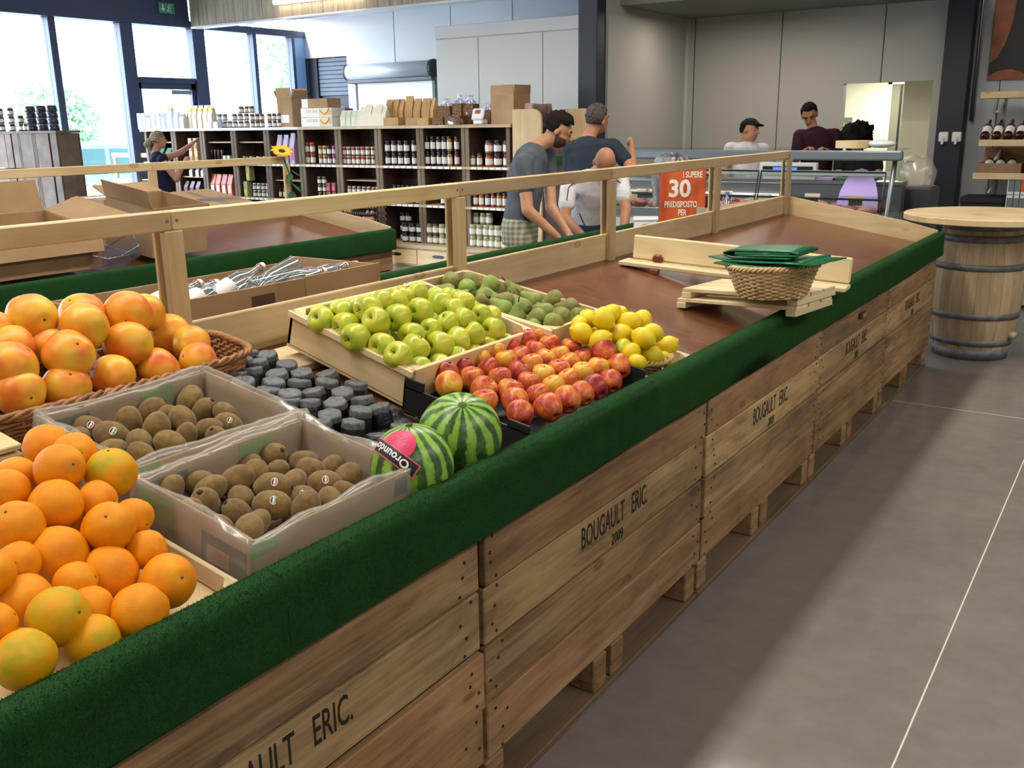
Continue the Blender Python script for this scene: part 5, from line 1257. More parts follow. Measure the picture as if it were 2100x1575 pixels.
def jarrow(bay, z, pxs, desc, group, layers=1, y=.06, r=.034, h=.115, bodies=('3a1418',), lids=('15151a',), lab=True, cloth=False, rowname='top', depth=1):
    for L in range(layers):
        for i, px in enumerate(pxs):
            x = onY(px, 300, SY+y).x
            for d in range(depth):
                lay = '' if layers == 1 else (['lower layer, ', 'upper layer, ', 'topmost layer, '][L])
                if d: lb_ = 'hidden back row jar in the %s bay of the %s shelf row' % (BN[bay], rowname)
                else: lb_ = '%s, %s%s from left, %s bay, %s shelf row' % (desc, lay, ORD[i], BN[bay], rowname)
                jar(None, x, SY+y+d*r*2.1, z+L*(h+.001), lb_, group, r, h, bodies[i % len(bodies)], lids[i % len(lids)], lab, cloth)
# top shelf row
jarrow(7, Z1, [795, 808, 821, 834, 850], 'dark jam jar', 'dark jam jars in the eighth bay', 2, .06, .032, .135, ('1c1014', '3a1a14', '1a1014', '191418', '2a1014'), ('15151a',))
jarrow(8, Z1, [876, 888, 900, 911, 922, 937], 'slim labelled jar', 'slim jars in the ninth bay', 2, .06, .028, .155, ('1c1014', '1d1216', '331014', '3a1418', 'a06a1c', '5a1c14'), ('15151a',))
jarrow(9, Z1, [969, 983], 'slim orange sauce jar', 'slim sauce jars in the last bay', 1, .06, .03, .14, ('8a5a24', '7a5a2c'), ('15151a',))
jarrow(9, Z1, [1003, 1021, 1040], 'large labelled sauce jar', 'large sauce jars in the last bay', 2, .07, .043, .135, ('9a4a1c', '2a1418', '8a3a1c'), ('15151a',))
jarrow(5, Z1, [630, 641], 'jar with red cloth lid', 'red lidded jars in the sixth bay', 2, .06, .03, .125, ('6a5a2c',), ('c01c30',), True, True)
jarrow(5, Z1, [657, 666, 675, 685], 'jar with bright cloth lid', 'bright lidded jars in the sixth bay', 2, .06, .025, .105, ('6a5a2c', '6a6a3c', '2a2c28', '7a3c4c'), ('d8641c', 'd8a01c', '20241f', 'd83478'), True, True)
jarrow(6, Z1, [706, 715, 725, 734, 744, 754, 765], 'honey jar with printed cloth lid', 'cloth lidded honey jars in the seventh bay', 2, .06, .026, .1, ('7a4a24',), ('c87888', 'b0a8a4', 'b45860', 'a89070', 'b85058', 'b0a088', 'c09a80'), True, True)
jarrow(2, Z1, [427, 434, 441, 448, 455], 'dark bottle with red cap', 'red capped bottles in the third bay', 1, .08, .02, .16, ('1a1014',), ('8a1c2c',), False)
jarrow(3, Z1, [499, 506, 513, 520, 527, 534, 541], 'small green spice jar', 'small spice jars in the fourth bay', 1, .06, .02, .085, ('3a4a2c', '6a6a4c'), ('d0cfa0', '2c3a20'), True)
# middle row
jarrow(5, Z2, [651, 661], 'dark jar with a bright label', 'dark jars in the sixth bay', 3, .06, .026, .09, ('3a1030',), ('8a7a4c',), True, rowname='middle')
jarrow(6, Z2+.0, [712, 722, 732, 742, 752, 762, 770], 'squat jar with pale lid', 'squat jars in the seventh bay', 2, .06, .026, .085, ('8a4a2c', '7a3c2c'), ('c0a898', 'b8b4b0', 'b8a888'), True, rowname='middle')
jarrow(7, Z2, [806, 815, 824, 834, 844, 853], 'dark jar', 'dark jars in the eighth bay', 2, .06, .024, .10, ('1c1418',), ('15151a',), True, rowname='middle')
jarrow(8, Z2, [906, 918, 930, 941], 'dark jar with white label', 'dark jars in the ninth bay', 2, .06, .03, .12, ('1c1418', '24181c'), ('15151a',), True, rowname='middle')
jarrow(9, Z2, [973, 985, 998, 1010, 1022, 1034], 'orange sauce bottle', 'orange sauce bottles in the last bay', 1, .06, .028, .15, ('6a3024', '9a4a20', '5a2020', '8a2c1c', '9a6420', '8a4a1c'), ('15151a',), True, rowname='middle')
jarrow(3, Z2, [516, 525, 534, 543], 'green labelled jar', 'green jars in the fourth bay', 2, .06, .026, .085, ('3a4a24',), ('c8c8a8',), True, rowname='middle')
jarrow(4, Z2, [568, 577], 'small dark bottle', 'small bottles in the fifth bay', 1, .06, .02, .12, ('2a141c',), ('15151a',), True, rowname='middle')
# bottom row
jarrow(7, Z3, [824, 839, 854], 'black jar with white label', 'black jars low in the eighth bay', 2, .02, .038, .105, ('1a1216',), ('15151a',), True, rowname='bottom')
jarrow(7, Z3, [820, 832], 'black jar with white label', 'black jars low in the eighth bay back row', 3, .12, .034, .105, ('1a1216',), ('15151a',), True, rowname='bottom rear')
jarrow(8, Z3, [876, 888, 901, 914, 926, 939], 'yellow green pickle jar', 'pickle jars low in the ninth bay', 2, .02, .036, .11, ('7a6a30', '7a6a38', '8f8f50', '8f9052', '8f9052', '8f9052'), ('5a4a24', '3a2c18', '9a9a80'), True, rowname='bottom')
jarrow(9, Z3, [966, 980, 994, 1006, 1018, 1032], 'yellow green pickle jar', 'pickle jars low in the last bay', 2, .02, .038, .118, ('8f9052', '93944f'), ('b0b098', 'a8a890'), True, rowname='bottom')
jarrow(9, Z3+.0, [973, 988, 1001], 'yellow green pickle jar', 'pickle jars low in the last bay top layer', 3, .10, .038, .118, ('8f9052', '93944f'), ('b0b098', 'a8a890'), True, rowname='bottom rear')
# boxes and packets in the bays
def pack(x, y, z, w_, d, h, mat, label, cat, group, top=None, name='packet', rz=0, pointed=False, slab=None):
    o = empty(name, (x, y, z), (0, 0, rz), label, cat, group); m = MB()
    if pointed:
        vs = [(-w_/2, -d/2, 0), (w_/2, -d/2, 0), (w_/2, d/2, 0), (-w_/2, d/2, 0), (-w_/2*1.04, -d/2*1.05, h*.55), (w_/2*1.04, -d/2*1.05, h*.55), (w_/2*1.04, d/2*1.05, h*.55), (-w_/2*1.04, d/2*1.05, h*.55), (-w_/2, -.004, h*.93), (w_/2, -.004, h*.93), (w_/2, .004, h*.93), (-w_/2, .004, h*.93), (-w_/2, -.003, h), (w_/2, -.003, h), (w_/2, .003, h), (-w_/2, .003, h)]
        fs = [(3, 2, 1, 0)]
        for L in range(3): fs += [(L*4+i, L*4+(i+1) % 4, L*4+4+(i+1) % 4, L*4+4+i) for i in range(4)]
        fs.append((12, 13, 14, 15)); m.add(vs, fs)
    else: m.box(-w_/2, w_/2, -d/2, d/2, 0, h, .003)
    m.build('pack_body', mat, o)
    if top: MB().box(-w_*.46, w_*.46, -d/2-.002 if not pointed else -d*.30, (-d/2 if not pointed else d*.30), h*.72, h*.88 if not pointed else h*.86).build('top_band', top, o)
    if slab: MB().box(-w_*.36, w_*.36, -d/2*1.06-.002, -d/2*1.06, h*.12, h*.5).build('label', slab, o)
    return o
plain('cream_pack', '#d5c8a4', .6); plain('kraft', '#b08a58', .75, var=.1); plain('white_pack', '#dcdedd', .5); plain('lilac', '#b6a6bc', .5); plain('pinkb', '#d0486a', .5); plain('palegreen', '#cdd2b6', .5); plain('creambag', '#ddd3bb', .55)
plain('orangebag', '#b8562c', .45, var=.2); plain('brownbag', '#4c3226', .4, var=.3); plain('foilbag', '#9a9ca0', .25, .6); plain('greenbox', '#9a9a5c', .5); plain('ylw', '#d2b23c', .5); plain('bluep', '#5d86b8', .5); plain('greentop', '#8fa84a', .5); plain('browncan', '#4a2a1c', .4); plain('cangrey', '#7c8890', .4); plain('canlabel', '#b79a5c', .5); plain('redbox', '#7c3524', .5); plain('pinkmark', '#d0406a', .5); plain('tanbox', '#c8b27c', .5)
X = lambda px, y=.08: onY(px, 300, SY+y).x
for k, (px, z) in enumerate(((397, 0), (408, 0), (397, .155), (408, .155))):
    pack(X(px), SY+.05, Z1+z, .062, .06, .152, 'tanbox', '%s %s tan carton beside the reaching hand' % ('lower' if z == 0 else 'upper', 'left' if px == 397 else 'right'), 'carton', 'tan cartons in the second bay', slab='orangebag')
pack(X(463), SY+.06, Z1, .045, .05, .09, 'palegreen', 'pale little box left of its twin in the third bay', 'box', 'pale boxes in the third bay'); pack(X(472), SY+.06, Z1, .045, .05, .09, 'white_pack', 'pale little box right of its twin in the third bay', 'box', 'pale boxes in the third bay')
pack(X(425), SY+.03, Z1, .04, .05, .10, 'orangebag', 'small orange packet at the left of the third bay', 'packet', None)
for k, px in enumerate((577, 590, 604)):
    pack(X(px), SY+.07, Z1, .075, .08, .34 if k < 2 else .36, 'lilac', 'lilac gift bag, %s from the left behind the sunflower' % ORD[k], 'bag', 'lilac gift bags in the fifth bay', slab='pinkb', pointed=True, name='gift_bag')
for k, px in enumerate((392, 405, 416)): pack(X(px), SY+.06, Z2+H0*.55+.016, .06, .06, .12, 'foilbag', 'silver packet, %s from the left in the second bay' % ORD[k], 'packet', 'silver packets in the second bay', pointed=True)
for k, px in enumerate((380, 392, 404)): pack(X(px), SY+.06, Z2, .07, .08, .17, 'brownbag', 'dark brown packet, %s from the left low in the second bay' % ORD[k], 'packet', 'brown packets in the second bay', pointed=True)
for k, px in enumerate((436, 447, 459, 471)): pack(X(px), SY+.06, Z2, .085, .08, .27, 'orangebag', 'orange brown bag, %s from the left in the third bay' % ORD[k], 'bag', 'orange bags in the third bay', pointed=True, slab='creambag')
for k, (px, z) in enumerate(((504, 0), (511, .2))): pack(X(px), SY+.06, Z2+z, .07, .08, .19, 'greenbox', '%s olive green box in the fourth bay' % ('lower' if k == 0 else 'upper'), 'box', 'olive boxes in the fourth bay', slab='ylw')
for k, (px, z) in enumerate(((675, 0), (686, 0), (675, .105), (686, .105))): pack(X(px), SY+.05, Z2+z, .062, .06, .10, 'redbox', '%s %s red brown box with pink mark in the sixth bay' % ('lower' if z == 0 else 'upper', 'left' if px == 675 else 'right'), 'box', 'red brown boxes in the sixth bay', slab='pinkmark')
for k, px in enumerate((310, 330, 345)): pack(X(px), SY+.1, Z1, .1, .1, .18, 'leafgreen', 'dark green packet, %s from the left in the first bay' % ORD[k], 'packet', 'green packets in the first bay', pointed=True)
# egg trays
plain('eggtray', '#8f867c', .85); plain('egg', '#a87c62', .5)
xe0, xe1 = X(700, -.05), X(806, -.05); ze = .1
EG = MB().ball((0, 0, 0), (.021, .021, .027), 10).mesh('egg', 'egg', True)
sup = empty('egg_table', ((xe0+xe1)/2, SY-.32, 0), None, 'low wooden bench under the egg trays in front of the shelf', 'bench'); MB().box(-(xe1-xe0)/2, (xe1-xe0)/2, -.14, .14, .26, .29, .003).build('bench_top', 'paleply', sup)
for sx in (-1, 1): MB().box(sx*((xe1-xe0)/2-.04)-.03, sx*((xe1-xe0)/2-.04)+.03, -.12, .12, 0, .26, .003).build('leg', 'paleply', sup)
for col_ in range(2):
    for L in range(6):
        t = empty('egg_tray', (xe0+(col_+.5)*(xe1-xe0)/2, SY-.32, .292+L*.068), None, '%s egg tray from the bottom, %s stack in front of the shelf' % (ORD[L], ('left', 'right')[col_]), 'egg tray', 'stacked egg trays')
        w_ = (xe1-xe0)/2-.01; m = MB(); nx, ny = 12, 5; vs = []; fs = []
        for i in range(nx*2+1):
            for j in range(ny*2+1): vs.append((-w_/2+w_*i/(nx*2), -.13+.26*j/(ny*2), .018+.016*math.cos(i*PI)*1.0*math.cos(j*PI)))
        r_ = ny*2+1
        for i in range(nx*2):
            for j in range(ny*2): fs.append((i*r_+j, (i+1)*r_+j, (i+1)*r_+j+1, i*r_+j+1))
        m.add(vs, fs).build('pulp_tray', 'eggtray', t, True)
        if L == 3 or True:
            for i in range(nx): 
                if random.random() < .55: link('egg', EG, t, (-w_/2+w_*(i+.5)/nx, -.10, .035))
# ---- goods on top of the shelf
TZ = ZT+.033
cols = ['bluep', 'white_pack', 'pinkb', 'white_pack', 'greentop', 'bluep', 'greentop', 'white_pack', 'pinkb', 'white_pack']
for k, px in enumerate((299, 308, 318, 328, 338, 348, 361, 374, 386)):
    hgt = .30 if k == 6 else (.235 if k == 7 else .205)
    pack(X(px), SY+.05, TZ, .068 if k != 6 else .09, .07, hgt, 'white_pack', '%s carton, %s from the left on top of the shelf' % ('taller white green topped' if k == 6 else 'white drink', ORD[k]), 'carton', 'white cartons on top of the shelf', top=cols[k], pointed=(k > 5), slab='lilac' if k % 2 else None, name='drink_carton')
for k, px in enumerate((399, 409, 420, 431, 441)): pack(X(px, .12), SY+.12, TZ, .082, .09, .285, 'cream_pack', 'tall cream paper bag, %s from the left on top of the shelf' % ORD[k], 'bag', 'cream bags on top of the shelf', top='ylw', pointed=True, name='paper_bag')
for k, px in enumerate((437, 450)): pack(X(px, .0), SY+.0, TZ, .085, .07, .075, 'white_pack', '%s small white cube box in front of the cream bags' % ('left', 'right')[k], 'box', 'white cube boxes on the shelf')
def can(px, y, z, label, group, r=.036, h=.085, body='4a2a1c', lid='8a7a58'): return jar(None, X(px, y), SY+y, z, label, group, r, h, body, lid, True)
for k, (px, L) in enumerate(((456, 0), (466, 0), (475, 0), (456, 1), (466, 1))): can(px, .10, TZ+L*.087, 'grey lidded jar, %s layer, place %s beside the white cubes' % (('lower', 'upper')[L], ORD[k % 3]), 'grey lidded jars on the shelf', body='6a6a60', lid='7c8890')
for k, (px, L) in enumerate(((486, 0), (498, 0), (510, 0), (498, 1), (510, 1), (486, 1), (501, 2), (513, 2), (522, 2))): can(px, .10, TZ+L*.087, 'brown spread jar, %s layer, %s of the tall stack on the shelf' % (ORD[L], ORD[k % 3]), 'brown spread jars on the shelf', body='5a3a20', lid='b79a5c')
for k, (px, L) in enumerate(((522, 0), (532, 0), (542, 0), (522, 1), (532, 1), (542, 1), (557, 0), (567, 0), (577, 0), (557, 1), (567, 1), (577, 1))): can(px, .04, TZ+L*.081, 'small brown jar, %s layer, %s from the left before the cardboard box' % (('lower', 'upper')[L], ORD[(k % 3)+(3 if k > 5 else 0)]), 'small brown jars on the shelf', r=.03, h=.08, body='6a3a20', lid='6a4a2c')
open_box('cardboard_box', (X(602, .15), SY+.17, TZ), .24, .25, .33, .05, 'tall open cardboard box with raised flaps on top of the shelf', [('-x', .45, .1), ('+x', .5, .1), ('-y', .1, .12), ('+y', .2, .12)])
tb_ = [o for o in bpy.data.objects if o.get('label', '').startswith('tall open cardboard box')][0]; MB().box(-.08, .06, -.127, -.1255, .05, .14).build('address_label', 'paper', tb_)
for k in range(3):
    w_ = .50 if k < 2 else .42
    t = empty('white_carton', (X(655, .0)-(0 if k < 2 else .02), SY+.08, TZ+k*.105), None, '%s white carton with orange wave in the stack on the shelf' % ('lowest', 'middle', 'topmost plain')[k], 'carton', 'white cartons stacked on the shelf')
    MB().box(-w_/2, w_/2, -.1, .12, 0, .103, .003).build('carton', 'cardboard' if k == 2 else 'white_pack', t)
    if k < 2:
        MB().box(.05, w_/2-.001, -.102, -.1001, .004, .099).build('tan_print', 'cream_pack', t)
        pts = [Vector((.06+.15*i/10, -.103, .075-.05*math.sin(i/10*PI)+.02*i/10)) for i in range(11)]; MB().tube(pts, .009, 6).build('orange_wave', plain('owave', '#e39a1c', .5), t)
        MB().box(w_/2-.055, w_/2-.015, -.1035, -.1021, .03, .08).build('orange_mark', 'owave', t)
        for xx in (-.16, -.06): MB().box(xx, xx+.08, -.1015, -.1003, .05, .085).build('faint_lettering', plain('faint', '#d9b58a', .5), t)
    else: MB().box(-.2, -.1, -.102, -.1003, .0, .10).build('white_label', 'white_pack', t); MB().box(-.02, .08, -.1021, -.1004, .02, .10).build('white_label', 'paper', t) if False else None
for k, px in enumerate((693, 706, 720)): pack(X(px, .25), SY+.26, TZ, .1, .07, .2, plain('dkgreen', '#3c4a2c', .5), 'dark green packet, %s from the left behind the pale bags' % ORD[k], 'packet', 'dark green packets on the shelf', pointed=True)
for k, px in enumerate((711, 721, 731, 742)): pack(X(px, .06), SY+.06, TZ, .088, .07, .175, 'palegreen', 'pale green bag, %s from the left on top of the shelf' % ORD[k], 'bag', 'pale green bags on the shelf', pointed=True)
for k, px in enumerate((751, 762, 772, 783, 792)): pack(X(px, .05), SY+.05, TZ, .092, .08, .235 if k % 2 else .21, 'creambag', 'cream white bag, %s from the left on top of the shelf' % ORD[k], 'bag', 'cream white bags on the shelf', pointed=True)
for k, px in enumerate((804, 817, 829, 845, 862, 879, 893)): pack(X(px, .14), SY+.14, TZ, .10, .08, .28 if k != 3 else .31, 'kraft', 'upright brown kraft bag, %s from the left on the shelf' % ORD[k], 'bag', 'kraft bags on the shelf', pointed=True, name='kraft_bag', rz=random.uniform(-.45, .45))
for k, (px, w_) in enumerate(((808, .22), (850, .17), (873, .16))): pack(X(px, -.0), SY-.0, TZ, w_, .07, .085 if k == 0 else .075, 'kraft', 'lying brown kraft bag, %s from the left at the shelf edge' % ORD[k], 'bag', 'lying kraft bags on the shelf', name='kraft_bag', rz=random.uniform(-.1, .1))
t = NT('cereal'); v = t.coords((1, 1, 1)); vo = t.node('ShaderNodeTexVoronoi'); vo.inputs['Scale'].default_value = 60; t.link(v, vo.inputs['Vector']); t.base(t.ramp(vo.outputs['Distance'], [(.1, '#9a6a38'), (.6, '#5a3818')]), .7); MATS['cereal'] = t.m
for k, (px, y, w_, h_) in enumerate(((919, .12, .16, .27), (945, .12, .12, .30), (965, .14, .17, .29), (905, .02, .15, .09), (935, .0, .2, .1), (1004, .18, .12, .2))):
    o = pack(X(px, y), SY+y, TZ, w_, .11, h_*.72 if h_ > .15 else h_*.9, 'cereal', 'clear bag of brown biscuits, %s along the right part of the shelf top' % ORD[k], 'bag', 'clear biscuit bags on the shelf', pointed=False, name='biscuit_bag')
    m = MB().lathe([(w_*.56, 0), (w_*.6, h_*.4), (w_*.5, h_*.75), (w_*.2, h_*.9), (w_*.32, h_)], 16, None, lambda p, i, k_: Vector((p.x, p.y*.55, p.z))*(1+.12*noise.noise((p.x*40, p.y*40, p.z*40)))); m.build('clear_wrap', 'clear_plastic', o, True)
t = empty('white_tub', (X(986, -.0), SY+.0, TZ), None, 'white square tub with an orange mark tilted at the shelf edge', 'tub'); MB().box(-.06, .06, -.05, .05, 0, .05, .01).build('tub_body', 'white_plastic', t)
lidt = MB().box(-.075, .075, -.012, .012, 0, .12, .012).build('lid', 'white_plastic', t); lidt.location = (0, -.055, .045); lidt.rotation_euler = (-.35, 0, 0); MB().box(-.035, .035, -.0135, -.012, .06, .1).build('orange_mark', 'orangebag', lidt)
open_box('cardboard_box', (X(1047, .12), SY+.13, TZ), .31, .26, .29, -.12, 'cardboard box standing at the right end of the shelf top', [('-y', .02, .09), ('+x', .1, .09), ('+y', .1, .09)])
t = empty('pink_box', (onY(1087, 220, SY+.2).x, SY+.2, 1.40), None, 'pale pink box on the end panel shelf beside brown triangles', 'box'); MB().box(-.05, .05, -.05, .05, 0, .31, .003).build('carton', plain('palepink', '#dcc3cc', .5), t)
for k, px in enumerate((1100, 1109, 1118, 1126)): pack(onY(px, 220, SY+.15).x, SY+.15, 1.40, .055, .05, .30, 'brownbag', 'brown pointed packet, %s from the left above the end panel' % ORD[k], 'packet', 'pointed packets on the end panel', pointed=True)
# ---------------------------------------------------------------- slatted crate stack by the window on the left
gx = onY(118, 300, 6.2).x
plain('oldgrey', '#6d5f52', .8, var=.15)
cs = empty('slatted_crate_rack', (gx, 6.2, 0), None, 'tall rack of grey slatted crates standing before the left window', 'rack')
zt_ = onY(100, 268, 6.2).z; zm_ = onY(100, 350, 6.2).z
for z0, z1 in ((zm_+.02, zt_-.03), (.42, zm_-.03)):
    xx = 0.0
    for k, w_ in enumerate((.13, .025, .26, .03, .03, .26, .03, .13, .02, .13, .26, .03, .26)):
        if w_ > .1 or w_ == .03: MB().box(xx-w_+.004, xx-.004, 0, .015, z0, z1, .002).build('slat', 'oldgrey', cs)
        xx -= w_
    for x_ in (-.4, -.8, -1.4): MB().box(x_-.012, x_+.012, .02, .26, z0, z1).build('divider', 'oldgrey', cs)
for z in (zt_, zm_, .40): MB().box(-1.6, .02, -.01, .28, z-.028, z, .002).build('shelf_board', 'oldgrey', cs)
MB().box(-1.6, 0, .26, .28, .0, zt_-.03).build('rear_panel', 'shelf_dark', cs); MB().box(-.02, .0, .017, .26, .40, zt_-.03).build('side_panel', 'oldgrey', cs); MB().box(-1.6, 0, .0, .26, 0, .37).build('base_crate', 'oldgrey', cs)
for k, (px, L) in enumerate([(10, 0), (31, 0), (10, 1), (31, 1), (10, 2), (31, 2), (50, 0), (60, 0), (50, 1)]):
    jar(None, onY(px, 300, 6.26).x, 6.26, zt_+L*.086, 'jar with pale label, %s layer, %s on the left crate rack' % (ORD[L], ORD[k % 2]), 'jars on the left crate rack', .037, .085, '2a1a18', '6a5a30', True)
pl_ = plain('darkpots', '#2c2a3c', .5)
for k in range(12):
    o = jar(None, onY(72+22*(k % 3), 300, 6.25).x, 6.25, zt_+(k//3)*.067, 'dark tub, %s layer, %s from the left on the left crate rack' % (ORD[k//3], ORD[k % 3]), 'dark tubs on the left crate rack', .058, .066, '2c2a3c', '2c2a3c', False)
# jars glimpsed inside the rack gaps
# ---------------------------------------------------------------- low display table by the window
wt = empty('window_table', (onY(165, 390, 7.9).x-.2, 7.9, 0), None, 'low pine display table with rail in front of the window', 'table')
zt2 = onY(230, 385, 7.8).z; wl_ = UX[0]-.12-wt.location.x
MB().box(-.05, wl_, -.12, -.1, zt2-.12, zt2, .003).build('front_board', 'pinex', wt); MB().box(-.05, wl_, .7, .72, zt2-.12, zt2+.06, .003).build('back_board', 'pinex', wt)
MB().box(wl_*.78, wl_*.78+.02, -.1, .7, zt2-.11, zt2+.03, .002).build('divider', 'pine', wt); MB().box(-.05, wl_, -.1, .7, zt2-.12, zt2-.10).build('bottom', 'pinex', wt)
MB().box(wl_*.82, wl_, .5, .7, zt2-.1, zt2+.06, .004).build('green_lining', 'carpet', wt)
for x in (.05, wl_*.5, wl_-.05): MB().box(x-.03, x+.03, -.09, -.03, 0, zt2-.12).build('leg', 'pinez', wt)
MB().box(-.05, wl_+.05, .72, .76, zt2+.36, zt2+.42, .003).build('top_rail', 'pinex', wt)
for x in (.0, wl_*.42, wl_): MB().box(x-.02, x+.02, .72, .76, zt2, zt2+.36).build('post', 'pinez', wt)
for k in range(5):
    o = pack(wt.location.x+.05+.1*k, 7.92+.06*(k % 2), zt2-.098, .13, .11, .13, 'foilbag' if k % 2 else 'brownbag', 'shiny packet in the window table, %s from the left' % ORD[k], 'packet', 'packets in the window table', pointed=True, rz=random.uniform(-.6, .6))
o = MB().lathe([(0, 0), (.05, 0), (.055, .12), (.05, .12), (.045, .01)], 20).build('paper_roll', 'white_plastic', None, True, (UX[0]-.2, 7.9, zt2-.098)); tag(o, 'white paper roll standing in the window table', 'roll')
# ---------------------------------------------------------------- refrigerated butcher counter
KY = 7.45
kx1 = onY(1838, 310, KY).x; kx0 = -3.25
kz = onY(1700, 306, KY).z
kc = empty('butcher_counter', (kx0, KY, 0), None, 'long glass fronted butcher counter with steel frame in the far corner', 'display counter')
KW = kx1-kx0
ZB = .80
MB().box(0, KW, -.05, .66, 0, ZB-.08, .004).build('base', plain('kbase', '#b9bab6', .5), kc)
MB().box(0, KW, .0, .66, ZB-.08, ZB, .004).build('meat_bed', plain('kbed', '#8f8a90', .35, .4), kc)
MB().box(0, KW-.05, .55, .66, ZB, 1.00, .004).build('rear_cabinet', plain('krear', '#5c5a60', .5), kc)
MB().box(0, KW-.05, .54, .74, 1.00, 1.03, .004).build('serving_ledge', 'steel', kc)
MB().box(0, KW+.02, .12, .42, kz-.012, kz, .003).build('glass_top', 'case_glass', kc)
MB().box(0, KW+.03, .06, .12, kz-.085, kz-.012, .012).build('top_beam', plain('kbeam', '#7d878f', .35, .5), kc)
MB().box(.05, KW-.05, .14, .17, kz-.205, kz-.165, .004).build('lamp_hood', plain('khood', '#c3cbc9', .4), kc)
MB().box(.05, KW*.62, .53, .548, .90, .912).build('light_strip', 'case_strip', kc)
seams = [0, KW*.36, KW*.62, KW-.06]
for a, b in zip(seams, seams[1:]):
    M_ = Matrix.Identity(4)
    vs = [(a+.01, -.02, ZB-.06), (b-.01, -.02, ZB-.06), (b-.01, -.01, .90), (b-.01, .06, kz-.17), (a+.01, .06, kz-.17), (a+.01, -.01, .90)]
    MB().add(vs+[(x, y+.006, z) for x, y, z in vs], [(0, 1, 2, 5), (5, 2, 3, 4), (6, 11, 8, 7), (11, 10, 9, 8), (0, 6, 7, 1), (3, 9, 10, 4), (0, 5, 11, 6), (5, 4, 10, 11), (1, 7, 8, 2), (2, 8, 9, 3)]).build('front_pane', 'case_glass', kc)
    for x in (a+.01, b-.01): MB().tube([(x, -.024, ZB-.06), (x, -.014, .90), (x, .056, kz-.17)], .006, 6).build('pane_edge', 'dark_metal', kc)
    MB().tube([(a+.01, .056, kz-.17), (b-.01, .056, kz-.17)], .007, 6).build('pane_edge', 'dark_metal', kc)
    MB().box(a+.01, b-.01, -.012, .3, .925, .933).build('glass_shelf', 'case_glass', kc)
    MB().tube([(a+.01, -.018, .93), (b-.01, -.018, .93)], .008, 6).build('shelf_edge', 'dark_metal', kc)
for x in (KW*.34, KW-.03): MB().tube([(x, .02, .55), (x, .02, .80), (x, .07, 1.0), (x, .14, kz-.05)], .018, 8).build('support_arm', 'steel', kc, True)
MB().prism([(-.02, .55), (.64, .55), (.64, .9), (.12, kz-.03), (.02, .9)], KW-.008, KW, frame((0, 0, 0), (0, 1, 0), (0, 0, 1))).build('end_pane', 'case_glass', kc)
kl = area('counter_lamp', (kx0+KW/2, KY+.2, kz-.21), (KW*.9, .05), 6, (1.0, .80, .95))
def K(px, py, y): return onY(px, py, KY+y)
# weighing scale, papers, goods in and on the counter
sc_ = K(1625, 358, .64); t = empty('weighing_scale', (sc_.x, sc_.y, 1.032), None, 'white weighing scale with lit blue display on the serving ledge', 'scale')
MB().box(-.22, .22, -.1, .1, .0, .06, .006).build('scale_base', 'white_plastic', t); MB().box(-.24, .24, -.14, -.09, .05, .14, .006).build('display_housing', 'white_plastic', t); MB().box(-.21, .21, -.1415, -.14, .07, .11).build('display_frame', 'black', t); MB().box(-.12, .08, -.143, -.1415, .078, .102).build('lit_display', 'lcd', t); MB().box(-.2, .2, -.09, .1, .06, .075, .004).build('weighing_plate', 'steel', t)
plain('meat_red', '#8a3a38', .35, var=.3); plain('meat_pink', '#b4746c', .4, var=.25); plain('fat', '#d8b4a8', .4); plain('tag_black', '#1a1818', .5); plain('tag_cream', '#d9b8a4', .5); plain('purplep', '#7a5aa8', .4); plain('greenmat', '#1d6a44', .5)
random.seed(21)
n_ = 0
for k in range(17):
    x = .15+k*(KW-.35)/16; m = MB().ball((0, 0, .035), (.075, .10+.03*math.sin(k), .035), 14); m.v = [p*(1+.15*noise.noise((p.x*18+k, p.y*18, p.z*18))) for p in m.v]
    o = empty('meat_cut', (kx0+x, KY+.12+.02*(k % 3), ZB+.002), (0, 0, random.uniform(-.5, .5)), '%s piece of %s meat from the left, front row of the counter' % (ORD[k] if k < 15 else ('sixteenth', 'seventeenth')[k-15], ('pink', 'red')[k % 2]), 'meat', 'meat in the front row of the counter'); m.build('flesh', ('meat_pink', 'meat_red')[k % 2], o, True)
    MB().box(-.07, .07, -.11, .11, 0, .006, .002).build('tray', 'white_plastic', o)
    o2 = empty('meat_cut', (kx0+x, KY+.38, ZB+.002), (0, 0, random.uniform(-.5, .5)), '%s piece of %s meat from the left, rear row of the counter' % (ORD[k] if k < 15 else ('sixteenth', 'seventeenth')[k-15], ('red', 'pink')[k % 2]), 'meat', 'meat in the rear row of the counter'); mm = MB(); mm.v = [p*1.1 for p in m.v]; mm.f = m.f; mm.build('flesh', ('meat_red', 'meat_pink')[k % 2], o2, True)
for k, (px, y) in enumerate(((1317, .2), (1335, .2), (1470, .2), (1487, .22), (1665, .2), (1755, .15))):
    c = K(px, 400, y); t = empty('price_tag', (c.x, c.y, ZB+.06), (-.2, 0, 0), 'black and cream price tag, %s from the left in the counter' % ORD[k], 'price tag', 'price tags in the counter')
    MB().box(-.06, .06, -.002, .002, 0, .09, .002).build('tag_card', 'tag_cream', t); MB().box(-.05, .05, -.003, -.002, .012, .05).build('printed_block', 'tag_black', t)
ps_ = K(1760, 372, .28); o = MB(); pts = []
for i in range(13): a = PI*i/12; pts.append((.16*math.cos(a)*1.0, .34*math.sin(a)))
o.prism([(-.16, 0)]+pts[::-1][1:-1]+[(.16, 0)], -.003, .003, Matrix.Rotation(PI/2-.25, 4, 'X')); ob = o.build('purple_sheet', plain('lilac_sheet', '#b49ad0', .6), None, False, (ps_.x, ps_.y, ZB+.01)); tag(ob, 'rounded lilac sheet leaning inside the right end of the counter', 'sheet')
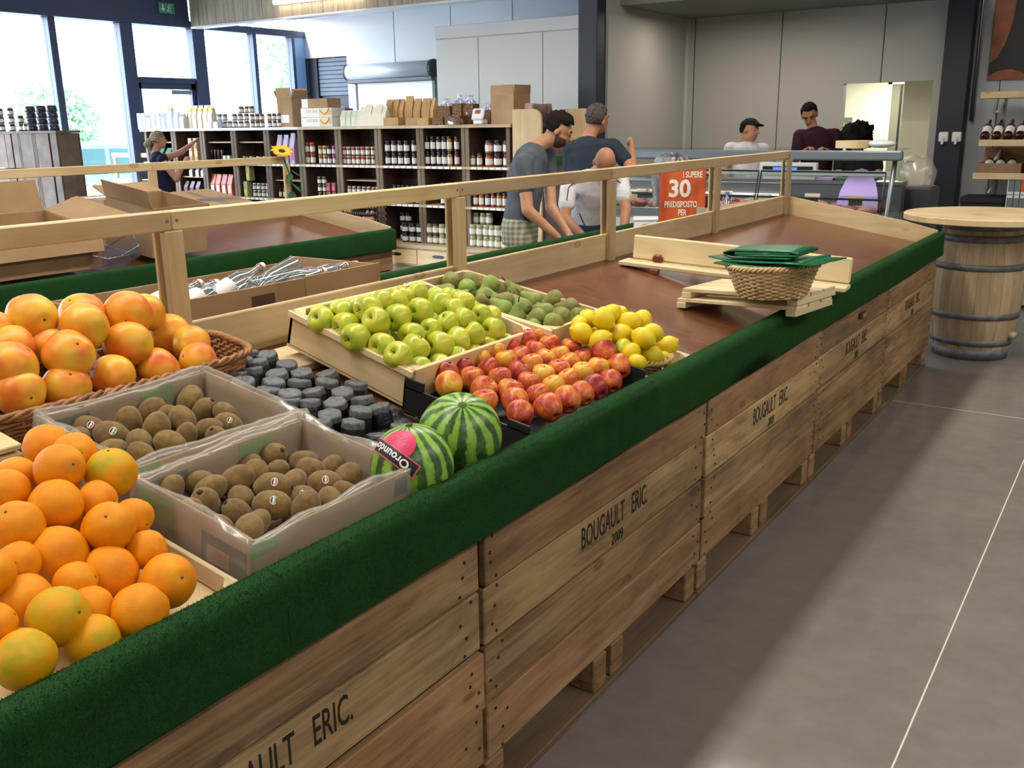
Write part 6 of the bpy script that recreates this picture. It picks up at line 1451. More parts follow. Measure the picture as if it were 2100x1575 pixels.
for k, (px, w_, mt, lab) in enumerate(((1690, .12, 'lilac_sheet', 'lilac paper lying on the serving ledge beside the scale'), (1755, .16, 'greenmat', 'green mat on the serving ledge in front of the curly haired person'), (1432, .14, 'greenmat', 'green mat on the serving ledge left of the steel arm'))):
    c = K(px, 345, .63); o = MB().box(-w_, w_, -.08, .1, 0, .02, .003).build('ledge_mat', mt, None, False, (c.x, c.y, 1.032)); tag(o, lab, 'mat')
c = K(1440, 350, .63); t = empty('purple_package', (c.x, c.y, 1.054), None, 'purple wrapped package on the ledge behind the orange carton', 'package'); MB().box(-.12, .12, -.06, .06, 0, .1, .01).build('wrap', 'purplep', t); MB().ball((0, 0, .11), (.12, .06, .03), 12).build('bow', plain('lilac2', '#8f7cc0', .3), t, True)
c = K(1435, 395, .2); t = empty('black_tray', (c.x, c.y-.02, .605), None, 'black display box between orange carton and water bottle', 'box'); t.location = (onY(1436, 410, KY-.3).x, KY-.3, 0); MB().box(-.09, .06, -.06, .06, 0, .95, .004).build('box_body', 'black', t)
for k, (px, py, mt, lab) in enumerate(((1305, 400, 'ylw', 'yellow cheese block in the counter left of the orange carton'), (1560, 395, 'cream_pack', 'cream cheese block low in the counter near the rail post'))):
    c = K(px, py, .3); t = empty('cheese_block', (c.x, c.y, ZB+.004), None, lab, 'cheese'); MB().box(-.08, .08, -.06, .06, 0, .12, .008).build('cheese', mt, t)
wbp = onY(1490, 430, KY-.35); t = empty('water_bottle', (wbp.x, KY-.35, 0), None, 'clear plastic water bottle with blue label in front of the counter', 'bottle')
zb = onY(1490, 440, KY-.35).z-.06
stn = MB().box(-.1, .3, -.12, .12, 0, zb-.005, .004).build('side_bench', 'white_plastic', None, False, (wbp.x, KY-.35, 0)); tag(stn, 'white bench in front of the butcher counter carrying a water bottle', 'bench')
MB().lathe([(0, zb), (.042, zb), (.045, zb+.01), (.045, zb+.13), (.03, zb+.17), (.014, zb+.2), (.014, zb+.225), (0, zb+.225)], 20).build('bottle_body', 'clear_plastic', t, True); MB().lathe([(.0456, zb+.03), (.0456, zb+.095)], 20).build('label', plain('btlblue', '#2a5cb0', .4), t, True); MB().lathe([(.015, zb+.21), (.015, zb+.232), (0, zb+.232)], 12).build('cap', 'btlblue', t, True)
cbp = onY(1748, 303, KY+.25); t = empty('wooden_cheese_box', (cbp.x, KY+.27, kz+.002), None, 'shallow round wooden box on top of the counter glass', 'box'); MB().lathe([(0, 0), (.13, 0), (.13, .055), (.122, .055), (.122, .01), (0, .01)], 28).build('box_ring', 'paleply', t); 
cbp = onY(1805, 302, KY+.25); o = MB().ball((0, 0, .03), (.11, .07, .03), 14).build('paper_wrap', 'white_plastic', None, True, (cbp.x, KY+.27, kz+.002)); tag(o, 'crumpled white paper on the right end of the counter top', 'paper')
for k, (px, py, lab) in enumerate(((1835, 375, 'dark grey bin with a clear bag right of the counter'),)):
    c = onY(1858, 395, KY+.9); t = empty('waste_bin', (c.x+.06, KY+.95, 0), None, lab, 'bin'); MB().box(-.12, .16, -.15, .15, 0, .98, .02).build('bin_body', plain('binblack', '#37383b', .5), t); MB().lathe([(.13, 0), (.15, .12), (.11, .22), (.04, .25)], 16, Matrix.Translation((.0, 0, .97)), lambda p, i, k_: p*(1+.15*noise.noise((p.x*30, p.y*30, p.z*30)))).build('clear_bag', 'film', t, True)
c = onY(1874, 395, 10.6); o = MB().box(-.02, .02, -.015, .015, 0, .95, .004).build('broom_stick', 'stem_brown', None, False, (c.x-.03, 10.75, 0)); o.rotation_euler = (0, .16, 0); tag(o, 'brown stick leaning beside the cream door', 'stick')
# ---------------------------------------------------------------- right side: wall shelf with bottles, tall table, boxes
WY = 10.35
ws = empty('wine_shelf', (onY(2012, 200, WY).x, WY, 0), None, 'pine wall shelf of wine bottles at the right edge of the picture', 'shelf')
LV = [onY(2030, 195, WY).z, onY(2030, 293, WY).z, onY(2030, 361, WY).z]
for i, z in enumerate(LV):
    x0 = onY((2012, 2008, 1995)[i], (195, 292, 360)[i], WY).x-ws.location.x
    MB().box(x0, x0+1.6, -.02, .0, z-.03, z+.03, .003).build('shelf_edge', 'pinex', ws); MB().box(x0, x0+1.6, .0, .40, z-.03, z-.01, .002).build('shelf_board', 'paleply', ws)
    MB().prism([(0, 0), (.40, 0), (.40, .09)], x0+.14, x0+.155, frame((0, 0, z-.16), (0, 1, 0), (0, 0, 1))).build('bracket', 'white_paint', ws)
for x in (.15, .9): MB().box(x, x+.03, .40, .42, .3, LV[0]-.03).build('wall_upright', 'steel', ws)
MB().box(.0, 1.5, .30, .32, LV[1], LV[1]+.14, .002).build('tilt_board', 'pinex', ws)
WB = MB().lathe([(0, 0), (.038, 0), (.04, .01), (.04, .19), (.03, .225), (.014, .25), (.013, .31), (0, .31)], 18).mesh('bottle_glass', plain('wine_red', '#3a0f16', .12), True)
WL = MB().lathe([(.0405, .06), (.0405, .16)], 18).mesh('bottle_label', 'paper', True); WCp = MB().lathe([(.0142, .26), (.0142, .312), (0, .312)], 12).mesh('bottle_cap', 'black', True)
for k in range(8):
    x = ws.location.x+.06+k*.1; o = empty('wine_bottle', (x, WY+.05, LV[1]+.045), (-1.05, 0, 0), 'red wine bottle lying tilted, %s from the left on the middle wine shelf' % ORD[k], 'bottle', 'wine bottles on the middle shelf')
    link('bottle_glass', WB, o); link('bottle_label', WL, o); link('bottle_cap', WCp, o)
open_box('bottle_crate', (ws.location.x+.22, WY+.19, LV[2]+.0), .38, .34, .12, 0, 'dark cardboard tray of bottles on the lowest wine shelf', [('+y', .2, .14)], matl='cardboard_in', cat='crate')
for k in range(3):
    o = empty('wine_bottle', (ws.location.x+.1+k*.1, WY+.12, LV[2]+.05), (-1.2, 0, 0), 'dark bottle in the cardboard tray, %s from the left' % ORD[k], 'bottle', 'bottles in the cardboard tray'); link('bottle_glass', WB, o); link('bottle_label', WL, o)
o = empty('carton_box', (ws.location.x+.75, WY+.2, LV[2]-.008), None, 'plain brown carton right of the bottle tray on the lowest wine shelf', 'box'); MB().box(-.3, .5, -.15, .15, 0, .2, .003).build('carton', 'cardboard', o)
t = empty('black_plastic_crate', (onY(2008, 385, WY).x, WY+.18, 0), None, 'stack of black plastic crates under the wine shelf', 'crate'); MB().box(-.15, .22, -.2, .2, 0, .72, .01).build('crate_body', 'black', t); MB().box(-.16, .23, -.21, .21, .70, .76, .01).build('crate_rim', 'black_card', t)
for k in range(6):
    t = empty('printed_carton', (onY(2073+13*(k % 3), 390, WY).x, WY+.05, .62+.25*(k//3)*.0 + (.0 if k < 3 else .17)), None, 'white printed carton, %s row, %s from the left under the wine shelf' % (('lower', 'upper')[k//3], ORD[k % 3]), 'carton', 'white cartons under the wine shelf'); MB().box(-.034, .034, -.05, .05, 0, .165, .003).build('carton', 'white_pack', t); MB().box(-.025, .025, -.052, -.0505, .03, .14).build('print', 'print_grey' if k != 5 else 'orangebag', t)
o = MB().box(-.3, .5, -.2, .2, 0, .615, .004).build('white_plinth', 'white_paint', None, False, (onY(2095, 390, WY).x, WY+.18, 0)); o.location.x += .12; tag(o, 'white plinth under the printed cartons', 'plinth')
ty = 8.15; tx0 = onY(2060, 468, ty).x
tb = empty('white_tall_table', (tx0, ty, 0), None, 'white table with shiny blue steel leg behind the barrel', 'table')
ztb = onY(2080, 458, ty).z; MB().box(-.12, 1.1, -.05, .65, ztb-.02, ztb, .004).build('table_top', 'white_paint', tb); MB().box(-.10, 1.05, .0, .02, ztb-.14, ztb-.02, .003).build('apron', 'wall_pale', tb)
lx = onY(2072, 630, ty).x-tx0; plain('blue_steel', '#7f9fc8', .2, .8)
MB().tube([(lx, -.02, .012), (lx, -.02, ztb-.02)], .018, 12).build('leg', 'blue_steel', tb, True); MB().tube([(lx+.9, -.02, .012), (lx+.9, -.02, ztb-.02)], .018, 12).build('leg', 'blue_steel', tb, True); MB().tube([(lx, .6, .012), (lx, .6, ztb-.02)], .018, 12).build('leg', 'blue_steel', tb, True); MB().tube([(lx+.9, .6, .012), (lx+.9, .6, ztb-.02)], .018, 12).build('leg', 'blue_steel', tb, True)
MB().tube([(lx, -.02, 0), (lx, -.02, .012)], .03, 12).build('foot', 'black', tb)
c = onZ(2092, 632, 0); t = empty('grey_crate', (c.x+.12, c.y+.1, 0), None, 'pale grey box on the floor under the white table', 'box'); MB().box(-.15, .2, -.1, .2, .02, .25, .01).build('box_body', 'wall_pale', t); MB().box(-.13, .18, -.08, .18, 0, .02).build('base', 'black', t)
c = onZ(2068, 605, 0); t = empty('small_carton', (c.x+.1, c.y+.35, 0), None, 'small brown carton on the floor behind the table leg', 'box'); MB().box(-.1, .14, -.1, .1, 0, .2, .003).build('carton', 'cardboard', t)
c = onZ(2055, 600, 0); t = empty('black_bin', (c.x-.12, c.y+.2, 0), None, 'black waste bin behind the barrel', 'bin'); MB().lathe([(0, 0), (.1, 0), (.14, .42), (.13, .42), (.09, .01), (0, .01)], 20).build('bin_body', 'binblack', t, True); MB().lathe([(.145, .41), (.15, .43), (.12, .445)], 20).build('bag_rim', 'film', t, True)
# ---------------------------------------------------------------- outside the windows
gr = MB().box(-60, -11.4, -30, 50, -.25, -.12).build('car_park', plain('asphalt', '#a8aaa8', .9), None); struct(gr)
def tree(x, y, h, r, label):
    t = empty('tree', (x, y, -.12), None, label, 'tree', 'trees beyond the windows'); MB().tube([(0, 0, 0), (.1, 0, h*.4), (0, .1, h*.7)], [.18, .14, .08], 8).build('trunk', 'stem_brown', t, True)
    m = MB(); rng = random.Random(int(x*10+y))
    for k in range(2600):
        u = Vector((rng.gauss(0, 1), rng.gauss(0, 1), rng.gauss(0, 1))).normalized()*(rng.random()**.4)*r; c = Vector((0, 0, h*.75))+Vector((u.x, u.y, u.z*.8)); a = Vector((rng.uniform(-1, 1), rng.uniform(-1, 1), rng.uniform(-1, 1))).normalized(); b = a.orthogonal().normalized(); s = rng.uniform(.1, .2)
        m.add([c, c+a*s+b*s*.35, c+a*s*2, c+a*s-b*s*.35], [(0, 1, 2, 3)])
    m.build('foliage', plain('foliage', '#8fb07c', .7), t)['kind'] = 'stuff'
tree(-24, 24.5, 5.2, 2.2, 'green tree outside, seen through the fourth and fifth windows'); tree(-30, 19, 2.6, 1.4, 'small green tree outside behind the parked car'); tree(-26, 34, 6, 2.5, 'green tree outside, far right behind the glass')
cc = onX(205, 300, -13.6); car = empty('parked_car', (cc.x, cc.y-.1, -.12), None, 'pale parked car outside the left window', 'car')
prof = [(-2.0, .3), (2.0, .3), (2.05, .62), (1.75, .80), (1.0, .92), (.45, 1.38), (-1.1, 1.42), (-1.75, 1.0), (-2.05, .85)]
MB().prism(prof, -.8, .8, frame((0, 0, 0), (0, 1, 0), (0, 0, 1))).build('car_body', plain('carpaint', '#cfdcda', .25), car)
gl = MB().prism([(.85, .93), (.38, 1.32), (-.28, 1.34), (-.28, .95)], .801, .806, frame((0, 0, 0), (0, 1, 0), (0, 0, 1))); gl.build('side_window', plain('carglass', '#7fae9f', .1), car)
MB().prism([(-.36, .95), (-.36, 1.34), (-1.05, 1.35), (-1.5, 1.0)], .801, .806, frame((0, 0, 0), (0, 1, 0), (0, 0, 1))).build('side_window', 'carglass', car)
for y in (-1.25, 1.25):
    MB().tube([(.66, y, .31), (.84, y, .31)], .31, 24).build('wheel', 'rubber', car); MB().tube([(.83, y, .31), (.85, y, .31)], .19, 18).build('hub_cap', 'alu', car); MB().tube([(-.84, y, .31), (-.66, y, .31)], .31, 24).build('wheel', 'rubber', car)
bo = empty('white_building', (-34, 12, -.12), None, 'pale low building across the car park', 'building'); MB().box(-3, 0, -8, 14, 0, 4.2).build('wall', plain('bldg', '#d9dcdc', .8), bo)
for y in (-4, 0, 4): w_ = MB().box(0, .05, y, y+1.6, 1.2, 2.6).build('window', 'carglass', bo); MB().box(-.0, .08, y-.08, y, 1.1, 2.7).box(0, .08, y+1.6, y+1.68, 1.1, 2.7).build('window_frame', 'white_paint', w_)
# ---------------------------------------------------------------- people
def skinmat(name, c):
    t = NT(name); v = t.coords((1, 1, 1)); n1 = t.noise(v, 12, 3); h = hexf(c)
    t.base(t.ramp(n1, [(.3, tuple(x*.92 for x in h)), (.7, tuple(min(1, x*1.06) for x in h))]), .55, 0, .35); MATS[name] = t.m
skinmat('skin_a', '#b98868'); skinmat('skin_b', '#a8765a'); skinmat('skin_c', '#b07a5c'); skinmat('skin_d', '#c08c72')
def cloth(name, c, var=.12):
    t = NT(name); v = t.coords((1, 1, 1)); n1 = t.noise(v, 9, 4, .6, .6); h = hexf(c)
    t.base(t.ramp(n1, [(.3, tuple(x*(1-var) for x in h)), (.7, tuple(min(1, x*(1+var)) for x in h))]), .85, 0, .2); t.bump(n1, .5, .02); MATS[name] = t.m
for n_, c_ in (('c_grey', '#50565e'), ('c_navy', '#2c3640'), ('c_white', '#c9c9cb'), ('c_whiteb', '#c8c2c6'), ('c_maroon', '#2e1220'), ('c_black', '#15151a'), ('c_tank', '#1c2236'), ('c_jeans', '#2f3850')): cloth(n_, c_)
t = NT('c_plaid'); v = t.coords((1, 1, 1)); w1 = t.node('ShaderNodeTexWave', bands_direction='X'); w1.inputs['Scale'].default_value = 9; w2 = t.node('ShaderNodeTexWave', bands_direction='Z'); w2.inputs['Scale'].default_value = 9; t.link(v, w1.inputs[0]); t.link(v, w2.inputs[0])
t.base(t.mix(t.math('MULTIPLY', t.math('ADD', w1.outputs['Fac'], w2.outputs['Fac']), .5), '#5f6b58', '#b9b29c'), .85); MATS['c_plaid'] = t.m
for n_, c_ in (('hair_dark', '#1c1614'), ('hair_grey', '#4a4440'), ('hair_blond', '#857a66'), ('hair_black', '#120f0e'), ('beard', '#4a3529')):
    tt_ = NT(n_); v = tt_.coords((1, 1, 1)); g = tt_.noise(v, 60, 3, .6, 1.0); h = hexf(c_); tt_.base(tt_.ramp(g, [(.3, tuple(x*.6 for x in h)), (.7, tuple(min(1, x*1.4) for x in h))]), .85, 0, .12); tt_.bump(g, .6, .01); MATS[n_] = tt_.m
plain('eye_white', '#8f857c', .4); plain('eye_dark', '#1c1512', .2); plain('lip', '#96584c', .5); plain('stripe', '#2c3038', .8)
def cap_(m, p0, r0, p1, r1, n=10):
    p0, p1 = Vector(p0), Vector(p1); d = (p1-p0); 
    if d.length < 1e-6: d = Vector((0, 0, .001))
    d.normalize(); pts = []; rs = []
    for k in range(4): a = PI/2*k/4; pts.append(p0-d*r0*math.cos(a)); rs.append(max(.001, r0*math.sin(a)))
    pts += [p0, p1]; rs += [r0, r1]
    for k in range(3, -1, -1): a = PI/2*k/4; pts.append(p1+d*r1*math.cos(a)); rs.append(max(.001, r1*math.sin(a)))
    m.tube(pts, rs, n)
def loft(m, secs, wax, n=18):
    """secs: (centre, halfwidth, halfdepth); wax: width axis"""
    vs = []; fs = []; N = len(secs)
    for i, (c, w_, d_) in enumerate(secs):
        c = Vector(c); a = Vector(secs[max(0, i-1)][0]); b = Vector(secs[min(N-1, i+1)][0]); t_ = (b-a).normalized(); wx = (Vector(wax)-t_*Vector(wax).dot(t_)).normalized(); dx = t_.cross(wx)
        vs += [c+wx*w_*math.cos(2*PI*k/n)+dx*d_*math.sin(2*PI*k/n) for k in range(n)]
    for i in range(N-1):
        for k in range(n): fs.append((i*n+k, i*n+(k+1) % n, (i+1)*n+(k+1) % n, (i+1)*n+k))
    fs += [tuple(range(n))[::-1], tuple(range((N-1)*n, N*n))]; m.add(vs, fs)
def remesh(m, vox, name, mat, parent, smooth=6, origin=Vector((0, 0, 0))):
    me = m.off(origin).mesh(name, None); o = bpy.data.objects.new(name, me); col.objects.link(o)
    rm_ = o.modifiers.new('r', 'REMESH'); rm_.mode = 'VOXEL'; rm_.voxel_size = vox; rm_.use_smooth_shade = True
    sm = o.modifiers.new('s', 'SMOOTH'); sm.iterations = smooth; sm.factor = .5
    dg = bpy.context.evaluated_depsgraph_get(); dg.update(); m2 = bpy.data.meshes.new_from_object(o.evaluated_get(dg)); col.objects.unlink(o); bpy.data.objects.remove(o)
    m2.name = name; m2.materials.clear(); m2.materials.append(MATS[mat])
    for p in m2.polygons: p.use_smooth = True
    return link(name, m2, parent)
def hand(m, wrist, elbow, curl=.5, side=1, palmn=None, s=1.0, fist=False):
    wrist, elbow = Vector(wrist), Vector(elbow); d = (wrist-elbow).normalized(); n = Vector(palmn) if palmn else Vector((0, 0, -1)); n = (n-d*n.dot(d)); n = n.normalized() if n.length > .1 else d.orthogonal().normalized(); w_ = d.cross(n)*side
    pc = wrist+d*.045*s; loft(m, [(wrist-d*.005, .026*s, .019*s), (wrist+d*.03*s, .036*s, .016*s), (wrist+d*.075*s, .040*s, .014*s), (wrist+d*.085*s, .036*s, .011*s)], w_)
    for k, (o_, ln) in enumerate(((-.028, .062), (-.010, .07), (.009, .066), (.027, .052))):
        b = wrist+d*.080*s+w_*o_*s; c1 = (1.5 if fist else curl)*.8; c2 = (2.6 if fist else curl*1.8); c3 = (3.6 if fist else curl*2.4)
        p1 = b+(d*math.cos(c1)+n*math.sin(c1))*ln*.45*s; p2 = p1+(d*math.cos(c2)+n*math.sin(c2))*ln*.33*s; p3 = p2+(d*math.cos(c3)+n*math.sin(c3))*ln*.22*s
        cap_(m, b, .0095*s, p1, .009*s, 8); cap_(m, p1, .009*s, p2, .0085*s, 8); cap_(m, p2, .0085*s, p3, .0075*s, 8)
    tb_ = wrist+d*.03*s-w_*.032*s; t1 = tb_+(d*.7-w_*.6+n*.4).normalized()*.038*s; t2 = t1+(d*.8-w_*.1+n*.6).normalized()*.03*s
    cap_(m, tb_, .013*s, t1, .011*s, 8); cap_(m, t1, .0105*s, t2, .009*s, 8)
def person(name, label, J, S, skin, shirt, pants, hair, face, sleeve=.55, vox=.009, beard=False, fist=(False, False), curl=(.5, .5), hairkind='short', extra=None, palm=(None, None)):
    """J: joints in world space, face: looking direction, S: body scale"""
    base = Vector((J['pel'].x, J['pel'].y, 0)); P = empty('person', base, None, label, 'person')
    F_ = Vector(face).normalized(); wax = (J['shR']-J['shL']).normalized(); neck, pel, ch, hd = J['neck'], J['pel'], J['chest'], J['head']
    body = MB(); sh_ = MB(); tr = MB(); g = .012*S
    def torso(m, g_, lo=True):
        secs = [(pel-Vector((0, 0, .10*S)), .150*S+g_, .105*S+g_), (pel, .160*S+g_, .115*S+g_), (pel.lerp(ch, .45), .145*S+g_, .105*S+g_), (ch, .170*S+g_, .118*S+g_), (ch.lerp(neck, .55), .165*S+g_, .105*S+g_), (ch.lerp(neck, .85), .10*S+g_, .078*S+g_), (neck, .060*S+g_*.6, .060*S+g_*.6)]
        loft(m, secs if lo else secs[1:], wax)
    torso(body, 0); torso(sh_, g, True)
    for s_, side in (('L', -1), ('R', 1)):
        a, b, c = J['sh'+s_], J['el'+s_], J['wr'+s_]
        cap_(body, ch.lerp(neck, .6), .05*S, a, .052*S); cap_(body, a, .054*S, b, .044*S); cap_(body, b, .046*S, c, .028*S); hand(body, c, b, curl[0 if s_ == 'L' else 1], side, palm[0 if s_ == 'L' else 1], S*1.02, fist[0 if s_ == 'L' else 1])
        cap_(sh_, ch.lerp(neck, .55), .055*S+g, a, .056*S+g)
        if sleeve > 0: cap_(sh_, a, .056*S+g, a.lerp(b, sleeve), .052*S+g*1.2)
        h_, k_, an = J['hip'+s_], J['kn'+s_], J['an'+s_]
        cap_(body, h_, .082*S, k_, .055*S); cap_(body, k_, .055*S, an, .038*S); ft = an+Vector((F_.x, F_.y, 0)).normalized()*.16*S; cap_(body, Vector((an.x, an.y, .04*S)), .038*S, Vector((ft.x, ft.y, .032*S)), .03*S)
        cap_(tr, h_, .094*S, k_, .070*S); cap_(tr, k_, .070*S, an+Vector((0, 0, .05)) if pants != 'c_plaid' else k_.lerp(an, .25), .058*S)
    loft(tr, [(pel-Vector((0, 0, .11*S)), .166*S, .125*S), (pel+Vector((0, 0, .015*S)), .172*S, .128*S), (pel.lerp(ch, .2), .160*S, .120*S)], wax)
    # head
    up = (hd-neck).normalized(); up = (up*.45+Vector((0, 0, 1))*.55); R_ = F_.cross(up).normalized(); U_ = R_.cross(F_).normalized()
    Q = Matrix.Identity(4)
    for i, v_ in enumerate((R_, F_, U_)):
        for k in range(3): Q[k][i] = v_[k]
    hm = Q.to_3x3().to_4x4(); H = lambda x, y, z: hd + (R_*x+F_*y+U_*z)*S
    cap_(body, neck-(hd-neck)*.2, .058*S, hd-U_*.06*S-F_*.02*S, .055*S)
    body.ball(H(0, -.012, .025), (.076*S, .096*S, .092*S), 18, hm); body.ball(H(0, .028, -.045), (.058*S, .062*S, .068*S), 16, hm); body.ball(H(0, .055, -.088), (.03*S, .026*S, .022*S), 10, hm)
    cap_(body, H(0, .088, .012), .010*S, H(0, .112, -.026), .014*S, 8); cap_(body, H(-.032, .078, .022), .013*S, H(.032, .078, .022), .013*S, 8)
    for s_ in (-1, 1): body.ball(H(s_*.078, -.012, -.012), (.012*S, .022*S, .034*S), 10, hm)
    remesh(body, vox, 'body', skin, P, 3, base); remesh(sh_, .012, 'shirt', shirt, P, 5, base); remesh(tr, .014, 'trousers', pants, P, 5, base)
    for s_ in (-1, 1):
        MB().ball(H(s_*.031, .076, .004), .0085*S, 10).off(base).build('eye', 'eye_white', P, True); MB().ball(H(s_*.031, .0815, .004), .0055*S, 8).off(base).build('iris', 'eye_dark', P, True)
    mo = MB(); cap_(mo, H(-.02, .088, -.056), .005*S, H(.02, .088, -.056), .005*S, 8); mo.off(base).build('mouth', 'lip', P, True)
    for s_ in (-1, 1):
        mo = MB(); cap_(mo, H(s_*.016, .091, .026), .005*S, H(s_*.048, .080, .029), .004*S, 6); mo.off(base).build('eyebrow', hair if hair else 'beard', P, True)
    def shell(keep, r, off_, nm, mt, jit=.0, th=.006):
        m = MB().ball((0, 0, 0), (1, 1, 1), 30); keepf = []
        for f in m.f:
            c = sum((m.v[i] for i in f), Vector())/len(f)
            if keep(c): keepf.append(f)
        used = sorted({i for f in keepf for i in f}); mp = {i: k for k, i in enumerate(used)}; mm = MB(); vs = []
        for i in used:
            p = m.v[i]; nz_ = 1+jit*noise.noise((p.x*6, p.y*6, p.z*6))+jit*.6*noise.noise((p.x*17, p.y*17, p.z*17)); vs.append(H(off_[0]+p.x*r[0]*nz_, off_[1]+p.y*r[1]*nz_, off_[2]+p.z*r[2]*nz_))
        c0_ = H(*off_); n_v = len(vs); vs2 = [c0_+(p-c0_)*(1-th*9) for p in vs]; fs = [tuple(mp[i] for i in f) for f in keepf]; mm.add(vs+vs2, fs+[tuple(k+n_v for k in f[::-1]) for f in fs])
        ec = {}
        for f in fs:
            for a, b in zip(f, f[1:]+f[:1]): ec[(a, b)] = 1
        for (a, b) in ec:
            if (b, a) not in ec: mm.f.append((a, b, b+n_v, a+n_v))
        return mm.off(base).build(nm, mt, P, True)
    if hairkind == 'short': shell(lambda c: (c.z > .18 and c.y < .80) and not (c.y > .45 and c.z < .55) or (c.y < -.05 and c.z > -.55) , (.086, .108, .104), (0, -.014, .028), 'hair', hair, .10)
    elif hairkind == 'thick': shell(lambda c: (c.z > .15 and c.y < .88) and not (c.y > .5 and c.z < .4) or (c.y < .0 and c.z > -.6), (.088, .111, .110), (0, -.014, .032), 'hair', hair, .20)
    elif hairkind == 'curly': shell(lambda c: c.y < .55 or c.z > .35, (.165, .155, .15), (0, -.03, .03), 'hair', hair, .45)
    elif hairkind == 'pony':
        shell(lambda c: (c.z > .1 and c.y < .7) or (c.y < .15 and c.z > -.5), (.088, .110, .108), (0, -.016, .028), 'hair', hair, .12)
        mo = MB(); cap_(mo, H(0, -.12, .0), .04*S, H(0, -.16, -.05), .05*S); cap_(mo, H(0, -.16, -.05), .05*S, H(0, -.13, -.16), .025*S); mo.v = [p+Vector((noise.noise(p*40), noise.noise(p*40+Vector((9, 0, 0))), 0))*.008 for p in mo.v]; mo.off(base).build('ponytail', hair, P, True)
    elif hairkind == 'cap':
        shell(lambda c: c.z > .12, (.090, .112, .098), (0, -.008, .036), 'flat_cap', 'c_black', .06)
        mo = MB(); mo.ball(H(0, .095, .060), (.070*S, .055*S, .012*S), 16, hm); mo.off(base).build('cap_peak', 'c_black', P, True)
        shell(lambda c: c.y < -.1 and -.5 < c.z < .3, (.084, .106, .1), (0, -.014, .02), 'hair', 'hair_dark', .05)
    if beard: shell(lambda c: c.z < -.05 and c.y > -.35 and not (c.y > .75 and c.z > -.35), (.0635, .0715, .078), (0, .024, -.040), 'beard', 'beard', .06)
    if extra: extra(P, base, H, J)
    return P
def stand_legs(J, S, face, wide=.10, back=0.0):
    F_ = Vector((face[0], face[1], 0)).normalized(); R_ = Vector((F_.y, -F_.x, 0)); p = J['pel']
    for s_, sg in (('L', -1), ('R', 1)):
        J['hip'+s_] = p+R_*sg*.085*S-Vector((0, 0, .06*S)); J['an'+s_] = Vector((p.x, p.y, .07*S))+R_*sg*wide*S-F_*back; J['kn'+s_] = J['hip'+s_].lerp(J['an'+s_], .5)+F_*.03*S
    return J
S = .93
# man in the grey t-shirt, leaning over the rear edge of the stand
D0 = 6.45
J = {'head': onD(1146, 268, D0), 'neck': onD(1100, 298, D0), 'chest': onD(1082, 355, D0), 'pel': onD(1066, 468, D0), 'shL': onD(1122, 318, D0+.17), 'shR': onD(1072, 335, D0-.17), 'elL': onD(1130, 425, D0+.12), 'elR': onD(1082, 432, D0-.17), 'wrL': onD(1165, 478, D0+.02), 'wrR': onD(1142, 484, D0-.12)}
fg = RT*.9+Vector((0, 0, -.42)); stand_legs(J, S, RT)
person('person', 'man in a grey t-shirt and plaid shorts leaning over the stand, dark hair and beard', J, S, 'skin_a', 'c_grey', 'c_plaid', 'hair_dark', fg, .5, beard=True, hairkind='thick')
# man in the white polo, bent over and writing
D0 = 6.7; tow = (CAM-onD(1235, 350, D0)); tow.z = 0; tow.normalize()
pelw = onD(1208, 470, D0+.34); pelw.z = .82
J = {'head': onD(1240, 335, D0-.12), 'neck': onD(1226, 352, D0+.08), 'chest': onD(1215, 385, D0+.14), 'pel': pelw, 'shR': onD(1168, 372, D0+.08), 'shL': onD(1272, 366, D0+.12), 'elR': onD(1158, 448, D0-.0), 'elL': onD(1284, 430, D0+.0), 'wrR': onD(1196, 484, D0-.10), 'wrL': onD(1278, 480, D0-.10)}
def polo(P, base, H, J):
    for s_ in ('R', 'L'):
        a, b, n_ = J['sh'+s_], J['el'+s_], J['neck']; m = MB(); tw = tow*.075*S
        m.tube([n_.lerp(a, .3)+tw+Vector((0, 0, .02)), n_.lerp(a, .7)+tw+Vector((0, 0, .0)), a.lerp(b, .15)+tw*1.02, a.lerp(b, .5)+tw*.98], .004, 6); m.off(base).build('dark_piping', 'stripe', P, True)
    pen = MB(); cap_(pen, J['wrR']+Vector((.02, .02, .03)), .005, J['wrR']+Vector((-.03, .0, .15)), .005, 6); 
    po = pen.build('ballpoint_pen', 'black', None, True); tag(po, 'black pen held by the bent man in the white polo', 'pen')
fw_ = tow*.55+Vector((0, 0, -.85)); stand_legs(J, S, tow)
person('person', 'bald man in a white polo shirt bending over the stand and writing', J, S, 'skin_b', 'c_white', 'c_jeans', None, fw_, .62, hairkind='none', extra=polo)
# man in the dark t-shirt behind them, fist raised
D0 = 7.35
J = {'head': onD(1226, 245, D0), 'neck': onD(1205, 282, D0), 'chest': onD(1205, 325, D0), 'pel': onD(1205, 440, D0), 'shL': onD(1170, 306, D0-.02), 'shR': onD(1258, 300, D0+.02), 'elL': onD(1168, 375, D0+.05), 'elR': onD(1296, 345, D0-.08), 'wrL': onD(1180, 425, D0+.1), 'wrR': onD(1296, 303, D0+.05)}
away = FW.copy(); away.z = 0; away.normalize(); stand_legs(J, S, away)
person('person', 'grey haired man in a dark t-shirt seen from behind with one fist raised', J, S, 'skin_c', 'c_navy', 'c_jeans', 'hair_grey', RT*.75+away*.65, .6, fist=(False, True), hairkind='short', palm=(None, tuple(-RT)))
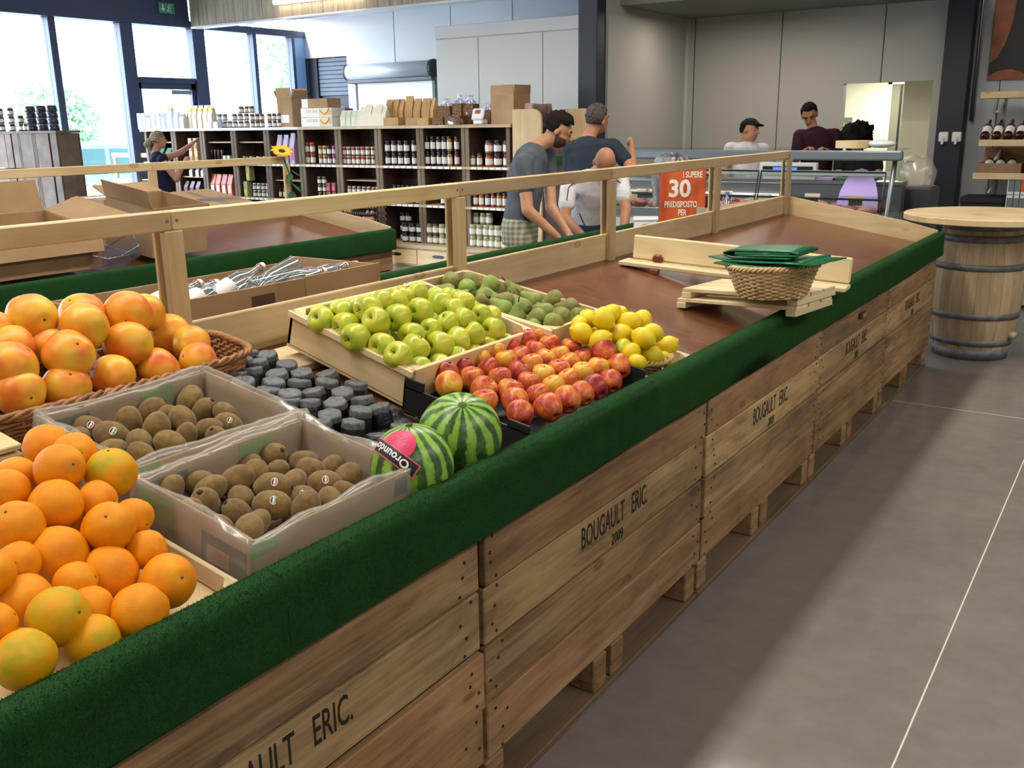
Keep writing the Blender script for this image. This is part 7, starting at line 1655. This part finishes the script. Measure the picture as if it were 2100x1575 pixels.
# butcher in white with a flat cap
D0 = 9.35; tw2 = -away
J = {'head': onD(1538, 268, D0), 'neck': onD(1530, 292, D0), 'chest': onD(1530, 322, D0), 'pel': onD(1530, 412, D0), 'shR': onD(1497, 304, D0), 'shL': onD(1566, 306, D0), 'elR': onD(1486, 350, D0-.05), 'elL': onD(1577, 352, D0), 'wrR': onD(1498, 388, D0-.2), 'wrL': onD(1565, 390, D0-.2)}
stand_legs(J, S, tw2); person('person', 'man in white with a black flat cap and goatee behind the butcher counter', J, S*.98, 'skin_b', 'c_whiteb', 'c_black', 'hair_dark', tw2*.65+RT*.7, .5, hairkind='cap', vox=.011)
# tall man in maroon
D0 = 9.5
J = {'head': onD(1660, 236, D0), 'neck': onD(1668, 262, D0), 'chest': onD(1675, 300, D0), 'pel': onD(1675, 400, D0), 'shR': onD(1640, 278, D0), 'shL': onD(1712, 276, D0), 'elR': onD(1632, 325, D0-.05), 'elL': onD(1718, 325, D0-.05), 'wrR': onD(1655, 308, D0-.32), 'wrL': onD(1692, 308, D0-.32)}
stand_legs(J, S, tw2); person('person', 'tall man in a maroon polo shirt looking down behind the butcher counter', J, S*1.02, 'skin_b', 'c_maroon', 'c_black', 'hair_black', tw2*.8-RT*.25+Vector((0, 0, -.5)), .6, hairkind='short', vox=.011)
# person with dark curly hair
D0 = 9.3
J = {'head': onD(1756, 288, D0), 'neck': onD(1758, 318, D0), 'chest': onD(1760, 350, D0), 'pel': onD(1760, 425, D0), 'shR': onD(1722, 334, D0), 'shL': onD(1798, 334, D0), 'elR': onD(1718, 375, D0-.08), 'elL': onD(1802, 372, D0-.08), 'wrR': onD(1730, 372, D0-.30), 'wrL': onD(1785, 372, D0-.30)}
stand_legs(J, S, tw2); person('person', 'person with dark curly hair and black top bending behind the butcher counter', J, S*.95, 'skin_b', 'c_black', 'c_black', 'hair_black', tw2*.8-RT*.2+Vector((0, 0, -.6)), .3, hairkind='curly', vox=.011)
# woman at the shelf, reaching
D0 = 11.6
J = {'head': onD(326, 288, D0), 'neck': onD(318, 314, D0), 'chest': onD(330, 345, D0), 'pel': onD(340, 425, D0), 'shR': onD(332, 328, D0-.14), 'shL': onD(338, 324, D0+.14), 'elL': onD(372, 312, D0+.16), 'wrL': onD(398, 291, D0+.12), 'elR': onD(362, 368, D0-.12), 'wrR': onD(378, 333, D0-.02)}
stand_legs(J, S, RT); person('person', 'blond woman with a ponytail and dark tank top reaching into the shelf', J, S*.92, 'skin_d', 'c_tank', 'c_jeans', 'hair_blond', RT*.95+away*.3, 0, hairkind='pony', vox=.011)
